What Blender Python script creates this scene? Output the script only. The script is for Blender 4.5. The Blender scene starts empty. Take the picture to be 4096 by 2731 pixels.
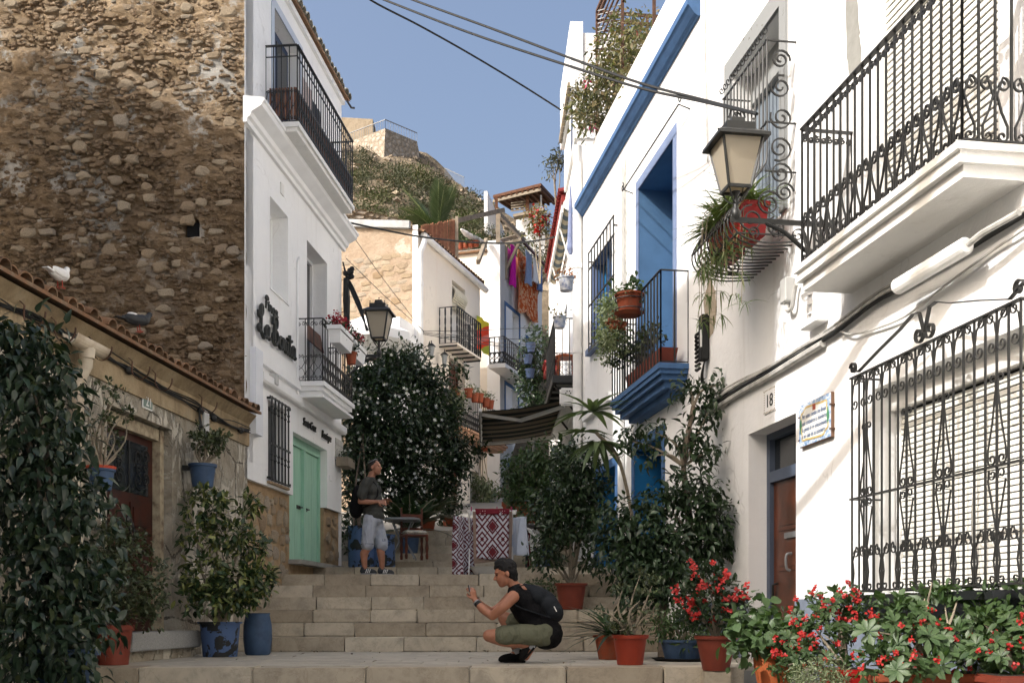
import bpy, bmesh, math, random
import numpy as np
from mathutils import Vector, Matrix, noise
R = math.radians
SC = bpy.context.scene
COL = SC.collection
rnd = random.Random(7)

# ------------------------------------------------------------------ camera, world, sun, exposure
F, CX, HY, CZ = 1075.0, 512.0, 615.0, 0.47      # focal length, centre column and horizon row of a 1024 px wide frame; eye height
cam = bpy.data.objects.new('camera', bpy.data.cameras.new('camera'))
COL.objects.link(cam)
cam.location = (0, 0, CZ)
cam.rotation_euler = (R(90), 0, 0)
cam.data.sensor_width = 36
cam.data.lens = F / 1024 * 36
cam.data.shift_y = (HY - 341.2) / 1024
cam.data.clip_end = 2000
cam.data.clip_start = 0.05
SC.camera = cam
SUN = Vector((-1.0, -0.6, 0.9)).normalized()     # towards the sun
w = bpy.data.worlds.new('World')
SC.world = w
w.use_nodes = True
nt = w.node_tree
bg = nt.nodes['Background']
sky = nt.nodes.new('ShaderNodeTexSky')
sky.sky_type = 'NISHITA'
sky.sun_disc = False
sky.sun_elevation = math.asin(SUN.z)
sky.sun_rotation = math.atan2(SUN.x, SUN.y)
sky.air_density = 1.0
sky.dust_density = 9.0
sky.ozone_density = 1.6
nt.links.new(sky.outputs[0], bg.inputs[0])
bg.inputs[1].default_value = 0.15
sl = bpy.data.lights.new('sun', 'SUN')
sl.energy = 2.2
sl.angle = R(0.53)
sl.color = (1.0, 0.99, 0.975)
so = bpy.data.objects.new('sun', sl)
COL.objects.link(so)
so.rotation_euler = (-SUN).to_track_quat('-Z', 'Y').to_euler()
SC.view_settings.view_transform = 'Standard'
SC.view_settings.look = 'None'
SC.view_settings.exposure = 0.84
SC.view_settings.gamma = 1.0
SC.view_settings.use_curve_mapping = False
SC.cycles.max_bounces = 9
SC.cycles.diffuse_bounces = 8
SC.cycles.transparent_max_bounces = 8

# ------------------------------------------------------------------ helpers
def P(px, py, Y):
    return Vector(((px - CX) * Y / F, Y, CZ + (HY - py) * Y / F))

class Frame:
    """a vertical wall: local x along it, y out of it into the street, z up"""
    def __init__(s, x, y, dx, dy):
        s.ang = math.atan2(dy, dx)
        s.o = Vector((x, y, 0))
        l = math.hypot(dx, dy)
        s.x = Vector((dx / l, dy / l, 0)); s.y = Vector((-dy / l, dx / l, 0))
    def hit(s, px, py, d=0.0):                     # pixel -> (along, height) on the plane d in front of the wall
        r = Vector(((px - CX) / F, 1.0, (HY - py) / F))
        t = (s.o.dot(s.y) + d - 0.0) / r.dot(s.y)
        p = r * t
        return (p - s.o).dot(s.x), CZ + p.z
    def a(s, px, d=0.0):
        return s.hit(px, 300, d)[0]
    def z(s, px, py, d=0.0):
        return s.hit(px, py, d)[1]
    def w(s, x, d, z):
        v = s.o + s.x * x + s.y * d
        return Vector((v.x, v.y, z))

FR = Frame(4.39, 0, -0.151, 1)           # right-hand houses, x runs away from the camera
FL = Frame(-5.17, 0, -0.1023, -1)        # left-hand houses, x runs towards the camera
FC = Frame(-11.35, 0, -0.333, -1)        # cream houses up the street

class MB:
    def __init__(s): s.v = []; s.f = []
    def add(s, v, f):
        n = len(s.v); s.v += [tuple(p) for p in v]; s.f += [tuple(i + n for i in q) for q in f]; return s
    def box(s, x0, x1, y0, y1, z0, z1):
        return s.add([(x0,y0,z0),(x1,y0,z0),(x1,y1,z0),(x0,y1,z0),(x0,y0,z1),(x1,y0,z1),(x1,y1,z1),(x0,y1,z1)],
                     [(0,3,2,1),(4,5,6,7),(0,1,5,4),(1,2,6,5),(2,3,7,6),(3,0,4,7)])
    def beam(s, a, b, w, h, up=(0,0,1)):           # rectangular bar from a to b
        a = Vector(a); b = Vector(b); t = (b - a).normalized(); u = Vector(up)
        sd = t.cross(u)
        if sd.length < 1e-4: sd = t.cross(Vector((1,0,0)))
        sd.normalize(); u = sd.cross(t).normalized()
        c = [(-w/2,-h/2),(w/2,-h/2),(w/2,h/2),(-w/2,h/2)]
        v = [a + sd*x + u*y for x, y in c] + [b + sd*x + u*y for x, y in c]
        return s.add(v, [(0,1,2,3),(7,6,5,4),(0,4,5,1),(1,5,6,2),(2,6,7,3),(3,7,4,0)])
    def tube(s, pts, r, n=6, cap=True):
        pts = [Vector(p) for p in pts]; m = len(pts)
        rr = r if isinstance(r, (list, tuple)) else [r] * m
        t0 = (pts[1] - pts[0]).normalized()
        u = t0.orthogonal().normalized(); rings = []
        for i in range(m):
            t = (pts[min(i+1, m-1)] - pts[max(i-1, 0)]).normalized()
            u = (u - t * u.dot(t))
            u = u.normalized() if u.length > 1e-6 else t.orthogonal().normalized()
            v = t.cross(u)
            rings.append([pts[i] + (u * math.cos(2*math.pi*k/n) + v * math.sin(2*math.pi*k/n)) * rr[i] for k in range(n)])
        V = [p for ring in rings for p in ring]; Fc = []
        for i in range(m - 1):
            for k in range(n):
                Fc.append((i*n+k, i*n+(k+1)%n, (i+1)*n+(k+1)%n, (i+1)*n+k))
        if cap: Fc += [tuple(range(n-1, -1, -1)), tuple((m-1)*n + k for k in range(n))]
        return s.add(V, Fc)
    def ribbon(s, pts, w, h, up=(0,1,0)):          # flat bar along a polyline, width w along 'up', thickness h
        pts = [Vector(p) for p in pts]; m = len(pts); u = Vector(up).normalized(); V = []; Fc = []
        for i in range(m):
            t = (pts[min(i+1, m-1)] - pts[max(i-1, 0)]).normalized()
            nn = t.cross(u)
            if nn.length < 1e-5: nn = t.orthogonal()
            nn.normalize()
            for x, y in ((-w/2,-h/2),(w/2,-h/2),(w/2,h/2),(-w/2,h/2)):
                V.append(pts[i] + u*x + nn*y)
        for i in range(m-1):
            for k in range(4):
                Fc.append((i*4+k, i*4+(k+1)%4, (i+1)*4+(k+1)%4, (i+1)*4+k))
        Fc += [(3,2,1,0), tuple((m-1)*4+k for k in range(4))]
        return s.add(V, Fc)
    def lathe(s, prof, n=20, c=(0,0,0), sq=None):
        V = []; Fc = []; m = len(prof)
        for r, z in prof:
            for k in range(n):
                a = 2*math.pi*k/n; cx, cy = math.cos(a), math.sin(a)
                if sq:                                  # superellipse: rounded square section
                    e = 2.0/sq; cx = math.copysign(abs(cx)**e, cx); cy = math.copysign(abs(cy)**e, cy)
                V.append((c[0]+r*cx, c[1]+r*cy, c[2]+z))
        for i in range(m-1):
            for k in range(n):
                Fc.append((i*n+k, i*n+(k+1)%n, (i+1)*n+(k+1)%n, (i+1)*n+k))
        Fc += [tuple(range(n-1,-1,-1)), tuple((m-1)*n+k for k in range(n))]
        return s.add(V, Fc)
    def ell(s, c, rx, ry, rz, nu=12, nv=8, rot=None):
        V = []; Fc = []; c = Vector(c)
        for j in range(nv+1):
            th = math.pi*j/nv
            for k in range(nu):
                a = 2*math.pi*k/nu
                p = Vector((rx*math.sin(th)*math.cos(a), ry*math.sin(th)*math.sin(a), rz*math.cos(th)))
                if rot: p = rot @ p
                V.append(c + p)
        for j in range(nv):
            for k in range(nu):
                Fc.append((j*nu+k, (j+1)*nu+k, (j+1)*nu+(k+1)%nu, j*nu+(k+1)%nu))
        return s.add(V, Fc)
    def prism(s, poly, y0, y1):                     # polygon in x,z pushed from y0 to y1
        n = len(poly)
        V = [(x, y0, z) for x, z in poly] + [(x, y1, z) for x, z in poly]
        Fc = [tuple(range(n)), tuple(range(2*n-1, n-1, -1))] + [(i+n, (i+1)%n+n, (i+1)%n, i) for i in range(n)]
        return s.add(V, Fc)
    def sweep(s, prof, x0, x1, closed=True):        # profile in y,z pushed along x
        n = len(prof)
        V = [(x0, y, z) for y, z in prof] + [(x1, y, z) for y, z in prof]
        Fc = [(i, (i+1)%n, (i+1)%n+n, i+n) for i in range(n)] + [tuple(range(n-1,-1,-1)), tuple(range(n, 2*n))]
        return s.add(V, Fc)
    def slab3(s, steps, x0, x1):
        """moulded balcony slab: steps = [(overhang, z0, z1), ...]; runs round three sides"""
        for d, z0, z1, e in steps: s.box(x0 - e, x1 + e, -0.02, d, z0, z1)
        return s
    def build(s, name, mat, parent=None, smooth=False, **tags):
        me = bpy.data.meshes.new(name)
        me.from_pydata(s.v, [], s.f); me.update()
        bm = bmesh.new(); bm.from_mesh(me); bmesh.ops.recalc_face_normals(bm, faces=bm.faces); bm.to_mesh(me); bm.free()
        return link(name, me, mat, parent, smooth, **tags)

def link(name, me, mat, parent=None, smooth=False, loc=None, rot=None, scale=None, **tags):
    if mat is not None and not me.materials: me.materials.append(mat)
    if smooth:
        me.polygons.foreach_set('use_smooth', [True] * len(me.polygons))
        me.set_sharp_from_angle(angle=R(42))
    o = bpy.data.objects.new(name, me); COL.objects.link(o)
    if parent: o.parent = parent
    if loc is not None: o.location = loc
    if rot is not None: o.rotation_euler = rot
    if scale is not None: o.scale = scale if hasattr(scale, '__len__') else (scale,)*3
    for k, v in tags.items():
        if v is not None: o[k] = v
    return o

def thing(name, label, cat, loc=(0,0,0), rz=0.0, group=None, kind=None, parent=None):
    o = bpy.data.objects.new(name, None); COL.objects.link(o)
    o.empty_display_size = 0.1
    o.location = loc; o.rotation_euler = (0, 0, rz)
    if parent: o.parent = parent
    if label: o['label'] = label
    if cat: o['category'] = cat
    if group: o['group'] = group
    if kind: o['kind'] = kind
    return o

def wthing(fr, x, z, name, label, cat, d=0.0, **k):  # a thing on a wall; its children use x along, y out, z up from that point
    return thing(name, label, cat, fr.w(x, d, z), fr.ang, **k)

def copy_tree(o, parent=None):
    c = o.copy(); COL.objects.link(c); c.parent = parent
    for ch in list(o.children): copy_tree(ch, c)
    return c

def bevmesh(name, dx, dy, dz, b=0.008, seg=1, jit=0.0, rs=None):
    bm = bmesh.new(); bmesh.ops.create_cube(bm, size=1)
    for v in bm.verts:
        v.co = Vector((v.co.x*dx, v.co.y*dy, v.co.z*dz))
        if jit: v.co += Vector(((rs or rnd).uniform(-jit, jit), (rs or rnd).uniform(-jit, jit), (rs or rnd).uniform(-jit, jit)))
    bmesh.ops.bevel(bm, geom=bm.edges[:], offset=b, segments=seg, affect='EDGES')
    me = bpy.data.meshes.new(name); bm.to_mesh(me); bm.free(); return me

def wall_with_holes(mb, x0, x1, z0, z1, holes, y=0.0, top=None):
    """front face of a wall with rectangular openings (x0,x1,z0,z1,depth) and their reveals"""
    xs = sorted(set([x0, x1] + [h[i] for h in holes for i in (0, 1)]))
    zs = sorted(set([z0, z1] + [h[i] for h in holes for i in (2, 3)]))
    xs = [x for x in xs if x0 <= x <= x1]; zs = [z for z in zs if z0 <= z <= z1]
    for i in range(len(xs)-1):
        for j in range(len(zs)-1):
            cx, cz = (xs[i]+xs[i+1])/2, (zs[j]+zs[j+1])/2
            if any(h[0] < cx < h[1] and h[2] < cz < h[3] for h in holes): continue
            mb.add([(xs[i],y,zs[j]),(xs[i+1],y,zs[j]),(xs[i+1],y,zs[j+1]),(xs[i],y,zs[j+1])], [(0,1,2,3)])
    for h in holes:
        a, b, c, d, e = h[:5]; skip = h[5] if len(h) > 5 else ''
        mb.add([(a,y,c),(b,y,c),(b,y,d),(a,y,d),(a,y-e,c),(b,y-e,c),(b,y-e,d),(a,y-e,d)],
               [f for k, f in (('b', (0,4,5,1)), ('r', (1,5,6,2)), ('t', (2,6,7,3)), ('l', (3,7,4,0))) if k not in skip])
    return mb

def build_open(mb, name, mat, parent=None, **k):   # as MB.build but keeps face winding (open sheets)
    me = bpy.data.meshes.new(name); me.from_pydata(mb.v, [], mb.f); me.update()
    return link(name, me, mat, parent, **k)

def spiral(cx, cz, r0, r1, a0, turns, n=18, y=0.0):
    return [(cx + (r0+(r1-r0)*i/n)*math.cos(a0+2*math.pi*turns*i/n), y, cz + (r0+(r1-r0)*i/n)*math.sin(a0+2*math.pi*turns*i/n)) for i in range(n+1)]

def bez(p, n=10):
    p = [Vector(q) for q in p]; out = []
    for i in range(n+1):
        t = i/n; q = [v.copy() for v in p]
        while len(q) > 1: q = [q[k]*(1-t)+q[k+1]*t for k in range(len(q)-1)]
        out.append(q[0])
    return out

def cat(pts, n=6):                                  # Catmull-Rom through points
    pts = [Vector(p) for p in pts]; out = []
    q = [pts[0]*2-pts[1]] + pts + [pts[-1]*2-pts[-2]]
    for i in range(1, len(q)-2):
        a, b, c, d = q[i-1], q[i], q[i+1], q[i+2]
        for k in range(n):
            t = k/n
            out.append(0.5*((2*b)+(c-a)*t+(2*a-5*b+4*c-d)*t*t+(3*b-a-3*c+d)*t**3))
    out.append(pts[-1]); return out

# ------------------------------------------------------------------ materials
MATS = {}
def hexc(h):
    h = h.lstrip('#'); c = [int(h[i:i+2], 16)/255 for i in (0,2,4)]
    return tuple(((v+0.055)/1.055)**2.4 if v > 0.04045 else v/12.92 for v in c)

class NT:
    def __init__(s, name):
        s.m = bpy.data.materials.new(name); s.m.use_nodes = True; s.t = s.m.node_tree
        s.b = s.t.nodes['Principled BSDF']; s.out = s.t.nodes['Material Output']
        s._tc = None
    def n(s, typ, **k):
        o = s.t.nodes.new('ShaderNode'+typ)
        for a, b in k.items(): setattr(o, a, b)
        return o
    def l(s, a, b): s.t.links.new(a, b)
    def co(s, which='Object', scale=None):
        if s._tc is None: s._tc = s.n('TexCoord')
        o = s._tc.outputs[which]
        if scale is not None:
            m = s.n('Mapping'); m.inputs['Scale'].default_value = scale; s.l(o, m.inputs[0]); return m.outputs[0]
        return o
    def noise(s, scale, detail=4, rough=0.6, co=None, dist=0.0):
        o = s.n('TexNoise'); o.inputs['Scale'].default_value = scale; o.inputs['Detail'].default_value = detail
        o.inputs['Roughness'].default_value = rough; o.inputs['Distortion'].default_value = dist
        s.l(co if co is not None else s.co(), o.inputs['Vector']); return o.outputs[0]
    def vor(s, scale, co=None, feature='F1', out=0, rand=1.0):
        o = s.n('TexVoronoi', feature=feature); o.inputs['Scale'].default_value = scale
        o.inputs['Randomness'].default_value = rand
        s.l(co if co is not None else s.co(), o.inputs['Vector']); return o.outputs[out]
    def ramp(s, fac, stops, interp='LINEAR'):
        o = s.n('ValToRGB'); e = o.color_ramp; e.interpolation = interp
        while len(e.elements) < len(stops): e.elements.new(0.5)
        for i, (p, c) in enumerate(stops):
            e.elements[i].position = p
            c = c if hasattr(c, '__len__') else (c, c, c)
            e.elements[i].color = (*c, 1)
        s.l(fac, o.inputs[0]); return o.outputs[0]
    def mix(s, fac, a, b, mode='MIX'):
        o = s.n('Mix', data_type='RGBA', blend_type=mode)
        for sock, v in ((o.inputs[0], fac), (o.inputs[6], a), (o.inputs[7], b)):
            if hasattr(v, 'is_linked') or hasattr(v, 'links'): s.l(v, sock)
            elif hasattr(v, '__len__'): sock.default_value = (*v[:3], 1)
            else: sock.default_value = v
        return o.outputs[2]
    def math(s, op, a, b=None):
        o = s.n('Math', operation=op)
        for sock, v in ((o.inputs[0], a), (o.inputs[1], b)):
            if v is None: continue
            if hasattr(v, 'links'): s.l(v, sock)
            else: sock.default_value = v
        return o.outputs[0]
    def bump(s, h, strength=0.3, dist=0.02):
        o = s.n('Bump'); o.inputs['Strength'].default_value = strength; o.inputs['Distance'].default_value = dist
        s.l(h, o.inputs['Height']); s.l(o.outputs[0], s.b.inputs['Normal']); return o
    def done(s, col, rough=0.8, spec=0.3, metal=0.0):
        for k, v in (('Base Color', col), ('Roughness', rough), ('Metallic', metal), ('Specular IOR Level', spec)):
            sock = s.b.inputs[k]
            if hasattr(v, 'links'): s.l(v, sock)
            elif hasattr(v, '__len__'): sock.default_value = (*v[:3], 1)
            else: sock.default_value = v
        MATS[s.m.name] = s.m; return s.m

def plain(name, col, rough=0.6, var=0.25, scale=9.0, bump=0.15, bscale=60.0, bdist=0.004, metal=0.0, spec=0.35, objvar=0.0, tint=None):
    """a colour that is never quite even: broad noise, fine relief, some difference from copy to copy"""
    s = NT(name); col = hexc(col) if isinstance(col, str) else col
    dark = tuple(c*(1-var) for c in col) if tint is None else (hexc(tint) if isinstance(tint, str) else tint)
    lite = tuple(min(1, c*(1+var*0.5)) for c in col)
    c = s.ramp(s.noise(scale, 5), [(0.3, dark), (0.55, col), (0.75, lite)])
    if objvar:
        oi = s.n('ObjectInfo'); g = s.n('NewGeometry')
        r = s.math('FRACT', s.math('ADD', oi.outputs['Random'], g.outputs['Random Per Island']))
        v = s.ramp(r, [(0, 1-objvar), (1, 1+objvar*0.6)])
        c = s.mix(1.0, c, v, 'MULTIPLY')
    if bump: s.bump(s.noise(bscale, 4), bump, bdist)
    return s.done(c, rough, spec, metal)
# ------------------------------------------------------------------ more builders
def remesh(mb, name, voxel, smooth_it=6, smooth_f=0.5):
    """union of overlapping pieces -> one continuous skin"""
    me = bpy.data.meshes.new(name); me.from_pydata(mb.v, [], mb.f)
    bm = bmesh.new(); bm.from_mesh(me); bmesh.ops.recalc_face_normals(bm, faces=bm.faces); bm.to_mesh(me); bm.free()
    o = bpy.data.objects.new(name, me); COL.objects.link(o)
    m = o.modifiers.new('r', 'REMESH'); m.mode = 'VOXEL'; m.voxel_size = voxel
    if smooth_it:
        k = o.modifiers.new('s', 'SMOOTH'); k.iterations = smooth_it; k.factor = smooth_f
    dg = bpy.context.evaluated_depsgraph_get()
    out = bpy.data.meshes.new_from_object(o.evaluated_get(dg))
    bpy.data.objects.remove(o); out.name = name
    return out

def limb(mb, pts, rad, n=10, k=5):
    """tapered limb: rounded tube through joints, with a ball at each end"""
    p = cat(pts, k); rr = []
    m = len(pts)
    for i in range(len(p)):
        t = i/k; a = min(int(t), m-2); f = t - a
        rr.append(rad[a]*(1-f) + rad[a+1]*f)
    mb.tube(p, rr, n)
    mb.ell(pts[0], rad[0], rad[0], rad[0], n, 6); mb.ell(pts[-1], rad[-1], rad[-1], rad[-1], n, 6)

def text(body, name, mat, parent, loc, rot, size, extrude=0.004, align='LEFT', shear=0.0, sx=1.0, joined=False):
    """lettering as real meshes, one per character unless joined"""
    def mesh(t):
        cu = bpy.data.curves.new(name, 'FONT'); cu.body = t; cu.size = size; cu.extrude = extrude; cu.shear = shear; cu.resolution_u = 3
        o = bpy.data.objects.new(name, cu); COL.objects.link(o)
        me = bpy.data.meshes.new_from_object(o.evaluated_get(bpy.context.evaluated_depsgraph_get()))
        bpy.data.objects.remove(o); return me
    def xmax(me): return max([v.co.x for v in me.vertices], default=0.0)
    full = mesh(body); wd = xmax(full); off = {'LEFT': 0.0, 'CENTER': -wd/2}[align]
    rm = Matrix.Rotation(rot[2], 3, 'Z') @ Matrix.Rotation(rot[1], 3, 'Y') @ Matrix.Rotation(rot[0], 3, 'X')
    if joined: return link(name, full, mat, parent, loc=Vector(loc) + rm @ Vector((off*sx, 0, 0)), rot=rot, scale=(sx, 1, 1))
    for i, ch in enumerate(body):
        if ch == ' ': continue
        me = mesh(ch); x = xmax(mesh(body[:i+1])) - xmax(me)
        link(name, me, mat, parent, loc=Vector(loc) + rm @ Vector(((off+x)*sx, 0, 0)), rot=rot, scale=(sx, 1, 1))

def cscroll(x0, z0, x1, z1, r, turns=1.15, bow=0.0, n=14, side=1):
    """path: curl at (x0,z0), run, curl at (x1,z1), curls turning to the same side"""
    d = math.atan2(z1-z0, x1-x0); s = side
    a = spiral(x0, z0, r*0.18, r, d + math.pi - s*math.pi*0.5 - s*2*math.pi*turns, s*turns, n)
    b = spiral(x1, z1, r, r*0.18, d - s*math.pi*0.5, s*turns, n)
    if bow:
        p, q = Vector(a[-1]), Vector(b[0]); nx = Vector((-(q-p).z, 0, (q-p).x)).normalized()
        mid = [tuple(p*(1-t)+q*t - nx*(s*bow*4*t*(1-t))) for t in (0.2, 0.4, 0.6, 0.8)]
        return a + mid + b
    return a + b

def railing(par, x0, x1, d, z0, z1, mat, pitch=0.12, top=0.14, bot=0.4, bar=0.012, mid_rail=None, rail_w=0.03, ends=(True, True), span=1, scroll='heart', thin=0.006, rib=0.014, twist=False):
    """iron balcony front at y=d with returns to the wall; every bar and scroll is a piece"""
    H = z1 - z0
    b = MB()
    if twist:
        n = 16; pts = []
        for i in range(n+1):
            z = H*i/n; pts.append((0, 0, z))
        b.tube(pts, [bar*(0.55 if (i % 4 == 0) else 0.95) for i in range(n+1)], 5)
    else: b.box(-bar/2, bar/2, -bar/2, bar/2, 0, H)
    tmp = b.build('bar', mat, par); bme = tmp.data; bpy.data.objects.remove(tmp)
    def unit(kind, p, h):
        u = MB()
        if kind == 'top':
            for s in (-1, 1):
                u.ribbon([(x, 0, z) for x, _, z in spiral(s*p*0.25, h*0.52, p*0.05, p*0.22, 0, 1.3*s, 16)] + [(s*p*0.47, 0, h*0.75), (s*p*0.49, 0, h)], rib, thin)
        elif kind == 'lyre':
            for s in (-1, 1):
                top_c = [(x, 0, z) for x, _, z in spiral(s*p*0.26, h*0.86, p*0.05, p*0.21, math.pi if s > 0 else 0, -1.25*s, 16)]
                u.ribbon(top_c + [(s*p*0.44, 0, h*0.7), (s*p*0.3, 0, h*0.45), (s*p*0.12, 0, h*0.25)] +
                         [(x, 0, z) for x, _, z in spiral(s*p*0.28, h*0.10, p*0.17, p*0.05, math.pi*0.9 if s > 0 else math.pi*0.1, 1.1*s, 12)], rib, thin)
        elif kind == 'heart':
            for s in (-1, 1):
                u.ribbon([(x, 0, z) for x, _, z in spiral(s*p*0.26, h*0.82, p*0.05, p*0.22, math.pi if s > 0 else 0, -1.2*s, 16)] +
                         [(s*p*0.40, 0, h*0.6), (s*p*0.2, 0, h*0.5), (s*p*0.04, 0, h*0.42)], rib, thin)
                u.ribbon([(x, 0, z) for x, _, z in spiral(s*p*0.26, h*0.12, p*0.05, p*0.2, math.pi if s > 0 else 0, 1.2*s, 14)] +
                         [(s*p*0.42, 0, h*0.25), (s*p*0.3, 0, h*0.36), (s*p*0.04, 0, h*0.44)], rib, thin)
        me = bpy.data.meshes.new('scroll'); me.from_pydata(u.v, [], u.f); return me
    def run(ax, ay, bx, by):
        L = math.hypot(bx-ax, by-ay); n = max(1, round(L/pitch)); p = L/n; rz = math.atan2(by-ay, bx-ax)
        ut = unit('top', p*2 if top < 0 else p, abs(top)) if top else None
        ub = unit(scroll, p*span, bot) if bot else None
        for i in range(n+1):
            f = i/n; x, y = ax+(bx-ax)*f, ay+(by-ay)*f
            link('bar', bme, mat, par, loc=(x, y, z0))
            if i < n:
                x, y = ax+(bx-ax)*(i+0.5)/n, ay+(by-ay)*(i+0.5)/n
                if ut: link('scroll', ut, mat, par, loc=(x, y, z1-abs(top)), rot=(0, 0, rz))
                if ub and span == 1: link('scroll', ub, mat, par, loc=(x, y, z0), rot=(0, 0, rz))
            if ub and span == 2 and i % 2 == 1 and i < n: link('scroll', ub, mat, par, loc=(ax+(bx-ax)*i/n, ay+(by-ay)*i/n, z0), rot=(0, 0, rz))
        for z, w_, h_ in ((z1, rail_w, 0.014), (z0+0.012, 0.02, 0.012)) + (((mid_rail, 0.018, 0.010),) if mid_rail else ()):
            MB().beam((ax, ay, z), (bx, by, z), w_, h_).build('rail', mat, par)
    run(x0, d, x1, d)
    if ends[0]: run(x0, 0, x0, d)
    if ends[1]: run(x1, 0, x1, d)

# --- foliage ---------------------------------------------------------------
def m_leaf(name, cols, rough=0.45, trans=0.25, spec=0.4, vein=False):
    s = NT(name); g = s.n('NewGeometry'); oi = s.n('ObjectInfo')
    r = s.math('FRACT', s.math('ADD', g.outputs['Random Per Island'], oi.outputs['Random']))
    c = s.ramp(r, [(i/(len(cols)-1), k) for i, k in enumerate(cols)])
    s.done(c, rough, spec)
    tr = s.n('BsdfTranslucent'); s.l(s.mix(1.0, c, (1.2, 1.35, 0.6), 'MULTIPLY'), tr.inputs[0])
    mx = s.n('MixShader'); mx.inputs[0].default_value = trans
    s.l(s.b.outputs[0], mx.inputs[1]); s.l(tr.outputs[0], mx.inputs[2]); s.l(mx.outputs[0], s.out.inputs[0])
    return s.m
ML_FICUS = m_leaf('ficus leaf', [(0.013,0.025,0.015), (0.020,0.038,0.020), (0.026,0.048,0.024), (0.016,0.030,0.018), (0.05,0.065,0.022)], 0.3, 0.15)
ML_DARK = m_leaf('dark glossy leaf', [(0.014,0.030,0.013), (0.024,0.046,0.018), (0.035,0.064,0.024)], 0.35, 0.15)
ML_MID = m_leaf('green leaf', [(0.030,0.060,0.021), (0.049,0.086,0.030), (0.064,0.105,0.034), (0.038,0.071,0.022)], 0.45)
ML_BRIGHT = m_leaf('fresh green leaf', [(0.055,0.098,0.034), (0.073,0.122,0.046), (0.046,0.086,0.031), (0.086,0.134,0.055)], 0.45)
ML_JADE = m_leaf('jade leaf', [(0.048,0.068,0.028), (0.072,0.092,0.040), (0.040,0.056,0.024), (0.088,0.096,0.048)], 0.4, 0.08)
ML_VARI = m_leaf('variegated leaf', [(0.022,0.044,0.016), (0.032,0.060,0.021), (0.040,0.072,0.024), (0.272,0.288,0.088), (0.028,0.052,0.019)], 0.35, 0.15)
ML_DRY = m_leaf('grey-green scrub leaf', [(0.070,0.080,0.052), (0.105,0.112,0.075), (0.08,0.09,0.056), (0.13,0.125,0.088)], 0.8, 0.1, 0.1)
ML_SPID = m_leaf('spider plant leaf', [(0.096,0.144,0.048), (0.160,0.208,0.088), (0.072,0.112,0.040), (0.208,0.216,0.104)], 0.5)
ML_PALM = m_leaf('palm leaflet', [(0.056,0.086,0.034), (0.075,0.112,0.045), (0.098,0.135,0.060)], 0.45, 0.15)
ML_BOUG = m_leaf('faded bougainvillea leaf', [(0.120,0.128,0.060), (0.150,0.150,0.075), (0.225,0.165,0.090), (0.098,0.120,0.053), (0.270,0.210,0.135)], 0.7)
ML_PALE = m_leaf('pale succulent leaf', [(0.165,0.203,0.112), (0.225,0.255,0.150), (0.120,0.150,0.075)], 0.55)
ML_RED = m_leaf('red petal', [(0.36,0.018,0.016), (0.46,0.028,0.022), (0.30,0.012,0.012)], 0.5, 0.2)
ML_MAG = m_leaf('magenta petal', [(0.55,0.03,0.16), (0.62,0.06,0.22)], 0.5, 0.2)
ML_WHT = m_leaf('white petal', [(0.78,0.78,0.74), (0.72,0.73,0.70)], 0.6, 0.2)

def leaf_tpl(l=1.0, w=0.45, bend=0.25, fold=0.12, shape='oval', n=3):
    """one leaf: base at origin, pointing +x, face up; two strips folded along the midrib"""
    prof = {'oval': [0.0, 0.8, 1.0, 0.75, 0.0], 'tip': [0.0, 0.9, 0.85, 0.45, 0.0], 'spoon': [0.05, 0.4, 0.85, 1.0, 0.0], 'blade': [0.5, 1.0, 0.9, 0.55, 0.0], 'petal': [0.2, 0.9, 1.0, 0.8, 0.3]}[shape]
    V = []; Fc = []; m = len(prof)
    for i, p in enumerate(prof):
        t = i/(m-1); x = l*t; z = -bend*l*t*t
        V += [(x, -w*0.5*p, z + fold*w*p), (x, 0, z), (x, w*0.5*p, z + fold*w*p)]
    for i in range(m-1):
        a = i*3
        Fc += [(a, a+1, a+4, a+3), (a+1, a+2, a+5, a+4)]
    return np.array(V), Fc

def scatter(name, tpl, pos, dirs, ups, size, mat, parent=None, **tags):
    """numpy copy of a leaf template to many places -> one mesh"""
    V, Fc = tpl; n = len(pos)
    X = dirs / np.linalg.norm(dirs, axis=1, keepdims=True)
    Y = np.cross(ups, X); ln = np.linalg.norm(Y, axis=1, keepdims=True); ln[ln < 1e-6] = 1; Y /= ln
    Z = np.cross(X, Y)
    M = np.stack([X, Y, Z], axis=2) * size[:, None, None]
    W = np.einsum('nij,kj->nki', M, V) + pos[:, None, :]
    k = len(V)
    quads = np.array(Fc); f = (quads[None] + (np.arange(n)*k)[:, None, None]).reshape(-1, 4)
    me = bpy.data.meshes.new(name)
    me.vertices.add(n*k); me.vertices.foreach_set('co', W.reshape(-1).astype(np.float32))
    me.loops.add(len(f)*4); me.loops.foreach_set('vertex_index', f.reshape(-1).astype(np.int32))
    me.polygons.add(len(f)); me.polygons.foreach_set('loop_start', (np.arange(len(f))*4).astype(np.int32))
    me.polygons.foreach_set('loop_total', np.full(len(f), 4, np.int32))
    me.update(calc_edges=True)
    me.polygons.foreach_set('use_smooth', [True]*len(f))
    return link(name, me, mat, parent, **tags)

def lobes_points(lobes, n, rs, shell=0.55):
    """random points in a cluster of ellipsoids, thicker towards their skins"""
    vol = np.array([l[1]*l[2]*l[3] for l in lobes])**0.8; vol /= vol.sum()
    idx = rs.choice(len(lobes), n, p=vol)
    d = rs.normal(size=(n, 3)); d /= np.linalg.norm(d, axis=1, keepdims=True)
    r = (shell + (1-shell)*rs.random(n)**0.6) * (0.82 + 0.3*rs.random(n))
    c = np.array([l[0] for l in lobes])[idx]; rad = np.array([[l[1], l[2], l[3]] for l in lobes])[idx]
    return c + d*rad*r[:, None], d, idx

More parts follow.
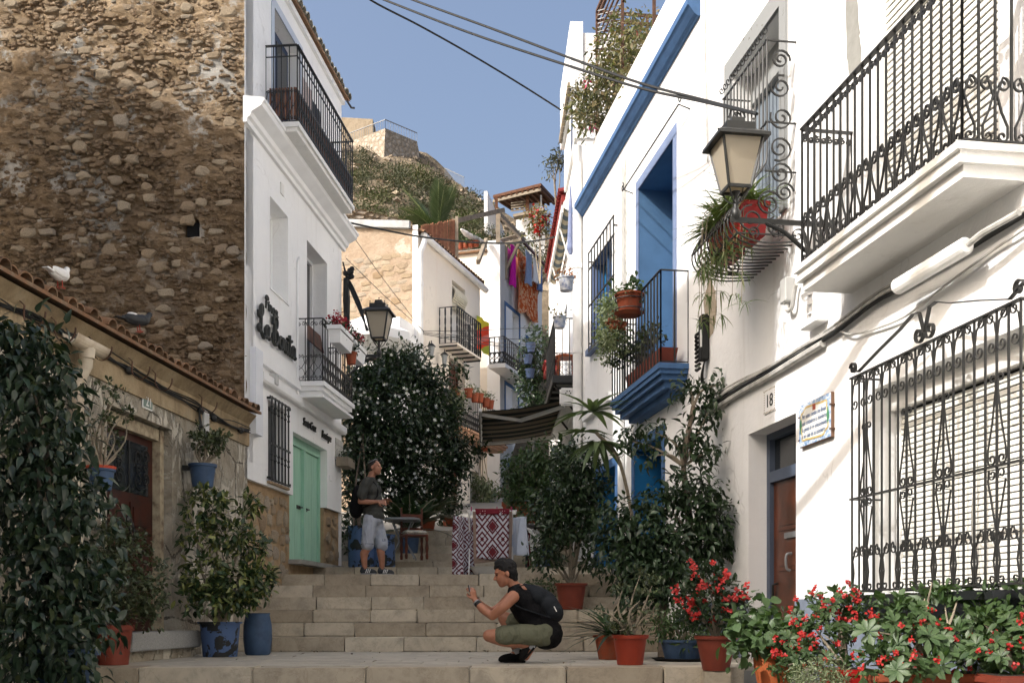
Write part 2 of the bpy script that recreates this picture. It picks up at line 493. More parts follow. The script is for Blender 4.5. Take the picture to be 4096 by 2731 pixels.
def crown(parent, lobes, n, size, mat, seed=1, tpl=None, clump=6, droop=0.3, spread=0.9, name='foliage', out=0.8, cl_r=1.6, shell=0.55, sj=0.5, **tags):
    """leaves in sprigs: each sprig point carries a few leaves fanning out and sagging"""
    rs = np.random.default_rng(seed)
    tpl = tpl or leaf_tpl()
    m = max(1, n//clump)
    p, d, _ = lobes_points(lobes, m, rs, shell)
    pos = np.repeat(p, clump, 0) + rs.normal(size=(m*clump, 3))*size*cl_r*0.5
    dd = np.repeat(d, clump, 0)*out + rs.normal(size=(m*clump, 3))*spread
    dd[:, 2] -= droop
    up = np.tile([0, 0, 1.0], (m*clump, 1)) + rs.normal(size=(m*clump, 3))*0.5 + np.repeat(d, clump, 0)*0.5
    sz = size*(1 - sj + 2*sj*rs.random(m*clump))
    return scatter(name, tpl, pos, dd, up, sz, mat, parent, kind='stuff', **tags)

def big_leaves(parent, pos, dirs, ups, size, tpl, mat, name='leaf'):
    """leaves large enough to pick out: one object each, all sharing one mesh"""
    V, Fc = tpl; me = bpy.data.meshes.new(name); me.from_pydata([tuple(v) for v in V], [], Fc); me.update()
    me.polygons.foreach_set('use_smooth', [True]*len(me.polygons))
    for p, d, u, s in zip(pos, dirs, ups, size):
        x = Vector(d).normalized(); y = Vector(u).cross(x)
        y = y.normalized() if y.length > 1e-6 else x.orthogonal().normalized()
        z = x.cross(y)
        m = Matrix((x, y, z)).transposed().to_4x4()
        link(name, me, mat, parent, loc=tuple(p), rot=m.to_euler(), scale=float(s))

def branches(parent, base, ends, r0, mat, seed=1, name='branch', wig=0.08, mid=None):
    rs = random.Random(seed)
    for e in ends:
        e = Vector(e); b = Vector(base)
        m = b*0.5 + e*0.5 + Vector((rs.uniform(-wig, wig), rs.uniform(-wig, wig), rs.uniform(0, wig)))
        MB().tube(cat([b, m, e], 4), [r0*(1-0.75*i/8) for i in range(9)], 6).build(name, mat, parent, smooth=True)

def pot(parent, r, h, mat, rim=True, n=24, taper=0.72, name='pot', lip=0.12, soil=True, rings=0):
    pr = [(r*taper*0.96, 0), (r*taper, 0.01*h)]
    if rings:
        for i in range(rings):
            t = 0.1+0.6*i/rings; pr += [(r*(taper+(0.95-taper)*t), h*t), (r*(taper+(0.95-taper)*t)*1.012, h*(t+0.02))]
    if rim: pr += [(r*0.93, h*(1-lip)), (r*1.03, h*(1-lip)+0.002), (r*1.05, h), (r*0.95, h), (r*0.9, h*0.9)]
    else: pr += [(r*0.98, h*0.97), (r, h), (r*0.93, h), (r*0.9, h*0.9)]
    MB().lathe(pr, n).build(name, mat, parent, smooth=True)
    if soil: MB().lathe([(r*0.88, h*0.86), (r*0.86, h*0.9)], n).build('soil', M_SOIL, parent)
# ------------------------------------------------------------------ shared materials
def m_white(name, base=(0.85, 0.85, 0.84), dirt=0.35, dirtcol=(0.42, 0.38, 0.33), streak=0.5):
    s = NT(name); co = s.co()
    big = s.noise(0.9, 5, 0.65)
    c = s.ramp(big, [(0.25, tuple(v*0.93 for v in base)), (0.6, base)])
    st = s.noise(2.2, 6, 0.7, s.co(scale=(1.6, 1.6, 0.22)))
    c = s.mix(s.math('MULTIPLY', s.ramp(st, [(0.56, 0.0), (0.78, 1.0)]), streak), c, dirtcol)
    blot = s.noise(7.0, 6, 0.75)
    c = s.mix(s.math('MULTIPLY', s.ramp(blot, [(0.62, 0.0), (0.72, 1.0)]), dirt), c, tuple(v*1.15 for v in dirtcol))
    ce = s.math('ADD', s.vor(0.55, s.co(scale=(1, 1, 0.7)), 'DISTANCE_TO_EDGE'), s.math('MULTIPLY', s.math('SUBTRACT', s.noise(2.2, 2, 0.5), 0.5), 0.3))
    ck = s.math('MULTIPLY', s.ramp(s.math('ABSOLUTE', ce), [(0.0, 1.0), (0.006, 0.0)]), s.ramp(s.noise(0.7, 3), [(0.52, 0.0), (0.62, 0.35)]))
    c = s.mix(ck, c, (0.25, 0.23, 0.20))
    h = s.math('ADD', s.math('MULTIPLY', s.noise(3.0, 3), 1.6), s.math('MULTIPLY', s.noise(38, 5, 0.7), 0.35))
    s.bump(h, 0.55, 0.02)
    return s.done(c, 0.9, 0.2)
M_WHITE = m_white('white limewash', dirt=0.14, streak=0.16)
M_WHITE2 = m_white('white limewash weathered', (0.84, 0.84, 0.83), dirt=0.24, streak=0.24)
M_TRIM = plain('white painted moulding', (0.83, 0.83, 0.82), 0.7, 0.06, 3.0, 0.25, 30, 0.006)
M_TRIMD = m_white('white moulding grubby', (0.76, 0.75, 0.72), dirt=0.25, streak=0.3)
M_CREAM = m_white('cream wash', (0.76, 0.70, 0.61), dirt=0.14, dirtcol=(0.62, 0.42, 0.30), streak=0.28)
M_IRON = plain('black iron', (0.018, 0.019, 0.018), 0.45, 0.3, 20, 0.25, 90, 0.002, spec=0.5)
M_IRONG = plain('weathered grey iron', (0.019, 0.020, 0.020), 0.5, 0.4, 14, 0.3, 80, 0.003, spec=0.5, tint=(0.026, 0.023, 0.019))
M_RUST = plain('rusty iron', (0.10, 0.05, 0.03), 0.8, 0.5, 12, 0.4, 60, 0.004, tint=(0.05, 0.028, 0.02))
M_CABLE = plain('black cable', (0.014, 0.015, 0.015), 0.6, 0.2, 8, 0.0)
M_CABLEG = plain('whitewashed cable', (0.50, 0.49, 0.46), 0.7, 0.35, 8, 0.2, 40)
M_BLUE = plain('blue house paint', hexc('#43658f'), 0.75, 0.22, 4, 0.3, 30, 0.006)
M_BLUEL = plain('pale blue wash', hexc('#7383a3'), 0.85, 0.12, 3, 0.3, 30, 0.006)
M_BLUED = plain('deep blue door paint', hexc('#1b6698'), 0.5, 0.18, 5, 0.2, 50)
M_POTB = plain('blue painted pot', hexc('#405673'), 0.6, 0.3, 7, 0.3, 40)
M_TERRA = plain('terracotta', hexc('#93472c'), 0.8, 0.3, 10, 0.3, 50, tint=(0.24, 0.085, 0.045), objvar=0.12)
M_TERRAD = plain('brown plastic terracotta', hexc('#753526'), 0.55, 0.2, 8, 0.1, 40)
M_SOIL = plain('potting soil', (0.03, 0.022, 0.016), 0.95, 0.4, 30, 0.5, 60, 0.01)
M_ROOF = plain('clay roof tile', hexc('#7b5b42'), 0.9, 0.5, 9, 0.4, 45, tint=(0.20, 0.15, 0.10), objvar=0.35)
M_ROOFRED = plain('red painted roof tile', hexc('#7a2420'), 0.6, 0.3, 9, 0.2, 45, objvar=0.12)
M_WOOD = plain('brown varnished wood', hexc('#5a2a18'), 0.5, 0.4, 6, 0.2, 60, tint=(0.035, 0.016, 0.01))
M_WOODG = plain('grey weathered timber', hexc('#8d8272'), 0.85, 0.35, 7, 0.3, 60)
M_PIPE = plain('cream drainpipe', (0.56, 0.49, 0.38), 0.55, 0.25, 4, 0.15, 30, tint=(0.36, 0.27, 0.18))
M_PIPEW = plain('white drainpipe', (0.76, 0.755, 0.73), 0.55, 0.12, 4, 0.12, 30)
M_GREYBOX = plain('grey plastic', (0.50, 0.50, 0.48), 0.5, 0.1, 5, 0.1, 40)
M_BARK = plain('grey bark', (0.17, 0.135, 0.10), 0.9, 0.4, 18, 0.6, 50, 0.01)
M_STEM = plain('pale stem', (0.26, 0.22, 0.16), 0.85, 0.35, 15, 0.4, 50, 0.006)
M_DARK = plain('dark interior', (0.012, 0.012, 0.012), 0.8, 0.1, 5, 0.0)
M_GLASSD = plain('dark window pane', (0.02, 0.024, 0.028), 0.08, 0.1, 3, 0.0, spec=0.6)

def m_limestone(name, base, vein=(0.30, 0.25, 0.18), ov=0.16, rough=0.6):
    s = NT(name)
    g = s.n('ObjectInfo')
    off = s.n('VectorMath', operation='ADD'); s.l(s.co('Object'), off.inputs[0])
    cmb = s.n('CombineXYZ'); s.l(s.math('MULTIPLY', g.outputs['Random'], 37.0), cmb.inputs[0]); s.l(cmb.outputs[0], off.inputs[1])
    co = off.outputs[0]
    n1 = s.noise(3.5, 6, 0.65, co, 0.6)
    c = s.ramp(n1, [(0.3, tuple(v*0.72 for v in base)), (0.52, base), (0.75, tuple(min(1, v*1.12) for v in base))])
    v = s.ramp(s.math('ABSOLUTE', s.math('SUBTRACT', s.noise(2.2, 7, 0.6, co, 1.6), 0.5)), [(0.0, 1.0), (0.018, 0.0)])
    c = s.mix(s.math('MULTIPLY', v, 0.4), c, vein)
    d = s.ramp(s.noise(4.5, 9, 0.82, co), [(0.49, 0.0), (0.72, 1.0)])
    c = s.mix(s.math('MULTIPLY', d, 0.5), c, (0.12, 0.10, 0.075))
    c = s.mix(1.0, c, s.ramp(g.outputs['Random'], [(0, (1-ov*1.3, 1-ov*1.45, 1-ov*1.6)), (1, (1+ov*0.4, 1+ov*0.4, 1+ov*0.42))]), 'MULTIPLY')
    s.bump(s.noise(45, 5, 0.7, co), 0.25, 0.006)
    return s.done(c, rough, 0.35)
M_STEP = m_limestone('cream limestone step', (0.50, 0.445, 0.345), ov=0.24)
M_PAVE = m_limestone('grey-cream paving', (0.46, 0.425, 0.35), ov=0.10)

def m_stone(name, cols, rough=0.95, bump=0.8, dist=0.03, smear=False):
    s = NT(name); g = s.n('ObjectInfo'); ge = s.n('NewGeometry')
    r = s.math('FRACT', s.math('ADD', g.outputs['Random'], ge.outputs['Random Per Island']))
    n = len(cols)
    c = s.ramp(r, [(i/(n-1), k) for i, k in enumerate(cols)], 'LINEAR')
    m = s.ramp(s.noise(16, 6, 0.7), [(0.3, 0.55), (0.6, 1.05)])
    c = s.mix(1.0, c, m, 'MULTIPLY')
    if smear:
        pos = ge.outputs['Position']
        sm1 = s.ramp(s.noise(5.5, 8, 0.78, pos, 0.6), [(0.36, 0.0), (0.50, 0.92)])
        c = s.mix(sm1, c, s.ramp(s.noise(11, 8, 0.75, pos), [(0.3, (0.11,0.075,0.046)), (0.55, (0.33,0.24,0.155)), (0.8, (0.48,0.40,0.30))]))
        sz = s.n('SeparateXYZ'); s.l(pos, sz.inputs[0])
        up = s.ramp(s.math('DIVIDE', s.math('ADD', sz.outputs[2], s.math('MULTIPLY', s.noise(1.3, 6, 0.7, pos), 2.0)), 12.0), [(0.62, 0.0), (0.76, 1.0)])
        c = s.mix(up, c, s.mix(1.0, c, (1.6, 1.65, 1.7), 'MULTIPLY'))  # higher stones paler; the lift also paints in sun on the gable top
        c = s.mix(s.ramp(s.noise(2.1, 8, 0.75, pos), [(0.42, 0.0), (0.66, 0.75)]), c, s.mix(1.0, c, (0.42, 0.38, 0.34), 'MULTIPLY'))
        s.bump(s.noise(30, 8, 0.8, pos), 1.0, 0.05)
    else: s.bump(s.noise(32, 7, 0.75), bump, dist)
    return s.done(c, rough, 0.15)
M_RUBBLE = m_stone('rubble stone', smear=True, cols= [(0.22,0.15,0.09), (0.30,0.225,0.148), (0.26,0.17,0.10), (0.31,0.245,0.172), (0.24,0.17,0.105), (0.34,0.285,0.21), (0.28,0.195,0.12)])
M_RUBBLEC = m_stone('pale rubble stone', [(0.33,0.235,0.155), (0.42,0.31,0.215), (0.37,0.26,0.17), (0.44,0.345,0.255)])
M_BASEST = m_stone('base stone', [(0.42,0.32,0.21), (0.50,0.42,0.31), (0.36,0.26,0.16), (0.46,0.40,0.32)])
M_HILLST = m_stone('hill stone', [(0.33,0.26,0.185), (0.40,0.33,0.24), (0.29,0.225,0.155), (0.44,0.37,0.29)])

# ------------------------------------------------------------------ ground
s_ = NT('worn pavement'); c_ = s_.ramp(s_.noise(1.5, 7, 0.7), [(0.3, (0.20,0.195,0.18)), (0.7, (0.28,0.272,0.25))]); s_.bump(s_.noise(30, 5), 0.3, 0.01)
M_GROUND = s_.done(c_, 0.85, 0.25)
mb = MB(); mb.add([(-300,-80,-0.186),(300,-80,-0.186),(300,600,-0.186),(-300,600,-0.186)], [(0,1,2,3)])
mb.build('ground', M_GROUND, kind='structure', label='pale worn pavement in front of the terrace')

# ------------------------------------------------------------------ terrace and stairs
def XL(Y): return -5.17 + 0.1023*Y
def XR(Y): return 4.39 - 0.151*Y
STAIR_H = 0.185
stairs = thing('stairway', 'wide flight of cream limestone steps climbing between the houses', None, (0, 9.7, 0), kind='structure')
rs = random.Random(3)
core = MB()
def row(Yf, Yb, z0, z1, lmin, lmax, first=None):
    x = XL(Yf) - 0.06; xe = XR(Yf) + 0.05; i = 0
    if Yf < 10: xe = 2.1
    while x < xe - 0.02:
        l = rs.uniform(lmin, lmax)
        if xe - (x + l) < 0.3: l = xe - x
        j = 0.006 + (0.006 if rs.random() < 0.3 else 0)
        me = bevmesh('step_stone', l - j, Yb - Yf, z1 - z0, rs.choice((0.007, 0.011, 0.017)), 2, 0.004, rs)
        link('step_stone', me, M_STEP, stairs, loc=(x + l/2, (Yf+Yb)/2 - 9.7 + rs.uniform(-0.004, 0.004), (z0+z1)/2 + rs.uniform(-0.003, 0.003)), smooth=False)
        x += l; i += 1
row(9.7, 10.12, -0.185, 0.0, 0.80, 1.05)
STEPY = {1: 14.0, 2: 14.5, 3: 15.0, 4: 15.5, 5: 16.0, 6: 16.5, 7: 18.2, 8: 19.9, 9: 20.5, 10: 21.0, 11: 21.5, 12: 22.0}
for k in range(1, 13):
    nextY = STEPY.get(k+1, 22.6)
    row(STEPY[k], min(STEPY[k] + 0.56, nextY + 0.06), (k-1)*STAIR_H, k*STAIR_H - 0.001*k, 0.62, 0.98)
    y0 = STEPY[k] + 0.3 - 9.7; y1 = (nextY + 0.3 - 9.7) if k < 12 else 60.0
    core.box(-5.0, 5.0, y0, y1, -0.2, k*STAIR_H - 0.03)
    if nextY - STEPY[k] > 0.9:                       # landing paved with flags
        y = STEPY[k] + 0.57
        while y < nextY + 0.02:
            x = XL(y) - 0.05
            while x < XR(y):
                l = rs.uniform(0.5, 0.8)
                link('landing_flag', bevmesh('landing_flag', l-0.006, 0.394, 0.05, 0.004), M_PAVE, stairs,
                     loc=(x+l/2, y+0.2-9.7, k*STAIR_H-0.026+rs.uniform(-0.002, 0.002)))
                x += l
            y += 0.4
core.build('stair_core', M_GROUND, stairs)
terrace = thing('terrace', 'flat paved terrace at the foot of the steps', None, (0, 9.7, 0), kind='structure')
flag = [bevmesh('paving_flag', 0.594, 0.394, 0.05, 0.003) for _ in range(3)]
y = 10.13; r_ = 0
while y < 14.02:
    x = XL(y) - 0.1 - (0.3 if r_ % 2 else 0)
    while x < XR(y) + 0.1:
        link('paving_flag', flag[rs.randrange(3)], M_PAVE, terrace, loc=(x+0.3, y+0.2-9.7, -0.025+rs.uniform(-0.0015, 0.0015)))
        x += 0.6
    y += 0.4; r_ += 1
MB().box(-4.2, 2.07, 0.3, 4.4, -0.18, -0.045).build('terrace_bed', M_GROUND, terrace)
MB().box(2.09, 3.1, 0.42, 4.4, -0.18, -0.045).build('terrace_bed', M_GROUND, terrace)
# street above the stairs, climbing on
mb = MB(); mb.add([(-6,22.5,12*STAIR_H-0.02),(6,22.5,12*STAIR_H-0.02),(9,60,9.0),(-16,60,9.0)], [(0,1,2,3)])
mb.build('upper_street', M_GROUND, kind='structure', label='narrow street climbing on above the steps')

# ------------------------------------------------------------------ hill
def hill_ridge(x95):                                  # pixel row of the skyline at Y=95
    px = CX + x95/95*F
    pts = [(-400,150),(200,150),(345,146),(360,143),(385,150),(425,157),(445,172),(470,186),(490,199),(510,216),(530,230),(560,240),(620,250),(1400,300)]
    for (a, b), (c, d) in zip(pts, pts[1:]):
        if a <= px <= c: return b + (d-b)*(px-a)/(c-a)
    return 300
def hill_z(x, y):
    t = max(0.0, min(1.0, (y-40.0)/55.0)); xr = x*95/max(y, 40)
    zr = CZ + (HY - hill_ridge(xr))*95/F
    zb = 12.6
    base = zb + (zr - zb)*(t**1.08)
    if y > 95: base = zr - (y-95)*0.35
    if y < 40: base = zb - (40-y)*1.2
    n = noise.fractal(Vector((x*0.16, y*0.16, 0)), 1.0, 2.2, 6) * 1.1 + noise.fractal(Vector((x*0.7, y*0.7, 5)), 1.0, 2.1, 4)*0.35
    return base + n*min(1.0, t*4+0.1)
nx, ny = 130, 120
V = []; Fc = []
for j in range(ny+1):
    y = 30 + (150-30)*j/ny
    for i in range(nx+1):
        x = -60 + 110*i/nx
        V.append((x, y, hill_z(x, y)))
for j in range(ny):
    for i in range(nx):
        a = j*(nx+1)+i; Fc.append((a, a+1, a+nx+2, a+nx+1))
me = bpy.data.meshes.new('hill'); me.from_pydata(V, [], Fc)
s_ = NT('dry stony hillside')
n1 = s_.noise(0.5, 8, 0.72); n2 = s_.noise(3.2, 6, 0.75)
c_ = s_.ramp(n1, [(0.3, (0.13,0.115,0.07)), (0.45, (0.25,0.20,0.135)), (0.6, (0.33,0.265,0.185)), (0.75, (0.23,0.18,0.12))])
c_ = s_.mix(s_.ramp(n2, [(0.5, 0.0), (0.68, 0.75)]), c_, (0.40, 0.34, 0.26))
c_ = s_.mix(s_.ramp(s_.vor(2.4), [(0.0, 0.5), (0.25, 0.0)]), c_, (0.12, 0.10, 0.065))
s_.bump(s_.math('ADD', s_.vor(1.6), s_.noise(4, 7, 0.8)), 1.0, 0.5)
M_HILL = s_.done(c_, 0.95, 0.1)
link('hill', me, M_HILL, kind='structure', label='dry stony hillside above the houses')
# loose rocks as one mass
mb = MB(); r2 = random.Random(11)
def rock(mb, c, r, rs, flat=0.7):
    V = []; 
    base = [(1,1,1),(-1,1,1),(-1,-1,1),(1,-1,1),(1,1,-1),(-1,1,-1),(-1,-1,-1),(1,-1,-1)]
    q = Matrix.Rotation(rs.uniform(0, 6.3), 3, Vector((rs.uniform(-1,1), rs.uniform(-1,1), rs.uniform(-1,1))).normalized())
    for b in base:
        v = Vector(b).normalized()*r*rs.uniform(0.7, 1.25); v = q @ v; V.append(Vector(c) + Vector((v.x, v.y, v.z*flat)))
    mb.add(V, [(0,1,2,3),(7,6,5,4),(0,4,5,1),(1,5,6,2),(2,6,7,3),(3,7,4,0)])
for _ in range(3400):
    y = 41 + 52*r2.random(); x = (r2.uniform(300, 580)-CX)/F*y
    k = noise.noise(Vector((x*0.22, y*0.22, 9)))
    if k < r2.uniform(-0.3, 0.35): continue
    rock(mb, (x, y, hill_z(x, y)), r2.uniform(0.1, 0.34)*(1.7 if r2.random() < 0.06 else 1), r2)
mb.build('hillside_rocks', M_HILLST, kind='stuff', label='loose pale rocks strewn over the hillside')
# ================================================================== LEFT SIDE
# ---- low weathered house -------------------------------------------------
s_ = NT('flaking old plaster')
co = s_.co(); n1 = s_.noise(1.3, 8, 0.7, None, 0.8); n2 = s_.noise(2.6, 8, 0.72, s_.co(scale=(1, 1, 0.55)), 1.2)
c_ = s_.ramp(n1, [(0.28, (0.13,0.11,0.085)), (0.42, (0.27,0.235,0.18)), (0.55, (0.38,0.34,0.27)), (0.7, (0.46,0.43,0.36))])
c_ = s_.mix(s_.ramp(n2, [(0.52, 0.0), (0.56, 0.9)]), c_, (0.60, 0.56, 0.47))
c_ = s_.mix(s_.ramp(s_.noise(1.9, 7, 0.7, s_.co(scale=(0.9, 0.9, 0.4))), [(0.56, 0.0), (0.62, 0.8)]), c_, (0.20, 0.185, 0.16))
c_ = s_.mix(s_.ramp(s_.noise(2.1, 6, 0.7, s_.co(scale=(1.3, 1, 0.8)), 2.0), [(0.67, 0.0), (0.70, 0.75)]), c_, (0.36, 0.15, 0.09))
c_ = s_.mix(s_.ramp(s_.noise(2.3, 6, 0.7, s_.co(scale=(0.8, 1, 1.7)), 2.0), [(0.68, 0.0), (0.72, 0.6)]), c_, (0.30, 0.40, 0.37))
cr = s_.vor(1.15, s_.co(scale=(1, 1, 0.6)), 'DISTANCE_TO_EDGE')
crw = s_.math('ADD', cr, s_.math('MULTIPLY', s_.math('SUBTRACT', s_.noise(6, 6, 0.7), 0.5), 0.12))
ck = s_.ramp(s_.math('ABSOLUTE', crw), [(0.0, 1.0), (0.012, 0.0)])
c_ = s_.mix(s_.math('MULTIPLY', ck, 0.8), c_, (0.05, 0.04, 0.03))
h_ = s_.math('SUBTRACT', s_.math('ADD', s_.math('MULTIPLY', s_.ramp(n2, [(0.50, 0.0), (0.56, 1.0)]), 0.8), s_.noise(22, 7, 0.75)), ck)
s_.bump(h_, 0.8, 0.03)
M_OLD = s_.done(c_, 0.95, 0.12)
s_ = NT('stained eave plaster')
c_ = s_.ramp(s_.noise(2.0, 7, 0.7), [(0.3, (0.20,0.145,0.085)), (0.55, (0.34,0.265,0.165)), (0.75, (0.42,0.355,0.25))])
c_ = s_.mix(s_.ramp(s_.noise(3, 7, 0.75, s_.co(scale=(1.5, 1.5, 0.3))), [(0.5, 0.0), (0.75, 0.75)]), c_, (0.12, 0.095, 0.07))
s_.bump(s_.noise(25, 6, 0.7), 0.5, 0.015); M_EAVE = s_.done(c_, 0.95, 0.12)

XH = FL.a(247.5); LX = -6.3
dl, dr = FL.a(172), FL.a(107)
low = wthing(FL, XH, 0, 'low_house', 'low weathered house with flaking plaster, tiled eave and a carved brown door', 'house')
def lx(px, d=0.0): return FL.a(px, d) - XH
mb = MB(); wall_with_holes(mb, 0.003, LX - XH, -0.19, 3.24, [(lx(172), lx(107), 0.30, 2.60, 0.20)])
build_open(mb, 'wall', M_OLD, low)
MB().box(0.004, LX-XH, -2.6, -0.40, -0.19, 3.2).build('wall', M_OLD, low)
mb = MB(); mb.sweep([(-0.01,2.80),(0.025,2.80),(0.03,2.84),(0.03,3.10),(0.09,3.17),(0.13,3.22),(-0.01,3.22)], 0.004, LX-XH); mb.build('eave_band', M_EAVE, low)
# clay tiles: cover tiles over pans
t_ = MB()
for r_, zo, y0, y1 in ((0.085, 0, 0, 1),):
    n = 8; V = []
    for yy, rr in ((0.0, 0.098), (-0.46, 0.082)):
        for th in (0.0, 0.014):
            V += [((rr-th)*math.cos(math.pi*k/n), yy, (rr-th)*0.8*math.sin(math.pi*k/n)) for k in range(n+1)]
    m = n+1; Fq = []
    for k in range(n):
        Fq += [(k, k+1, 2*m+k+1, 2*m+k), (m+k+1, m+k, 3*m+k, 3*m+k+1), (k+1, k, m+k, m+k+1), (2*m+k, 2*m+k+1, 3*m+k+1, 3*m+k)]
    t_.add(V, Fq)
tmp = t_.build('roof_tile', M_ROOF, low, smooth=False); tile_me = tmp.data; bpy.data.objects.remove(tmp)
x = 0.08; r3 = random.Random(5); nT = int((LX-XH)/0.185)
for i in range(nT):
    for j in range(2):
        link('roof_tile', tile_me, M_ROOF, low, loc=(x + i*0.185 + r3.uniform(-0.012, 0.012), 0.165 - j*0.38 + r3.uniform(-0.03, 0.03), 3.285 + j*0.095 + r3.uniform(-0.012, 0.012)),
             rot=(R(-13)+r3.uniform(-0.05, 0.05), r3.uniform(-0.06, 0.06), r3.uniform(-0.07, 0.07)), scale=r3.uniform(0.93, 1.06))
mb = MB(); mb.add([(0,0.20,3.235),(LX-XH,0.20,3.235),(LX-XH,-2.6,3.93),(0,-2.6,3.93),(0,0.20,3.27),(LX-XH,0.20,3.27),(LX-XH,-2.6,3.97),(0,-2.6,3.97)],
                  [(0,1,2,3),(4,7,6,5),(0,4,5,1),(1,5,6,2),(2,6,7,3),(3,7,4,0)]); mb.build('roof', M_ROOF, low)
# door in its deep reveal
D = -0.15
x0, x1 = lx(156.5, D), lx(104, D)
xa, xb = lx(172)+0.02, lx(107)-0.02
M_OLDF = plain('peeling door frame', (0.38,0.32,0.22), 0.85, 0.5, 9, 0.5, 40, 0.01, tint=(0.13,0.09,0.06))
fr = MB(); fr.box(xa, xa+0.10, D-0.04, D+0.06, 0.30, 2.58); fr.box(xb-0.13, xb, D-0.04, D+0.06, 0.30, 2.58); fr.box(xa+0.13, xb-0.13, D-0.04, D+0.06, 2.45, 2.58)
fr.build('door_frame', M_OLDF, low)
M_DOORR = plain('red-brown panelled door', hexc('#3c1a10'), 0.5, 0.45, 5, 0.25, 50, tint=(0.016, 0.008, 0.006))
dw0, dw1 = xa+0.135, xb-0.135; wdt = dw1-dw0; cxm = (dw0+dw1)/2
door = MB().box(dw0, dw1, D-0.06, D-0.015, 0.30, 2.445).build('door', M_DOORR, low)
for i, (a, b, c, d) in enumerate([(0.06, 0.46, 0.12, 1.02), (0.54, 0.94, 0.12, 1.02), (0.06, 0.46, 1.10, 1.40), (0.54, 0.94, 1.10, 1.40)]):
    for h in (0.0,):
        p = MB(); X0, X1, Z0, Z1 = dw0+a*wdt, dw0+b*wdt, 0.30+c, 0.30+d
        p.box(X0, X1, D-0.02, D+0.004, Z0, Z1); p.box(X0+0.05, X1-0.05, D-0.01, D+0.018, Z0+0.05, Z1-0.05); p.build('panel', M_DOORR, door)
MB().box(dw0+0.1*wdt, dw0+0.9*wdt, D-0.016, D-0.008, 1.80, 2.36).build('pane', M_GLASSD, door)
g = MB()
for s in (-1, 1):
    for zc, rr in ((1.95, 0.10), (2.2, 0.11), (2.08, 0.06)):
        g.ribbon(spiral(cxm+s*0.16*1.4, zc, 0.02, rr, 0, 1.4*s, 18, D+0.01), 0.012, 0.008)
        g.ribbon(spiral(cxm+s*0.40, zc+0.03, 0.02, rr*0.9, 1, -1.4*s, 18, D+0.01), 0.012, 0.008)
g.box(cxm-0.008, cxm+0.008, D+0.0, D+0.016, 1.80, 2.36)
g.build('iron_grille', M_IRON, door)
kn = MB(); kn.ell((cxm+0.02, D+0.02, 1.50), 0.05, 0.025, 0.06); kn.tube([(cxm-0.02, D+0.03, 1.48), (cxm-0.03, D+0.06, 1.36), (cxm+0.02, D+0.07, 1.30), (cxm+0.07, D+0.06, 1.36), (cxm+0.06, D+0.03, 1.48)], 0.014); kn.build('knocker', M_IRON, door, smooth=True)
s_ = NT('speckled grey doorstep'); c_ = s_.ramp(s_.noise(60, 5, 0.8), [(0.35, (0.22,0.22,0.21)), (0.65, (0.36,0.36,0.345))]); s_.bump(s_.noise(40, 4), 0.2, 0.004)
M_DSTEP = s_.done(c_, 0.7, 0.3)
st = link('doorstep', bevmesh('doorstep', xb-xa+0.25, 0.66, 0.19, 0.012, 2), M_DSTEP, low, loc=((xa+xb)/2, -0.02, 0.205))
MB().box(xa-0.1, xb+0.1, -0.3, 0.24, -0.0, 0.108).build('doorstep_footing', M_OLD, low)
# gutter stub, hooks and downpipe
gx0, gx1 = lx(103, 0.18), lx(69, 0.18); gz = 3.02
gt = MB(); V = []; n = 10
for X in (gx0, gx1):
    for rr in (0.075, 0.066):
        V += [(X, 0.19+rr*math.cos(math.pi+math.pi*k/n), gz+rr*math.sin(math.pi+math.pi*k/n)*1.25) for k in range(n+1)]
m = n+1; Fq = []
for k in range(n): Fq += [(k, k+1, 2*m+k+1, 2*m+k), (m+k+1, m+k, 3*m+k, 3*m+k+1), (k, m+k, m+k+1, k+1), (2*m+k+1, 3*m+k+1, 3*m+k, 2*m+k)]
Fq += [(0, 2*m, 3*m, m), (n, m+n, 3*m+n, 2*m+n)]
gut = gt.add(V, Fq).build('gutter', M_PIPE, low, smooth=False)
px_ = lx(84, 0.15)
dp = MB(); dp.tube([(px_+0.02, 0.19, gz-0.05), (px_, 0.17, gz-0.22), (px_, 0.085, gz-0.38), (px_, 0.075, 2.2), (px_, 0.075, 0.1)], 0.062, 12)
dp.tube([(px_, 0.075, 2.42), (px_, 0.075, 2.34)], 0.069, 12); dp.tube([(px_+0.02, 0.19, gz-0.07), (px_+0.02, 0.19, gz-0.16)], [0.075, 0.068], 12)
dp.build('downpipe', M_PIPE, low, smooth=True)
for px in (30, 61, 98, 137, 160, 206):
    hx = lx(px, 0.15); a = [(hx, 0.02+0.0, 3.18), (hx, 0.10, 3.10)] + [(hx, 0.19+0.10*math.cos(t), 3.04+0.13*math.sin(t)) for t in [math.pi+0.3+i*(math.pi*0.9)/10 for i in range(11)]]
    MB().ribbon(a, 0.022, 0.006, (1,0,0)).build('gutter_hook', M_RUST, low)

# house number 21
sg = wthing(FL, FL.a(146), FL.z(146, 400.5), 'number_plate', 'small grey-green house number plate reading 21', 'sign')
M_SGRN = plain('grey-green enamel', (0.13,0.19,0.16), 0.45, 0.2, 6, 0.1, 40)
M_SWHT = plain('white lettering', (0.74,0.74,0.71), 0.5, 0.1, 6, 0.0)
link('plate', bevmesh('plate', 0.25, 0.016, 0.19, 0.006, 2), M_SWHT, sg, loc=(0, 0.014, 0))
link('field', bevmesh('field', 0.228, 0.016, 0.168, 0.006, 2), M_SGRN, sg, loc=(0, 0.0175, 0))
text('21', 'numeral', M_SWHT, sg, (0, 0.027, -0.062), (R(90), 0, R(180)), 0.16, 0.002, 'CENTER', sx=0.95)

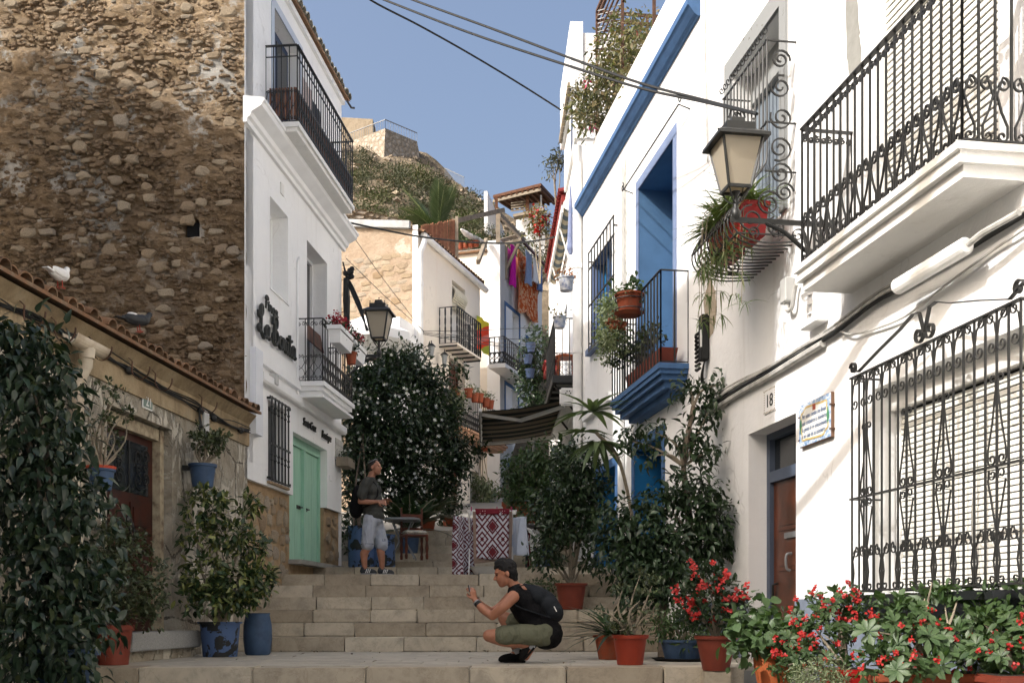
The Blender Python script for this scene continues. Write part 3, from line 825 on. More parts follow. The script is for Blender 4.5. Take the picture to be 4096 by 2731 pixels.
# meter box and cables along the low house
bx = wthing(FL, FL.a(202), FL.z(202, 421), 'meter_box', 'plain pale meter box hanging on cables above the wall pot', 'box')
link('case', bevmesh('case', 0.16, 0.06, 0.28, 0.008), M_GREYBOX, bx, loc=(0, 0.035, 0))
cb = wthing(FL, XH, 0, 'cable_bundle', 'bundle of black cables sagging under the low eave', 'cables')
path = [(-14,296),(0,302),(30,316),(55,329),(72,338),(88,343),(100,352),(128,369),(150,381),(172,393),(196,407),(215,418),(232,425),(248,431)]
r4 = random.Random(4)
for k in range(5):
    pts = []
    for px, py in path:
        a_, z_ = FL.hit(px, py, 0.05)
        pts.append((a_-XH, 0.05+r4.uniform(-0.015, 0.03), z_+r4.uniform(-0.035, 0.035)+(0.05 if k == 4 and px > 60 else 0)))
    MB().tube(cat(pts, 4), 0.011 if k < 3 else 0.007, 5).build('cable', M_CABLE, cb, smooth=True)
for px, py in ((72,340),(128,370),(200,410),(213,418),(240,430)):
    a_, z_ = FL.hit(px, py, 0.05); mb = MB().ell((a_-XH, 0.06, z_), 0.07, 0.035, 0.045); mb.build('clamp', M_CABLE, cb, smooth=True)
a_, z_ = FL.hit(199, 410, 0.06)
for q in range(3): MB().tube(cat([(a_-XH, 0.06, z_), (a_-XH-0.03+q*0.03, 0.08, z_-0.18), (a_-XH+0.02*q, 0.07, z_-0.36), (a_-XH-0.02, 0.05, z_-0.42)], 5), 0.008, 5).build('cable', M_CABLE, cb, smooth=True)

# ---- white house with the rubble gable ----------------------------------------
WX0, WX1 = FL.a(341.5), FL.a(244.5)
wh = wthing(FL, WX1, 0, 'white_townhouse', 'tall white townhouse with rubble stone gable, two balconies and mint double door', 'house')
def wx(px, d=0.0): return FL.a(px, d) - WX1
ZT = 10.0; ZB = 2.36; E = WX0 - WX1
holes = [(wx(288), wx(270), 5.28, 6.63, 0.30), (wx(327), wx(307), 4.3, 6.63, 0.30), (wx(300), wx(274), 7.62, 9.5, 0.22),
         (wx(286), wx(268), 2.46, 3.62, 0.16), (wx(327), wx(293), 2.36, 3.36, 0.20, 'b')]
mb = MB(); wall_with_holes(mb, E, 0, 2.36, ZT, holes); build_open(mb, 'wall', M_WHITE2, wh)
mb = MB(); mb.add([(E,0,2.36),(wx(327),0,2.36),(wx(327),-0.06,2.36),(E,-0.06,2.36),(wx(293),0,2.36),(0,0,2.36),(0,-0.06,2.36),(wx(293),-0.06,2.36)], [(0,1,2,3),(4,5,6,7)]); build_open(mb, 'wall', M_WHITE2, wh)
MB().box(E+0.003, -0.30, -7, -0.31, 0, ZT-0.02).build('wall', M_WHITE2, wh)
mb = MB(); mb.add([(E,0,0),(E,-0.32,0),(E,-0.32,ZT),(E,0,ZT)], [(0,1,2,3)]); build_open(mb, 'wall', M_WHITE2, wh)
# stone base
s_ = NT('ochre base mortar'); c_ = s_.ramp(s_.noise(3, 7, 0.7), [(0.3, (0.30,0.20,0.11)), (0.6, (0.46,0.33,0.20)), (0.8, (0.54,0.44,0.31))]); s_.bump(s_.noise(18, 7, 0.75), 0.9, 0.04)
M_BMORT = s_.done(c_, 0.95, 0.1)
base = MB(); wall_with_holes(base, E, 0, 0, 2.36, [(wx(327), wx(293), 1.33, 2.36, 0.14, 't')], -0.06)
bw = build_open(base, 'base_wall', M_BMORT, wh)
r5 = random.Random(21)
def stone_mesh(rs, wdt, hgt, dep, n=10):
    """flat-faced irregular stone, lying in x,z with its face towards +y"""
    m = MB(); ring = []
    ph = rs.uniform(0, 6.3)
    for k in range(n):
        a = 2*math.pi*k/n + rs.uniform(-0.16, 0.16)
        e = 0.75; ca = math.copysign(abs(math.cos(a))**e, math.cos(a)); sa = math.copysign(abs(math.sin(a))**e, math.sin(a))
        q = rs.uniform(0.66, 1.10); ring.append((ca*wdt/2*q, sa*hgt/2*q))
    V = [(x*1.05, -dep*0.6, z*1.05) for x, z in ring] + [(x*1.0, dep*0.35+rs.uniform(-0.1, 0.1)*dep, z*1.0) for x, z in ring] + [(x*0.72, dep*rs.uniform(0.75, 1.1), z*0.72) for x, z in ring] + [(rs.uniform(-.1,.1)*wdt, dep*rs.uniform(0.85, 1.1), 0)]
    Fq = []
    for k in range(n):
        k2 = (k+1) % n; Fq += [(k, k2, n+k2, n+k), (n+k, n+k2, 2*n+k2, 2*n+k), (2*n+k, 2*n+k2, 3*n)]
    me = bpy.data.meshes.new('stone'); me.from_pydata([(v[0], v[1], v[2]) for v in V], [], [tuple(reversed(f)) for f in Fq]); me.update(); return me
sm = [stone_mesh(r5, 1, 1, 1) for _ in range(14)]
def stones_on(parent, mat, x0, x1, z0, z1, n, smin, smax, dep, rs, asp=(1.1, 1.9), y=0.0, avoid=(), name='stone', tries=40, rad=0.42):
    placed = []
    for _ in range(n*tries):
        if len(placed) >= n: break
        f = len(placed)/n; wd = smax + (smin-smax)*min(1, f*1.15) * rs.uniform(0.8, 1.0); ht = wd/rs.uniform(*asp)
        x, z = rs.uniform(x0+wd*0.45, x1-wd*0.45), rs.uniform(z0+ht*0.45, z1-ht*0.45)
        if any(a < x < b and c < z < d for a, b, c, d in avoid): continue
        if any(abs(x-p[0]) < (wd+p[2])*rad and abs(z-p[1]) < (ht+p[3])*rad for p in placed): continue
        placed.append((x, z, wd, ht))
        link(name, sm[rs.randrange(14)], mat, parent, loc=(x, y, z), rot=(0, rs.uniform(-0.15, 0.15), 0), scale=(wd*(-1 if rs.random() < .5 else 1), dep*rs.uniform(0.5, 1.2), ht))
    return placed
stones_on(bw, M_BASEST, wx(293)+0.05, 0.0, 0.0, 2.3, 75, 0.13, 0.34, 0.035, r5, (0.9, 1.5), -0.062)
stones_on(bw, M_BASEST, E, wx(327)-0.03, 1.2, 2.3, 26, 0.12, 0.3, 0.035, r5, (0.8, 1.3), -0.062)
# rubble gable
FG = Frame(*FL.w(WX1, 0, 0).xy, -1, 0.1023)
gb = wthing(FG, 0, 0, 'gable_wall', None, None)
gb.parent = wh; gb.matrix_parent_inverse = Matrix.Identity(4); gb.location = (0, 0, 0); gb.rotation_euler = (0, 0, FG.ang-FL.ang)
s_ = NT('earthy rubble mortar')
n1 = s_.noise(1.1, 7, 0.7); n2 = s_.noise(4.5, 8, 0.75, s_.co(scale=(0.55, 1, 1.3)), 0.5)
c_ = s_.ramp(n2, [(0.3, (0.12,0.082,0.05)), (0.46, (0.28,0.20,0.12)), (0.6, (0.40,0.30,0.20)), (0.78, (0.48,0.385,0.28))])
hi = s_.ramp(s_.math('ADD', n1, s_.math('MULTIPLY', s_.math('SUBTRACT', s_.noise(5, 7, 0.75), 0.5), 0.5)), [(0.53, 0.0), (0.60, 1.0)])
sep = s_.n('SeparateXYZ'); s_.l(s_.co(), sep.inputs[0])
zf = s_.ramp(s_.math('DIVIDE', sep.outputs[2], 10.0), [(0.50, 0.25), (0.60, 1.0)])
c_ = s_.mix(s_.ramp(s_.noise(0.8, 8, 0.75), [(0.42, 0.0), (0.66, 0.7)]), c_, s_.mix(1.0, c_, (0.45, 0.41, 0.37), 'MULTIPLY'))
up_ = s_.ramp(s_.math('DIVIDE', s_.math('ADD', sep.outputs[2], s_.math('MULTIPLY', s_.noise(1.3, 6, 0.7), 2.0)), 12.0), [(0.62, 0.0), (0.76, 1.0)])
c_ = s_.mix(up_, c_, s_.mix(1.0, c_, (1.55, 1.6, 1.65), 'MULTIPLY'))  # same lift for the mortar: paler upper wall plus painted sunlight
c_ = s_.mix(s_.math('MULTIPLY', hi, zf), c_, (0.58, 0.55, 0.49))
s_.bump(s_.math('ADD', n2, s_.noise(24, 8, 0.8)), 1.0, 0.06)
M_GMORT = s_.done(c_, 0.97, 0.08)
V = []; Fc = []; nx, nz = 110, 150; GX, GZ0, GZ1 = 6.0, 2.6, 10.6
hole = (FG.a(197), FG.a(183), FG.z(190, 234), FG.z(190, 219))
if hole[0] > hole[1]: hole = (hole[1], hole[0], hole[2], hole[3])
for j in range(nz+1):
    for i in range(nx+1):
        x, z = GX*i/nx, GZ0+(GZ1-GZ0)*j/nz
        e = min(1.0, x/0.08)
        h = noise.fractal(Vector((x*3.0, 0, z*5.0)), 0.8, 2.1, 6)*0.045 + noise.noise(Vector((x*0.7, 3, z*0.7)))*0.04
        h2 = noise.cell_vector(Vector((x*7, 1, z*10)))[0]*0.012
        y = (h + h2)*e - 0.05
        if hole[0] < x < hole[1] and hole[2] < z < hole[3]: y = -0.35
        V.append((x + (noise.noise(Vector((0, 0, z*4)))*0.025 if i == 0 else 0), y, z))
for j in range(nz):
    for i in range(nx):
        a = j*(nx+1)+i; Fc.append((a, a+1, a+nx+2, a+nx+1))
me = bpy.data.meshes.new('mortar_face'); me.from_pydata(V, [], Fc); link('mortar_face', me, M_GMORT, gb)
mb = MB(); mb.add([(0.0,-0.05,2.6),(0.0,-0.35,2.6),(0.0,-0.35,10.6),(0.0,-0.05,10.6)], [(0,1,2,3)]); build_open(mb, 'edge_plaster', M_WHITE2, gb)
r6 = random.Random(31)
MB().box(hole[0]+0.01, hole[1]-0.01, -0.2, -0.12, hole[2]+0.01, hole[3]-0.01).build('hole_shade_panel', M_DARK, gb)  # near-black panel set in the putlog hole, painting its inner shade
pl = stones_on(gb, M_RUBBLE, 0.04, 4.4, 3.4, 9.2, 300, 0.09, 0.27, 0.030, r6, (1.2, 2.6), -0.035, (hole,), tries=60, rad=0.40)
mb = MB(); r7 = random.Random(32)
for _ in range(9000):
    x, z = r7.uniform(0.06, 6.0), r7.uniform(2.8, 10.6)
    if hole[0]-0.05 < x < hole[1]+0.05 and hole[2]-0.05 < z < hole[3]+0.05: continue
    if any(abs(x-p[0]) < p[2]*0.4 and abs(z-p[1]) < p[3]*0.4 for p in pl): continue
    s = r7.uniform(0.025, 0.085)*(1.5 if x > 4.6 else 1)
    src = sm[r7.randrange(14)]; q = r7.uniform(-0.3, 0.3); sx = s*r7.uniform(1.0, 1.9); sz = s*r7.uniform(0.6, 1.0); sy = r7.uniform(0.012, 0.034)
    vv = [Vector((v.co.x*sx*math.cos(q)-v.co.z*sz*math.sin(q)+x, v.co.y*sy-0.04, v.co.x*sx*math.sin(q)+v.co.z*sz*math.cos(q)+z)) for v in src.vertices]
    mb.add(vv, [tuple(p.vertices) for p in src.polygons])
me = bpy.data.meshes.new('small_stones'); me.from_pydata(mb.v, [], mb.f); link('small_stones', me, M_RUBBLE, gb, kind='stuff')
# openings of the white house
M_SHUT = plain('white shutter', (0.70,0.70,0.68), 0.6, 0.08, 4, 0.15, 40)
for i, (a, b, c, d, e) in enumerate(holes[:2]):
    wn = thing('window', None, None, parent=wh)
    MB().box(a, b, -0.32, -0.295, c, d).build('pane', M_GLASSD if i == 1 else M_SHUT, wn)
    f = MB(); f.box(a, a+0.05, -0.295, -0.25, c, d); f.box(b-0.05, b, -0.295, -0.25, c, d); f.box(a+0.05, b-0.05, -0.295, -0.25, d-0.05, d); f.box((a+b)/2-0.03, (a+b)/2+0.03, -0.295, -0.26, c, d-0.05)
    f.build('frame', M_TRIM, wn)
    if i == 0: MB().box(a-0.02, b+0.02, -0.28, 0.02, c-0.02, c+0.003).build('sill', M_TRIM, wn)
    else:
        q = MB(); 
        for k in range(9): q.beam((a+0.02, -0.12+0.008*k, c+1.05-k*0.035), (b-0.02, -0.12+0.008*k, c+1.05-k*0.035), 0.03, 0.02)
        q.build('rolled_blind', M_WOOD, wn)
a, b, c, d, e = holes[2]
dn = thing('balcony_door', None, None, parent=wh)
M_NAVY = plain('navy blue woodwork', hexc('#34435f'), 0.6, 0.2, 5, 0.15, 40)
MB().box(a, b, -0.26, -0.20, c, d).build('leaf', M_NAVY, dn)
for k in range(2): MB().box(a+0.08+k*(b-a)/2, a+(b-a)/2-0.06+k*(b-a)/2, -0.20, -0.19, c+0.9, d-0.12).build('pane', M_GLASSD, dn)
mb = MB(); mb.box(b, b+0.13, -0.01, 0.012, c, d+0.13); mb.box(a-0.13, a, -0.01, 0.012, c, d+0.13); mb.box(a, b, -0.01, 0.012, d, d+0.13); mb.build('surround', plain('pale grey-blue trim', hexc('#b9c2cf'), 0.8, 0.08, 4, 0.1), dn)
a, b, c, d, e = holes[3]
gw = thing('grille_window', None, None, parent=wh)
MB().box(a, b, -0.19, -0.155, c, d).build('pane', M_GLASSD, gw)
for k in range(6):
    x = a+0.03+(b-a-0.06)*k/5; q = MB(); q.tube([(x,0.05,c-0.02),(x,0.05,d+0.06)], 0.013, 6)
    for zz in (0.25, 0.32, 0.85, 0.92): q.ell((x,0.05,c+(d-c)*zz), 0.024, 0.024, 0.022, 8, 5)
    q.build('bar', M_IRON, gw, smooth=True)
q = MB()
for zz in (c, c+(d-c)*0.45, d+0.04): q.beam((a-0.06, 0.05, zz), (b+0.06, 0.05, zz), 0.014, 0.03)
for X in (a-0.05, b+0.05):
    for zz in (c+0.02, d+0.02): q.beam((X, -0.02, zz), (X, 0.06, zz), 0.02, 0.03)
q.build('crossbar', M_IRON, gw)
MB().box(a-0.05, b+0.05, -0.15, 0.045, c-0.06, c-0.025).build('sill', M_BASEST, gw)
# mint double door
s_ = NT('mint painted planks'); sp = s_.n('SeparateXYZ'); s_.l(s_.co(), sp.inputs[0])
c_ = s_.ramp(s_.noise(4, 5, 0.6, s_.co(scale=(6, 6, 0.7))), [(0.3, hexc('#93bfa7')), (0.7, hexc('#a6cfb8'))]); s_.bump(s_.noise(14, 4, 0.6, s_.co(scale=(8, 8, 0.5))), 0.2, 0.004)
M_MINT = s_.done(c_, 0.55, 0.3)
a, b = wx(327), wx(293); c, d = 1.36, 3.36
md = thing('double_door', None, None, parent=wh)
f = MB(); f.box(a, a+0.09, -0.20, -0.12, c, d); f.box(b-0.09, b, -0.20, -0.12, c, d); f.box(a+0.09, b-0.09, -0.20, -0.12, d-0.14, d); f.box((a+b)/2-0.06, (a+b)/2+0.06, -0.195, -0.10, c, d-0.14); f.build('frame', M_MINT, md)
for s in (0, 1):
    l0, l1 = (a+0.09, (a+b)/2-0.062) if s == 0 else ((a+b)/2+0.062, b-0.09)
    n = 5
    for k in range(n):
        w_ = (l1-l0)/n; MB().box(l0+k*w_+0.002, l0+(k+1)*w_-0.002, -0.19, -0.155+0.002*(k % 2), c+0.01, d-0.145).build('plank', M_MINT, md)
    hx = l1-0.12 if s == 0 else l0+0.14
    h = MB(); h.box(hx-0.10, hx+0.10, -0.155, -0.145, c+0.86, c+0.92); h.tube([(hx-0.07,-0.145,c+0.89),(hx-0.06,-0.10,c+0.89),(hx+0.09,-0.10,c+0.885)], 0.012, 6); h.build('handle', M_IRON, md)
MB().box(a, b, -0.205, -0.19, c, d).build('backing', M_DARK, md)
mb = MB(); mb.box(wx(336), wx(292), -0.3, 0.16, 1.28, 1.352); mb.build('threshold', m_limestone('grey threshold', (0.33,0.32,0.29)), wh)
# mouldings
mb = MB(); mb.sweep([(0.0,7.20),(0.05,7.20),(0.06,7.26),(0.10,7.28),(0.12,7.34),(0.26,7.42),(0.28,7.47),(0.30,7.48),(0.30,7.52),(0.0,7.56)], E-0.10, 0.06); mb.build('cornice', M_TRIM, wh)
mb = MB(); mb.sweep([(0.0,3.80),(0.07,3.80),(0.09,3.83),(0.09,3.93),(0.0,3.97)], E-0.05, wx(257.5)); mb.build('string_course', M_TRIM, wh)
mb = MB(); mb.box(wx(299), wx(257.5), 0, 0.07, 4.05, 4.18); mb.build('cable_trunking', M_TRIM, wh)
mb = MB(); mb.box(wx(257.3), wx(250), 0.0, 0.085, 3.0, 4.2); mb.build('cable_trunking', plain('pale blue-white trunking', (0.70,0.72,0.76), 0.5, 0.05, 4, 0.0), wh)
for px, zz0, zz1 in ((296.5, 3.9, 6.1),): MB().tube([(wx(px), 0.02, zz0), (wx(px), 0.02, zz1), (wx(px)-0.06, 0.02, zz1+0.06), (wx(px)-0.12, 0.0, zz1+0.06)], 0.02, 8).build('conduit', M_TRIM, wh, smooth=True)
link('junction_box', bevmesh('junction_box', 0.2, 0.09, 0.42, 0.01), M_TRIM, wh, loc=(wx(300), 0.05, 4.0))
q = link('wall_lamp', bevmesh('wall_lamp', 0.14, 0.11, 0.15, 0.008), M_GREYBOX, wh, loc=(wx(270), 0.06, 4.02-0.09))
link('switch_plate', bevmesh('switch_plate', 0.16, 0.015, 0.1, 0.004), M_TRIM, wh, loc=(wx(330.5), 0.01, FL.z(330.5, 478)))
# roof with tile edge
mb = MB(); mb.add([(E-0.05,0.12,9.98),(0.1,0.12,9.98),(0.1,-3.4,10.9),(E-0.2,-3.4,10.9),(E-0.2,-7.2,9.6),(0.1,-7.2,9.6),(E-0.2,0.12,10.02),(0.1,0.12,10.02),(0.1,-3.4,10.96),(E-0.2,-3.4,10.96),(E-0.2,-7.2,9.66),(0.1,-7.2,9.66)],
  [(0,1,2,3),(3,2,5,4),(6,9,8,7),(9,10,11,8),(0,6,7,1),(4,5,11,10),(0,3,9,6),(3,4,10,9),(1,7,8,2),(2,8,11,5)])
roof = mb.build('roof', M_ROOF, wh)
MB().box(E-0.03, 0.06, -0.2, 0.06, 9.88, 9.97).build('eave', M_TRIM, wh)
M_ROOFG = plain('pale lichened tile', (0.40,0.38,0.32), 0.95, 0.4, 9, 0.5, 40, 0.01, objvar=0.3)
for i in range(27):
    link('roof_tile', tile_me.copy() if i == 0 else rt_me, M_ROOFG, roof, loc=(E-0.05+i*0.19, 0.13+r3.uniform(-0.02, 0.02), 10.02+r3.uniform(-0.012, 0.012)), rot=(R(-15), r3.uniform(-0.06, 0.06), r3.uniform(-0.05, 0.05)))
    if i == 0:
        rt_me = roof.children[-1].data; rt_me.materials.clear(); rt_me.materials.append(M_ROOFG)
MB().tube([(E,0.1,9.95),(E-0.1,0.16,9.86),(E-0.16,0.2,9.88)], 0.02, 6).build('gutter_spout', M_IRONG, roof)
MB().box(wx(283), wx(280)-0.0, 0, 0.02, 6.85+0.0, 7.02).build('vent', M_TRIMD, wh)

# upper balcony
by0, by1 = FL.a(353, 0.48)-WX1, FL.a(298, 0.48)-WX1
bl = wthing(FL, WX1, 0, 'upper_balcony', 'high black iron balcony on the white townhouse with brown screening', 'balcony')
MB().slab3([(0.50, 7.53, 7.60, 0.03), (0.46, 7.47, 7.53, 0.0)], by0, by1).build('slab', M_TRIMD, bl)
railing(bl, by0, by1, 0.47, 7.61, 8.72, M_IRON, 0.125, 0.0, 0.55, 0.014, mid_rail=8.56, rail_w=0.045, scroll='heart')
M_REEDB = plain('brown reed screening', hexc('#7d5a49'), 0.9, 0.3, 6, 0.5, 40, 0.01)
q = MB()
for k in range(74):
    X = by0+0.04+(by1-by0-0.08)*k/73; q.tube([(X,0.44,7.66),(X+r3.uniform(-.006,.006),0.44,8.12)], 0.018, 5)
for k in range(9): q.tube([(by1-0.03,0.06+k*0.045,7.66),(by1-0.03,0.06+k*0.045,8.12)], 0.018, 5)
q.build('reed_screen', M_REEDB, bl, kind='stuff')
# washing on the balcony
for nm, px, col, z0, z1, lab in (('hanging_garment', 313, (0.03,0.035,0.05), 7.75, 8.5, 'dark garment drying behind the high balcony rail'),
                                ('hanging_towel', 304, (0.50,0.42,0.40), 7.9, 8.6, 'pale flowered towel drying behind the high balcony rail'),
                                ('red_cloth', 322, (0.42,0.08,0.04), 7.8, 8.15, 'red cloth drying behind the high balcony rail')):
    t = wthing(FL, FL.a(px, 0.3), z1, nm, lab, 'laundry', d=0.34)
    V = []; Fq = []
    for i in range(9):
        for j in range(6):
            X = (i/8-0.5)*0.5; V.append((X, 0.025*math.sin(i*1.9+j*0.4)*(0.3+j/5), -(z1-z0)*j/5))
    for i in range(8):
        for j in range(5): a = i*6+j; Fq.append((a, a+1, a+7, a+6))
    m2 = MB(); m2.v = V; m2.f = Fq; o = build_open(m2, 'cloth', plain('cloth '+nm, col, 0.9, 0.3, 8, 0.3, 60), t)
    o.modifiers.new('t', 'SOLIDIFY').thickness = 0.006
# lower balcony
cy0, cy1 = FL.a(352, 0.42)-WX1, FL.a(322.5, 0.42)-WX1
bl2 = wthing(FL, WX1, 0, 'lower_balcony', 'black scrolled iron balcony with white moulded slab above the mint door', 'balcony')
MB().slab3([(0.46, 4.11, 4.18, 0.04), (0.42, 4.04, 4.11, 0.0), (0.36, 3.97, 4.04, -0.06), (0.44, 3.93, 3.97, 0.02)], cy0, cy1).build('slab', M_TRIM, bl2)
railing(bl2, cy0, cy1, 0.42, 4.19, 5.18, M_IRON, 0.15, 0.17, 0.48, 0.013, rail_w=0.03, scroll='heart')
# hook hanging out above: flower boxes
for i, (p0, p1) in enumerate(((327.5, 341), (343, 354))):
    X1, X0 = FL.a(p0, 0.46)-WX1, FL.a(p1, 0.46)-WX1
    t = wthing(FL, WX1+(X0+X1)/2, 4.84, 'flower_box', ('nearer' if i == 0 else 'farther')+' white flower box of red flowers hung on the lower balcony', 'planter', d=0.57, group='flower boxes on the lower balcony')
    L = (X1-X0)
    m2 = MB(); hw = L/2
    m2.add([(-hw*0.86,-0.08,0),(hw*0.86,-0.08,0),(hw*0.86,0.08,0),(-hw*0.86,0.08,0),(-hw,-0.10,0.2),(hw,-0.10,0.2),(hw,0.10,0.2),(-hw,0.10,0.2)], [(0,3,2,1),(4,5,6,7),(0,1,5,4),(1,2,6,5),(2,3,7,6),(3,0,4,7)])
    m2.build('trough', M_TRIM, t); m3 = MB(); m3.box(-hw-0.02, hw+0.02, -0.115, 0.115, 0.205, 0.27); m3.build('rim', M_TRIM, t)
    m4 = MB(); m4.box(-hw+0.01, hw-0.01, -0.1, 0.1, 0.19, 0.21); m4.build('soil', M_SOIL, t)
    crown(t, [((x, 0, 0.33), 0.13, 0.12, 0.09) for x in np.linspace(-hw+0.1, hw-0.1, 4)], 260, 0.055, ML_DARK, 40+i, name='foliage')
    crown(t, [((x, 0, 0.42), 0.12, 0.12, 0.07) for x in np.linspace(-hw+0.1, hw-0.1, 5)], 420 if i == 0 else 260, 0.028, m_leaf('crimson petal', [(0.30,0.008,0.02),(0.42,0.012,0.035)], 0.5, 0.15), 42+i, tpl=leaf_tpl(1, 0.9, 0.1, 0.1, 'petal'), name='blossom', droop=-0.3)

# ---- lettering on the white house
M_LET = plain('black cut-out lettering', (0.022, 0.024, 0.022), 0.6, 0.2, 10, 0.1)
GLY = {
 'L': (1.25, [[(0.02,1.75),(0.08,1.35),(0.32,1.3),(0.72,1.7),(0.78,2.15),(0.62,2.35),(0.46,2.1),(0.5,1.4),(0.42,0.5),(0.22,0.12),(0.0,0.3),(0.1,0.58),(0.3,0.42),(0.62,0.05),(1.0,-0.18),(1.3,0.05)]]),
 'a': (0.95, [[(0.72,0.85),(0.45,1.0),(0.12,0.7),(0.1,0.25),(0.32,0.02),(0.6,0.25),(0.74,0.95),(0.7,0.3),(0.82,0.03),(1.0,0.15)]]),
 'B': (1.25, [[(0.45,2.0),(0.42,1.0),(0.36,0.25)], [(0.08,1.55),(0.2,2.1),(0.6,2.35),(0.95,2.05),(0.85,1.5),(0.45,1.25),(0.9,1.1),(1.1,0.55),(0.8,0.05),(0.35,-0.02),(0.05,0.35),(0.1,0.8)]]),
 'o': (0.85, [[(0.5,0.98),(0.15,0.75),(0.1,0.25),(0.4,0.0),(0.7,0.25),(0.7,0.75),(0.45,0.98),(0.85,0.85)]]),
 'n': (0.85, [[(0.05,0.9),(0.15,0.95),(0.15,0.02)], [(0.15,0.5),(0.4,0.95),(0.58,0.85),(0.6,0.15),(0.78,0.02),(0.9,0.15)]]),
 'i': (0.42, [[(0.05,0.8),(0.15,0.95),(0.15,0.2),(0.3,0.02),(0.42,0.15)], [(0.16,1.3),(0.2,1.36)]]),
 't': (0.6, [[(0.25,1.75),(0.2,0.3),(0.38,0.02),(0.6,0.2)], [(-0.15,1.35),(0.3,1.25),(0.75,1.4)]]),
 'F': (0.9, [[(0.35,1.9),(0.25,0.9),(0.1,0.0)], [(0.05,1.5),(0.3,2.05),(0.8,1.95),(0.85,1.5)], [(0.15,1.0),(0.6,1.05)]]),
 'c': (0.75, [[(0.68,0.8),(0.4,1.0),(0.12,0.65),(0.15,0.2),(0.42,0.0),(0.75,0.2)]]),
}
def script(word, name, par, x, y, z, h, wd, r, mat):
    """joined-up lettering; runs towards -x (to the right as seen from the street)"""
    u = 0; tot = sum(GLY[c][0] for c in word if c != ' ') + 0.5*word.count(' '); k = wd/tot
    for c in word:
        if c == ' ': u += 0.5; continue
        m = MB()
        for st in GLY[c][1]:
            m.tube([(x-(u+p.x)*k, y, z+p.y*h) for p in cat([(a, b, 0) for a, b in st], 6)], r, 6)
        m.build(name, mat, par, smooth=True); u += GLY[c][0]
lt = wthing(FL, FL.a(255), 4.47, 'wall_lettering', 'black script lettering reading La Bonita high on the white wall', 'sign')
script('La Bonita', 'letter', lt, 0, 0.05, 0.0, 0.175, 1.72, 0.027, M_LET)
script('Finca', 'letter', lt, -0.30, 0.05, 0.42, 0.088, 0.55, 0.017, M_LET)
l2 = wthing(FL, FL.a(302), 3.55, 'shop_lettering', 'small black lettering reading Santa Cruz Boutique over the mint door', 'sign')
text('Santa Cruz', 'letters', M_LET, l2, (0, 0.02, 0.0), (R(90), 0, R(180)), 0.19, 0.012, shear=0.25, sx=0.85)
text('Boutique', 'letters', M_LET, l2, (-1.08, 0.02, -0.02), (R(90), 0, R(180)), 0.19, 0.012, shear=0.25, sx=0.85)
# little wooden planter by the mint door
t = wthing(FL, FL.a(344, 0.1), FL.z(344, 470), 'wall_planter', 'whitewashed wooden wall planter right of the mint door', 'planter')
q = MB(); q.box(-0.25, 0.25, 0.02, 0.24, 0.0, 0.16); q.build('box', M_WOODG, t)
for k in range(3): MB().box(-0.25, 0.25, 0.0, 0.018, 0.17+k*0.115, 0.275+k*0.115).build('board', plain('whitewashed board', (0.52,0.51,0.47), 0.85, 0.2, 8, 0.3, 40), t)
crown(t, [((0, 0.13, 0.2), 0.2, 0.1, 0.07)], 160, 0.05, ML_DARK, 45)

M_NEIGH = m_white('ochre neighbour wash', (0.34, 0.33, 0.31))
# unseen neighbours behind the low house: added and stepped in height to shade terrace and gable
fp = [(-11.5,6.1),(-5.6,6.1),(-6.2,10.3),(-11.5,10.3)]
nb = MB(); nb.add([(x,y,-0.2) for x, y in fp]+[(x,y,12.3) for x, y in fp]+[(-8.8,6.1,13.3),(-8.8,10.3,13.3)], [(0,1,5,4),(1,2,6,5),(2,3,7,6),(3,0,4,7),(4,5,8),(6,7,9),(5,6,9,8),(7,4,8,9)])
nb.build('unseen_neighbour_house', M_NEIGH, label='tall ochre house standing left of the low house, unseen, sized to cast shade', category='house')
fp = [(-11.5,10.32),(-6.22,10.32),(-6.75,13.0),(-11.5,13.0)]
nb = MB(); nb.add([(x,y,-0.2) for x, y in fp]+[(-11.5,10.32,11.0),(-6.22,10.32,9.75),(-6.75,13.0,9.75),(-11.5,13.0,11.0)]+[(-10.0,10.32,11.5),(-10.0,13.0,11.5)], [(0,1,5,4),(1,2,6,5),(2,3,7,6),(3,0,4,7),(4,5,8),(6,7,9),(5,6,9,8),(7,4,8,9)])
nb.build('unseen_neighbour_house', M_NEIGH, label='middle-height ochre house behind the low roof, unseen, stepped to shape the gable shade', category='house')
nb = MB(); nb.box(-11.5, -4.6, -14, 5.1, -0.2, 5.6)
nb.build('unseen_neighbour_house', M_NEIGH, label='flat-roofed ochre house left of the camera, unseen, sized to shade the street', category='house')
nb = MB(); nb.box(-11.5, -4.6, 5.12, 6.08, -0.2, 6.7)
nb.build('unseen_neighbour_house', M_NEIGH, label='two-storey ochre house left of the camera, unseen, added to shade the terrace edge', category='house')
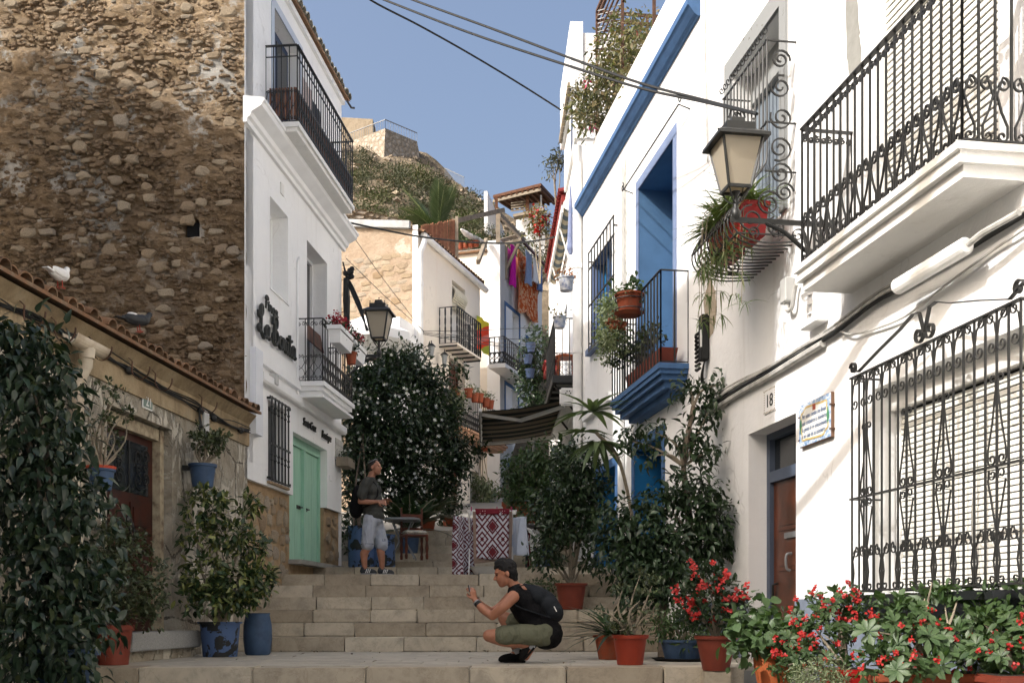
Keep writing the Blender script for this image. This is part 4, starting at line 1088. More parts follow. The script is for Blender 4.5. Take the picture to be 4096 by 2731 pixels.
# ================================================================== UP THE STREET
# ---- hill things: retaining wall, bastion, castle wall, railings
def hz(x, y): return hill_z(x, y)
t = thing('castle_wall', 'smooth tan castle wall rising behind the railed bastion', 'wall', P(355, 135, 112))
o_ = P(355, 135, 112)
m = MB()
for (px0, y0t, px1, y1t, Y0, Y1) in ((300, 85, 372.7, 119, 118, 112),):
    a, b = P(px0, y0t, Y0), P(px1, y1t, Y1)
    V = []
    for dy in (0, 6):
        V += [Vector((a.x, a.y+dy, 25))-o_, Vector((b.x, b.y+dy, 25))-o_, Vector((b.x, b.y+dy, b.z))-o_, Vector((a.x, a.y+dy, b.z+3.2))-o_]
    m.add(V, [(0,1,2,3),(7,6,5,4),(0,4,5,1),(1,5,6,2),(2,6,7,3),(3,7,4,0)])
s_ = NT('tan castle render'); c_ = s_.ramp(s_.noise(0.35, 8, 0.72), [(0.35, (0.20,0.16,0.11)), (0.6, (0.30,0.25,0.185)), (0.75, (0.26,0.215,0.155))]); s_.bump(s_.noise(1.5, 7, 0.7), 0.6, 0.15)
m.build('face', s_.done(c_, 0.95, 0.1), t)
s_ = NT('bastion masonry'); vv = s_.vor(2.2, None, 'DISTANCE_TO_EDGE'); g1 = s_.ramp(s_.vor(2.2, None, 'F1', 0), [(0.0, (0.9,0.9,0.9)), (0.5, (0.5,0.48,0.45))])
c_ = s_.mix(s_.ramp(vv, [(0.0, 1.0), (0.06, 0.0)]), s_.mix(0.45, s_.ramp(s_.noise(1.2, 6, 0.7), [(0.3, (0.23,0.18,0.12)), (0.7, (0.38,0.31,0.225))]), s_.mix(0.5, g1, (0.45,0.37,0.27), 'MULTIPLY')), (0.22, 0.175, 0.12))
s_.bump(s_.math('ADD', vv, s_.math('MULTIPLY', s_.noise(5, 6, 0.7), 0.4)), 0.9, 0.15)
M_BAST = s_.done(c_, 0.95, 0.1)
A, B, C_ = P(350, 141, 92.5), P(385.3, 128.2, 90), P(417, 141, 92.5)
zt = B.z; A.z = C_.z = zt
bo = Vector((B.x, B.y, zt-4.2))
t = thing('bastion', 'battered stone bastion with a steel railing on the hilltop', 'tower', bo)
m = MB(); back = Vector((0, 8, 0)); lo = -5.0
def bat(p, out): return Vector((p.x + out[0], p.y + out[1], zt+lo))
Al, Bl, Cl = bat(A, (-0.7, -0.3)), bat(B, (-0.1, -0.9)), bat(C_, (0.75, -0.2))
top = [A, B, C_, C_+back, A+back]; bot = [Al, Bl, Cl, Vector((Cl.x, Cl.y+8, zt+lo)), Vector((Al.x, Al.y+8, zt+lo))]
m.add([Vector(p)-bo for p in bot+top], [(0,1,6,5),(1,2,7,6),(2,3,8,7),(3,4,9,8),(4,0,5,9),(5,6,7,8,9)])
m.build('masonry', M_BAST, t)
M_STEEL = plain('galvanised railing', (0.24,0.25,0.26), 0.5, 0.1, 5, 0.0, metal=0.3)
def hill_rail(par, org, pts, h, pitch):
    for a, b in zip(pts, pts[1:]):
        a, b = Vector(a)-org, Vector(b)-org; n = max(2, int((b-a).length/pitch))
        q = MB(); q.beam(a+Vector((0,0,h)), b+Vector((0,0,h)), 0.07, 0.05); q.build('top_rail', M_STEEL, par)
        for i in range(n+1):
            p = a.lerp(b, i/n); MB().box(p.x-0.014, p.x+0.014, p.y-0.014, p.y+0.014, p.z-0.05, p.z+h).build('baluster', M_STEEL, par)
hill_rail(t, bo, [A, B, C_], 0.72, 0.27)
a, b = P(445, 176, 84), P(464, 185.5, 80)
t = thing('hillside_railing', 'short steel railing lower down the hill slope', 'railing', a)
hill_rail(t, a, [a, b], 0.62, 0.26)
# retaining wall
t = thing('retaining_wall', 'long pale dry stone wall at the foot of the hillside', 'wall', P(378, 222, 43.5))
o_ = P(378, 222, 43.5); m = MB(); p0, p1 = P(330, 203, 43.5), P(412, 222.5, 43.5)
m.add([Vector(q)-o_ for q in ((p0.x,43.5,10),(p1.x,43.5,10),(p1.x,43.5,p1.z),(p0.x,43.5,p0.z),(p0.x,44.3,10),(p1.x,44.3,10),(p1.x,44.3,p1.z),(p0.x,44.3,p0.z))], [(0,1,2,3),(7,6,5,4),(3,2,6,7),(1,5,6,2),(4,0,3,7)])
rw = m.build('core', M_BAST, t)
r8 = random.Random(8); x = p0.x
for rowi in range(7):
    x = p0.x + r8.uniform(0, 0.2)
    while x < p1.x - 0.2:
        l = r8.uniform(0.22, 0.5); f = (x-p0.x)/(p1.x-p0.x); zt_ = p0.z + (p1.z-p0.z)*f - 0.11 - rowi*0.2
        link('stone', sm[r8.randrange(14)], M_HILLST, t, loc=(x+l/2-o_.x, 43.49-o_.y, zt_-o_.z), scale=(l*1.05, 0.09, 0.21))
        x += l
# shrubs on the hill
bush_me = []
for k in range(4):
    tmp = crown(None, [((r8.uniform(-.5,.5), r8.uniform(-.4,.4), r8.uniform(0.25, 0.6)), 0.55, 0.5, 0.42) for _ in range(5)], 900, 0.12, [ML_DRY, ML_DRY, m_leaf('olive scrub leaf', [(0.07,0.085,0.04),(0.11,0.12,0.06),(0.085,0.10,0.045)], 0.8, 0.1, 0.1), ML_DRY][k], 60+k, tpl=leaf_tpl(1, 0.28, 0.1, 0.1, 'oval'), out=1.0, droop=-0.3, spread=0.6)
    bush_me.append(tmp.data); bpy.data.objects.remove(tmp)
shr = [(353,150,86),(358,165,80),(352,172,74),(366,178,74),(375,172,80),(391,167,84),(402,168,82),(410,176,80),(398,182,72),(412,186,70),(421,178,76),(430,168,84),(437,174,82),(441,183,78),(450,186,74),(426,190,68),(404,198,62),(391,204,56),(378,200,58),(366,205,54),(357,201,56),(352,190,64),(371,190,66),(384,188,68),(446,195,66),(458,192,70),(468,198,68),(478,202,66),(485,212,58),(474,210,60),(460,207,62),(492,222,52),(505,228,50),(514,232,48),(524,226,54),(534,231,50),(543,238,47),(529,241,46),(550,232,56),(399,214,47),(417,205,54),(360,214,47),(431,200,60),(383,178,75),(519,214,62),(508,219,58)]
for _ in range(16):
    Y = r8.uniform(46, 92); shr.append((r8.uniform(345, 545), 0, Y))
for i, (px, py, Y) in enumerate(shr):
    X = (px-CX)/F*Y; s = r8.uniform(0.8, 1.5)*(Y/62)**0.5
    t = link('shrub', bush_me[i % 4], None, loc=(X, Y, hz(X, Y)-0.1), rot=(0, 0, r8.uniform(0, 6.3)), scale=(s*r8.uniform(0.9, 1.4), s, s*r8.uniform(0.7, 1.1)),
             label='low grey-green scrub bush growing on the stony hillside', category='shrub', group='scrub bushes on the hillside')
# palm
pb = P(438, 236, 45.5)
pal = thing('palm_tree', 'feathery green palm behind the rooftops below the hill', 'palm', (pb.x, pb.y, hz(pb.x, pb.y)))
ph = pb.z - hz(pb.x, pb.y)
MB().tube([(0,0,-0.3),(0.05,0,ph*0.5),(0,0,ph)], [0.28,0.25,0.22], 10).build('trunk', M_BARK, pal, smooth=True)
for i in range(22):
    az = i*2.4 + r8.uniform(-.2,.2); el = R([78, 62, 70, 45, 30, 12, 52, -5][i % 8]); L = r8.uniform(1.9, 2.6)
    pts = []; p = Vector((0, 0, ph)); d = Vector((math.cos(az)*math.cos(el), math.sin(az)*math.cos(el), math.sin(el)))
    for k in range(11): pts.append(p.copy()); p = p + d*L/10; d = (d + Vector((0, 0, -0.055-0.05*(1-math.sin(max(el, 0)))))).normalized()
    fr_ = thing('frond', None, None, parent=pal)
    MB().tube(pts, [0.035*(1-0.8*k/10) for k in range(11)], 5).build('rib', m_leaf('palm rib', [(0.20,0.24,0.10),(0.24,0.27,0.12)], 0.5, 0.0) if 'palm rib' not in MATS else MATS['palm rib'], fr_, smooth=True)
    pos, dr, up, sz = [], [], [], []
    for k in range(46):
        f = 0.12+0.87*k/45; q = f*10; a = min(int(q), 9); pt = pts[a].lerp(pts[a+1], q-a); tg = (pts[a+1]-pts[a]).normalized()
        sd = tg.cross(Vector((0,0,1)));
        if sd.length < 0.05: sd = tg.cross(Vector((0,1,0)))
        sd.normalize(); u = sd.cross(tg)
        for sg in (-1, 1):
            pos.append(pt); dr.append(tg*0.7 + sd*sg*0.8 + u*(0.35 if k % 2 else 0.05)); up.append(u); sz.append((0.18+0.34*math.sin(math.pi*min(1, f*0.9+0.08)))*1.15)
    scatter('leaflets', leaf_tpl(1, 0.085, 0.16, 0.1, 'blade'), np.array(pos), np.array(dr), np.array(up), np.array(sz), ML_PALM, fr_, kind='stuff')

# ---- hilltop pavilion
M_TIMB = plain('dark stained timber', hexc('#5b3a26'), 0.8, 0.35, 6, 0.3, 40)
pv0 = P(517, 215, 62); pv = thing('hillside_pavilion', 'open timber pavilion with sloping roof on a white base below the skyline', 'pavilion', pv0)
def pr(px, py, Y): return P(px, py, Y) - pv0
m = MB(); q = [pr(493, 195, 62), pr(541, 183, 60.5), pr(556, 199.5, 66), pr(511, 206, 67)]; th = Vector((0,0,-0.16))
m.add([*q, *[v+th for v in q]], [(0,1,2,3),(7,6,5,4),(0,4,5,1),(1,5,6,2),(2,6,7,3),(3,7,4,0)]); m.build('roof', M_TIMB, pv)
for f in np.linspace(0.04, 0.96, 9):
    a, b = q[0].lerp(q[1], f), q[3].lerp(q[2], f); MB().beam(a+Vector((0,-0.12,-0.24)), b+Vector((0,0,-0.24)), 0.11, 0.14).build('rafter', M_TIMB, pv)
m = MB(); m.beam(q[0]+Vector((0,0,-0.36)), q[1]+Vector((0,0,-0.36)), 0.1, 0.16); m.build('front_beam', M_WOODG, pv)
for px, mt, w_ in ((496.5, M_TIMB, 0.16), (527.4, M_TIMB, 0.2), (541, plain('white post', (0.7,0.7,0.68), 0.6), 0.1)):
    a = pr(px, 214, 61.5); b = pr(px, 190, 61.5); MB().beam(a, Vector((a.x, a.y, q[0].lerp(q[1], (px-493)/48).z-0.3)), w_, w_).build('post', mt, pv)
for k in range(4): MB().beam(pr(511, 203+k*2.6, 61.6), pr(527, 201+k*2.6, 61.6), 0.05, 0.07).build('rail_board', M_WOODG, pv)
MB().box(pr(528,0,61.6).x, pr(541,0,61.6).x, pr(528,0,61.6).y, pr(528,0,61.6).y+0.05, pr(0,213,61.6).z, pr(0,203,61.6).z).build('glass_panel', plain('hazy panel', (0.34,0.38,0.44), 0.3, 0.1, 3, 0.0), pv)
m = MB(); a, b = pr(514, 217, 61.4), pr(545, 210.5, 61.0); m.beam(a, b, 0.5, 0.16); m.build('deck_beam', M_WOODG, pv)
a, b = pr(516, 216, 62), pr(545, 212, 62); m = MB(); m.box(a.x, b.x, 0, 4.5, -4, a.z); m.build('base', M_WHITE, pv)
t = thing('garden_wall', 'short white wall stub left of the timber pavilion', 'wall', P(488, 210, 64))
o_ = P(488, 210, 64); a, b = P(484, 191, 64), P(494, 210, 64); m = MB(); m.box(a.x-o_.x, P(487.5,0,64).x-o_.x, 0, 0.5, b.z-o_.z-1.5, a.z-o_.z)
m.add([(P(487.5,0,64).x-o_.x, 0, b.z-o_.z-1.5), (b.x-o_.x+0.6, 4, b.z-o_.z-1.5), (b.x-o_.x+0.6, 4, a.z-o_.z-1.0), (P(487.5,0,64).x-o_.x, 0, a.z-o_.z)], [(0,1,2,3)]); m.build('face', M_WHITE, t)

# ---- cream house
CX1 = FC.a(418)
cr_ = wthing(FC, CX1, 0, 'cream_house', 'cream house with bare rubble side wall, white gutter and two iron balconies', 'house')
def cx(px, d=0.0): return FC.a(px, d) - CX1
CE = cx(480); ZCT = FC.z(425, 240)
ch = [(cx(465), cx(452), FC.z(456,342)+0.02, FC.z(452,279.5), 0.25), (cx(465), cx(449), 5.6, FC.z(449,356.5), 0.25), (cx(491), cx(478), FC.z(478,392), FC.z(478,370.5), 0.22) if False else (cx(478.5), cx(470), 3.0, 4.6, 0.2)]
mb = MB(); wall_with_holes(mb, CE, 0, 2.0, ZCT, ch); build_open(mb, 'wall', M_CREAM, cr_)
MB().box(CE+0.01, -0.28, -3.5, -0.26, 2, ZCT-0.05).build('wall', M_CREAM, cr_)
s_ = NT('patched ochre render')
n1 = s_.noise(0.9, 8, 0.7, None, 0.6); sp = s_.n('SeparateXYZ'); s_.l(s_.co(), sp.inputs[0])
zz = s_.math('ADD', sp.outputs[2], s_.math('MULTIPLY', s_.math('SUBTRACT', n1, 0.5), 1.6))
c_ = s_.ramp(s_.noise(2.2, 8, 0.72), [(0.3, (0.33,0.24,0.165)), (0.6, (0.43,0.34,0.25)), (0.8, (0.48,0.40,0.315))])
c_ = s_.mix(s_.ramp(n1, [(0.60, 0.0), (0.64, 0.8)]), c_, (0.56, 0.51, 0.43))
s_.bump(s_.noise(7, 8, 0.75), 0.8, 0.08); M_OCHRE = s_.done(c_, 0.95, 0.1)
FCG = Frame(*FC.w(CX1, 0, 0).xy, -1, 0.333)
sd = thing('side_wall', None, None, (0,0,0), FCG.ang-FC.ang, parent=cr_)
GT = FCG.z(416, 229); GTL = FCG.z(347, 221.5)
mb = MB(); mb.add([(0.0,-0.01,2),(3.2,-0.01,2),(3.2,-0.01,GTL),(0.0,-0.01,GT)], [(0,1,2,3)]); mb.add([(0,-0.01,GT),(3.2,-0.01,GTL),(3.2,-0.4,GTL),(0,-0.4,GT)], [(0,1,2,3)]); build_open(mb, 'render', M_OCHRE, sd)
stones_on(sd, M_RUBBLEC, 0.12, 2.7, FCG.z(400,320), FCG.z(400, 252), 240, 0.12, 0.36, 0.02, random.Random(77), (1.3, 2.4), -0.012, rad=0.40)
MB().box(-0.0, 0.14, -0.01, 0.02, 2, GT+0.1).build('corner_strip', M_WHITE, sd)
m = MB(); m.add([(0.2,0.0,GT+0.02),(3.2,0.0,GTL+0.02),(3.2,0.10,GTL+0.02),(0.2,0.10,GT+0.02),(0.2,0.0,GT+0.20),(3.2,0.0,GTL+0.20),(3.2,0.10,GTL+0.20),(0.2,0.10,GT+0.20)], [(0,3,2,1),(4,5,6,7),(0,1,5,4),(1,2,6,5),(2,3,7,6),(3,0,4,7)])
m.build('coping_sheet', plain('grey sheet metal', (0.36,0.37,0.37), 0.6, 0.25, 4, 0.2, 20), sd)
# annex wall with shutter left of the corner, satellite dish
an = MB(); an.box(0.1, 1.35, 0.0, 0.9, 2.0, FCG.z(400, 327)); an.build('annex', M_WHITE, sd)
m = MB()
for k in range(16): m.beam((0.70, 0.915, FCG.z(405,357,0.9)+k*0.065), (1.30, 0.915, FCG.z(405,357,0.9)+k*0.065), 0.02, 0.05)
m.build('slatted_shutter', M_WOOD, sd)
m = MB(); m.lathe([(0.02,0),(0.16,0.03),(0.24,0.08),(0.22,0.085),(0.02,0.02)], 16); o = m.build('satellite_dish', M_GREYBOX, sd, smooth=True); o.location = (0.62, 1.0, FCG.z(400, 331)+0.1); o.rotation_euler = (R(-70), 0, R(20))
# gutter, downpipe, roof edge
m = MB(); m.tube([(cx(425,0.1)+0.1, 0.1, ZCT), (CE-0.25, 0.1, ZCT-0.05)], 0.085, 10); m.build('gutter', M_PIPEW, cr_, smooth=True)
m = MB(); xx = cx(421, 0.08); m.tube(cat([(cx(425,0.1)+0.02, 0.1, ZCT-0.05), (xx-0.1, 0.1, ZCT-0.25), (xx, 0.06, ZCT-0.45)], 4)+[Vector((xx, 0.06, 6)), Vector((xx, 0.06, 3))], 0.075, 10)
for zz_ in (ZCT-1.2, ZCT-2.6, ZCT-4): m.tube([(xx,0.06,zz_),(xx,0.06,zz_-0.1)], 0.085, 10)
m.build('downpipe', M_PIPEW, cr_, smooth=True)
mb = MB(); mb.add([(0.05,0.12,ZCT+0.06),(CE-0.1,0.12,ZCT+0.06),(CE-0.1,-1.8,ZCT+0.6),(0.05,-1.8,ZCT+0.6)], [(0,1,2,3)]); mb.build('roof', M_ROOF, cr_)
for i in range(26): link('roof_tile', tile_me, M_ROOF, cr_, loc=(-0.15-i*0.195, 0.13, ZCT+0.07), rot=(R(-14), 0, 0)) if -0.15-i*0.195 > CE else None
M_BLIND = plain('cream roll-up blind', (0.62,0.58,0.46), 0.8, 0.2, 6, 0.4, 40)
def blind(par, a, b, z, y=-0.1, n=7, bulge=0.18):
    m = MB(); pts = []
    for k in range(n*2): f = k/(n*2-1); pts.append((y+bulge*math.sin(math.pi*f)*1.0, z-f*0.55))
    m2 = MB()
    for k in range(n*2-1): m.box(a+0.03, b-0.03, pts[k][0]-0.012, pts[k][0]+0.012, pts[k+1][1]+0.004, pts[k][1])
    m.tube([(a+0.02, pts[-1][0]+0.03, pts[-1][1]-0.03), (b-0.02, pts[-1][0]+0.03, pts[-1][1]-0.03)], 0.07, 10)
    return m.build('roll_blind', M_BLIND, par)
for i, (a, b, c, d, e) in enumerate(ch):
    wn = thing('door' if i < 2 else 'window', None, None, parent=cr_)
    MB().box(a, b, -0.27, -0.245, c, d).build('leaf', M_WOOD if i == 1 else (M_GLASSD if i == 2 else M_SHUT), wn)
    f = MB(); f.box(a, a+0.06, -0.245, -0.2, c, d); f.box(b-0.06, b, -0.245, -0.2, c, d); f.box(a+0.06, b-0.06, -0.245, -0.2, d-0.06, d); f.build('frame', M_WOOD if i == 1 else M_TRIM, wn)
    if i == 0: blind(wn, a, b, d-0.05)
# wall lanterns
for i, (px, py) in enumerate(((431.5, 351), (444.5, 359.5))):
    lx_, lz_ = FC.hit(px, py, 0.2)
    t = wthing(FC, lx_, lz_, 'wall_lantern', ('upper left' if i == 0 else 'lower right')+' of two small black lanterns on the cream facade', 'lantern', group='small lanterns on the cream facade')
    m = MB(); m.tube(cat([(0,0,-0.15),(0,0.12,-0.22),(0,0.2,-0.16)], 4), 0.014, 5); m.ell((0,0.01,-0.15), 0.05, 0.02, 0.08); m.build('bracket', M_IRON, t)
    MB().lathe([(0.05,-0.13),(0.085,0.12)], 6, (0,0.2,0)).build('glass', plain('smoky lantern glass', (0.3,0.32,0.32), 0.15, 0.1, 3, 0) if i == 0 else MATS['smoky lantern glass'], t)
    m = MB(); m.lathe([(0.12,0.12),(0.05,0.19),(0.012,0.21),(0.012,0.27)], 6, (0,0.2,0)); m.lathe([(0.02,-0.2),(0.06,-0.13)], 6, (0,0.2,0)); m.build('cap', M_IRON, t)
# balconies of the cream house
x0b, x1b = FC.a(480.5, 0.5)-CX1, FC.a(457, 0.5)-CX1; zb = FC.z(457, 342.5, 0.5)
b1 = wthing(FC, CX1, 0, 'cream_upper_balcony', 'twisted-bar iron balcony high on the cream facade', 'balcony')
m = MB(); m.slab3([(0.52, zb-0.05, zb, 0.02)], x0b, x1b); m.build('slab', M_CREAM, b1)
for k in range(5): MB().beam((x1b-(x1b-x0b)*k/4, 0, zb-0.07), (x1b-(x1b-x0b)*k/4, 0.5, zb-0.07), 0.03, 0.04).build('joist', M_IRON, b1)
railing(b1, x0b, x1b, 0.5, zb, FC.z(457, 306, 0.5), M_IRON, 0.16, 0, 0, 0.026, mid_rail=zb+0.16, rail_w=0.04, twist=True)
x0c, x1c = FC.a(506, 0.5)-CX1, FC.a(462, 0.5)-CX1; zc = FC.z(462.6, 426, 0.5)
b2 = wthing(FC, CX1, 0, 'cream_lower_balcony', 'long iron balcony with terracotta pots on its rail, cream facade', 'balcony')
MB().slab3([(0.55, zc-0.06, zc, 0.03), (0.5, zc-0.13, zc-0.06, 0.0), (0.44, zc-0.2, zc-0.13, -0.05)], x0c, x1c).build('slab', plain('salmon balcony slab', (0.50,0.30,0.19), 0.8, 0.2, 4, 0.2), b2)
railing(b2, x0c, x1c, 0.5, zc, FC.z(462, 392, 0.5), M_IRON, 0.15, 0, 0.45, 0.018, mid_rail=zc+0.5, rail_w=0.035, thin=0.012, rib=0.02)
zr = FC.z(462, 392, 0.5)
for i, (px, py) in enumerate(((468, 393), (474, 397.5), (479, 398), (485, 402.5), (489.5, 404.5))):
    X, Z = FC.hit(px, py, 0.6)
    t = wthing(FC, X, Z-0.12, 'balcony_pot', ['first', 'second', 'third', 'fourth', 'fifth'][i]+' terracotta pot from the left on the cream balcony rail', 'pot', d=0.62, group='terracotta pots on the cream balcony')
    pot(t, 0.12, 0.24, M_TERRA, name='pot', n=16)
    crown(t, [((0, 0, 0.3), 0.10, 0.10, 0.09)], 70, 0.06, ML_MID if i > 2 else ML_PALE, 90+i)
X, Z = FC.hit(454.7, 396, 0.4)
t = wthing(FC, X, Z, 'hanging_plant', 'pale drooping plant at the left end of the cream balcony', 'plant', d=0.45)
crown(t, [((0, 0, 0), 0.22, 0.2, 0.16), ((0, 0, -0.22), 0.16, 0.15, 0.2)], 700, 0.07, ML_PALE, 96, droop=1.2); pot(t, 0.12, 0.12, M_TERRA, n=14)
# ground-floor doors and strip of the cream / white row
def door_on(fr, org, px0, px1, py0, py1, mat, par, name='door', d=0.0, trim=None):
    a, b = fr.a(px1, d)-org, fr.a(px0, d)-org; z1 = fr.z(px0, py0, d); z0 = fr.z(px0, py1, d)
    q = thing(name, None, None, parent=par); MB().box(a, b, d-0.02, d+0.03, z0, z1).build('leaf', mat, q)
    if trim:
        m = MB(); m.box(a-0.1, a, d-0.02, d+0.06, z0, z1+0.1); m.box(b, b+0.1, d-0.02, d+0.06, z0, z1+0.1); m.box(a, b, d-0.02, d+0.06, z1, z1+0.1); m.build('trim', trim, q)
    for k in range(2): MB().box(a+0.1, b-0.1, d+0.03, d+0.045, z0+0.15+k*(z1-z0)*0.5, z0+(z1-z0)*0.42+k*(z1-z0)*0.5).build('panel', mat, q)
    return q
door_on(FC, CX1, 451, 456, 470, 520, M_WOOD, cr_)
# pale fringe: beach towel hung over the terrace wall
X, Z = FC.hit(481, 336, 0.05)
t = wthing(FC, X, Z, 'beach_towel', 'beach towel in red, green and yellow bands hung beside the cream balcony', 'towel', d=0.12)
s_ = NT('banded beach towel'); sp = s_.n('SeparateXYZ'); s_.l(s_.co(), sp.inputs[0])
c_ = s_.ramp(s_.math('FRACT', s_.math('ADD', s_.math('MULTIPLY', sp.outputs[2], 0.9), s_.math('MULTIPLY', sp.outputs[0], 0.35))), [(0.0, hexc('#d8472f')), (0.22, hexc('#c9b93a')), (0.5, hexc('#a4ad45')), (0.7, hexc('#d8472f')), (0.85, hexc('#d7776a'))], 'CONSTANT')
M_BEACH = s_.done(c_, 0.9, 0.1)
V = []; Fq = []
for i in range(9):
    for j in range(7): V.append(((i/8-0.5)*0.95, 0.03*math.sin(i*1.4), -(j/6-0.5)*0.95))
for i in range(8):
    for j in range(6): a = i*7+j; Fq.append((a, a+1, a+8, a+7))
m2 = MB(); m2.v = V; m2.f = Fq; o = build_open(m2, 'cloth', M_BEACH, t); o.modifiers.new('t', 'SOLIDIFY').thickness = 0.012

# ---- white house with blue trim behind it
WX = FC.a(500)
w2 = wthing(FC, WX, 0, 'blue_trim_house', 'white house with blue-trimmed windows beyond the cream house', 'house')
def vx(px, d=0.0): return FC.a(px, d) - WX
E2 = vx(542); ZT2 = FC.z(500, 240)
wh2 = [(vx(519), vx(505.5), FC.z(505,358), FC.z(505,304.5), 0.2), (vx(518), vx(505.5), 6.3, FC.z(505,384), 0.2), (vx(519), vx(509), 3.2, FC.z(509,461), 0.2), (vx(531), vx(526.5), FC.z(526,372), FC.z(526,338), 0.15)]
mb = MB(); wall_with_holes(mb, E2, 0, 2.0, ZT2, wh2); build_open(mb, 'wall', M_WHITE, w2)
FWG = Frame(*FC.w(WX, 0, 0).xy, -1, 0.333)
mb = MB(); mb.box(0.0, 0.42, -0.5, 0.0, 2.0, 0.1)
sd2 = thing('side_wall', None, None, (0,0,0), FWG.ang-FC.ang, parent=w2)
zs = FWG.z(495, 240)
MB().box(0.0, 0.42, -1.2, -0.002, 2, zs).build('face', M_WHITE, sd2)
MB().box(0.42, 2.2, -1.2, -0.05, 2, FWG.z(480, 252)).build('face', M_CREAM, sd2)
MB().box(0.42, 2.2, -0.3, 0.06, FWG.z(480,252), FWG.z(480,252)+0.07).build('coping', M_ROOF, sd2)
MB().box(E2, -0.5, -3, -0.22, 2, ZT2-0.02).build('wall', M_WHITE, w2)
for i, (a, b, c, d, e) in enumerate(wh2):
    wn = thing('window', None, None, parent=w2)
    MB().box(a, b, -0.22, -0.19, c, d).build('pane', M_SHUT if i != 2 else M_NAVY, wn)
    m = MB(); q = 0.11; m.box(a-q, a, -0.01, 0.015, c, d+q); m.box(b, b+q, -0.01, 0.015, c, d+q); m.box(a, b, -0.01, 0.015, d, d+q); m.build('blue_surround', M_BLUE, wn)
b3 = wthing(FC, WX, 0, 'blue_trim_balcony', 'small dark iron balcony under a blue-trimmed window', 'balcony')
X0, X1 = FC.a(527, 0.45)-WX, FC.a(504, 0.45)-WX; z3 = FC.z(504, 363, 0.45)
MB().slab3([(0.5, z3-0.12, z3, 0.03)], X0, X1).build('slab', M_TRIM, b3)
railing(b3, X0, X1, 0.45, z3, FC.z(504, 336, 0.45), M_IRON, 0.17, 0, 0.4, 0.025, rail_w=0.04, thin=0.014, rib=0.025)
# laundry on a timber rack
X, Z = FC.hit(505.5, 247, 0.0)
L_ = 0
rk = wthing(FC, X, Z, 'laundry_rack', 'timber bracket rack of drying laundry high on the white house', 'rack')
L = FC.a(540, 0.1) - X
for xx in (0.0, L+0.3):
    m = MB(); m.beam((xx,0,0.1),(xx,0.52,0.18),0.08,0.09); m.beam((xx,0,-0.75),(xx,0.45,0.1),0.07,0.08); m.beam((xx,0.02,-1.0),(xx,0.02,0.15),0.08,0.06); m.build('bracket', M_WOODG, rk)
for k in range(4): MB().tube([(0.0,0.12+k*0.11,0.2),(L+0.3,0.12+k*0.11,0.2)], 0.012, 4).build('line', M_CABLEG, rk)
m = MB(); m.beam((0,0.5,0.2),(L+0.3,0.5,0.2),0.06,0.07); m.build('front_beam', M_WOOD, rk)
s_ = NT('orange patterned sheet'); c_ = s_.ramp(s_.vor(9, None, 'F1'), [(0.2, hexc('#c46a2c')), (0.35, hexc('#d8c1a0')), (0.5, hexc('#b9572a'))]); M_ORNG = s_.done(c_, 0.9, 0.1)
for nm, f0, f1, y, drop, mt, lab in (('magenta_towel', 0.04, 0.20, 0.12, 1.25, plain('magenta towel', hexc('#c0189a'), 0.9, 0.2), 'bright magenta towel drying on the high timber rack'),
      ('patterned_sheet', 0.22, 0.90, 0.16, 1.85, M_ORNG, 'large orange patterned sheet drying on the high timber rack'),
      ('blue_shirt', 0.26, 0.46, 0.38, 1.0, plain('blue cotton', hexc('#8396b5'), 0.9, 0.15), 'pale blue shirt drying on the high timber rack'),
      ('white_cloth', 0.47, 0.64, 0.40, 0.75, plain('white cotton', (0.7,0.71,0.72), 0.9, 0.08), 'white cloth drying on the high timber rack'),
      ('blue_jeans', 0.66, 0.80, 0.38, 0.85, plain('mid blue cotton', hexc('#5d79a8'), 0.9, 0.15), 'mid blue trousers drying on the high timber rack')):
    t = wthing(FC, X + L*f0, Z+0.18, nm, lab, 'laundry', d=y)
    V = []; Fq = []; W_ = L*(f1-f0)
    for i in range(13):
        for j in range(7): V.append((W_*i/12, 0.05*math.sin(i*1.3+j*0.5)*(0.25+j/6), -drop*(j/6)*(1+0.05*math.sin(i*0.9))))
    for i in range(12):
        for j in range(6): a = i*7+j; Fq.append((a, a+1, a+8, a+7))
    m2 = MB(); m2.v = V; m2.f = Fq; o = build_open(m2, 'cloth', mt, t, smooth=False); o.modifiers.new('t', 'SOLIDIFY').thickness = 0.01
# roof terrace: reed screen, posts, beams, awning roll, roof pots
a, b = P(421.5, 226, 29.6), P(455, 219.5, 30.6); o_ = Vector((a.x, a.y, P(421, 262, 29.6).z))
t = thing('reed_screen', 'brown split-reed screen on the roof terrace behind the cream gutter', 'screen', o_)
m = MB(); n = 95
for k in range(n):
    p = a.lerp(b, k/(n-1)) - o_; m.tube([(p.x, p.y, -1.2), (p.x+r8.uniform(-.01,.01), p.y, p.z+r8.uniform(-0.04, 0.04))], 0.011, 4)
m.build('reeds', plain('split reeds', hexc('#a5745a'), 0.9, 0.35, 12, 0.4, 40, objvar=0.3), t, kind='stuff')
m = MB(); d_ = (b-o_); m.beam((d_.x+0.05, d_.y, -1.6), (d_.x+0.05, d_.y, d_.z+0.08), 0.09, 0.09); m.build('post', M_WOODG, t)
pg = thing('roof_pergola', 'bare weathered timber beams over the roof terrace', 'pergola', P(498, 240, 33))
o_ = P(498, 240, 33)
for p, q in (((455, 221, 30.8), (503.5, 210, 33)), ((499, 214, 33.2), (524, 240, 36)), ((498, 209, 33), (498, 243, 33)), ((490, 244, 33.5), (524, 234, 36.5)), ((478,262,31),(486,240,33))):
    MB().beam(P(*p)-o_, P(*q)-o_, 0.10, 0.13).build('beam', M_WOODG, pg)
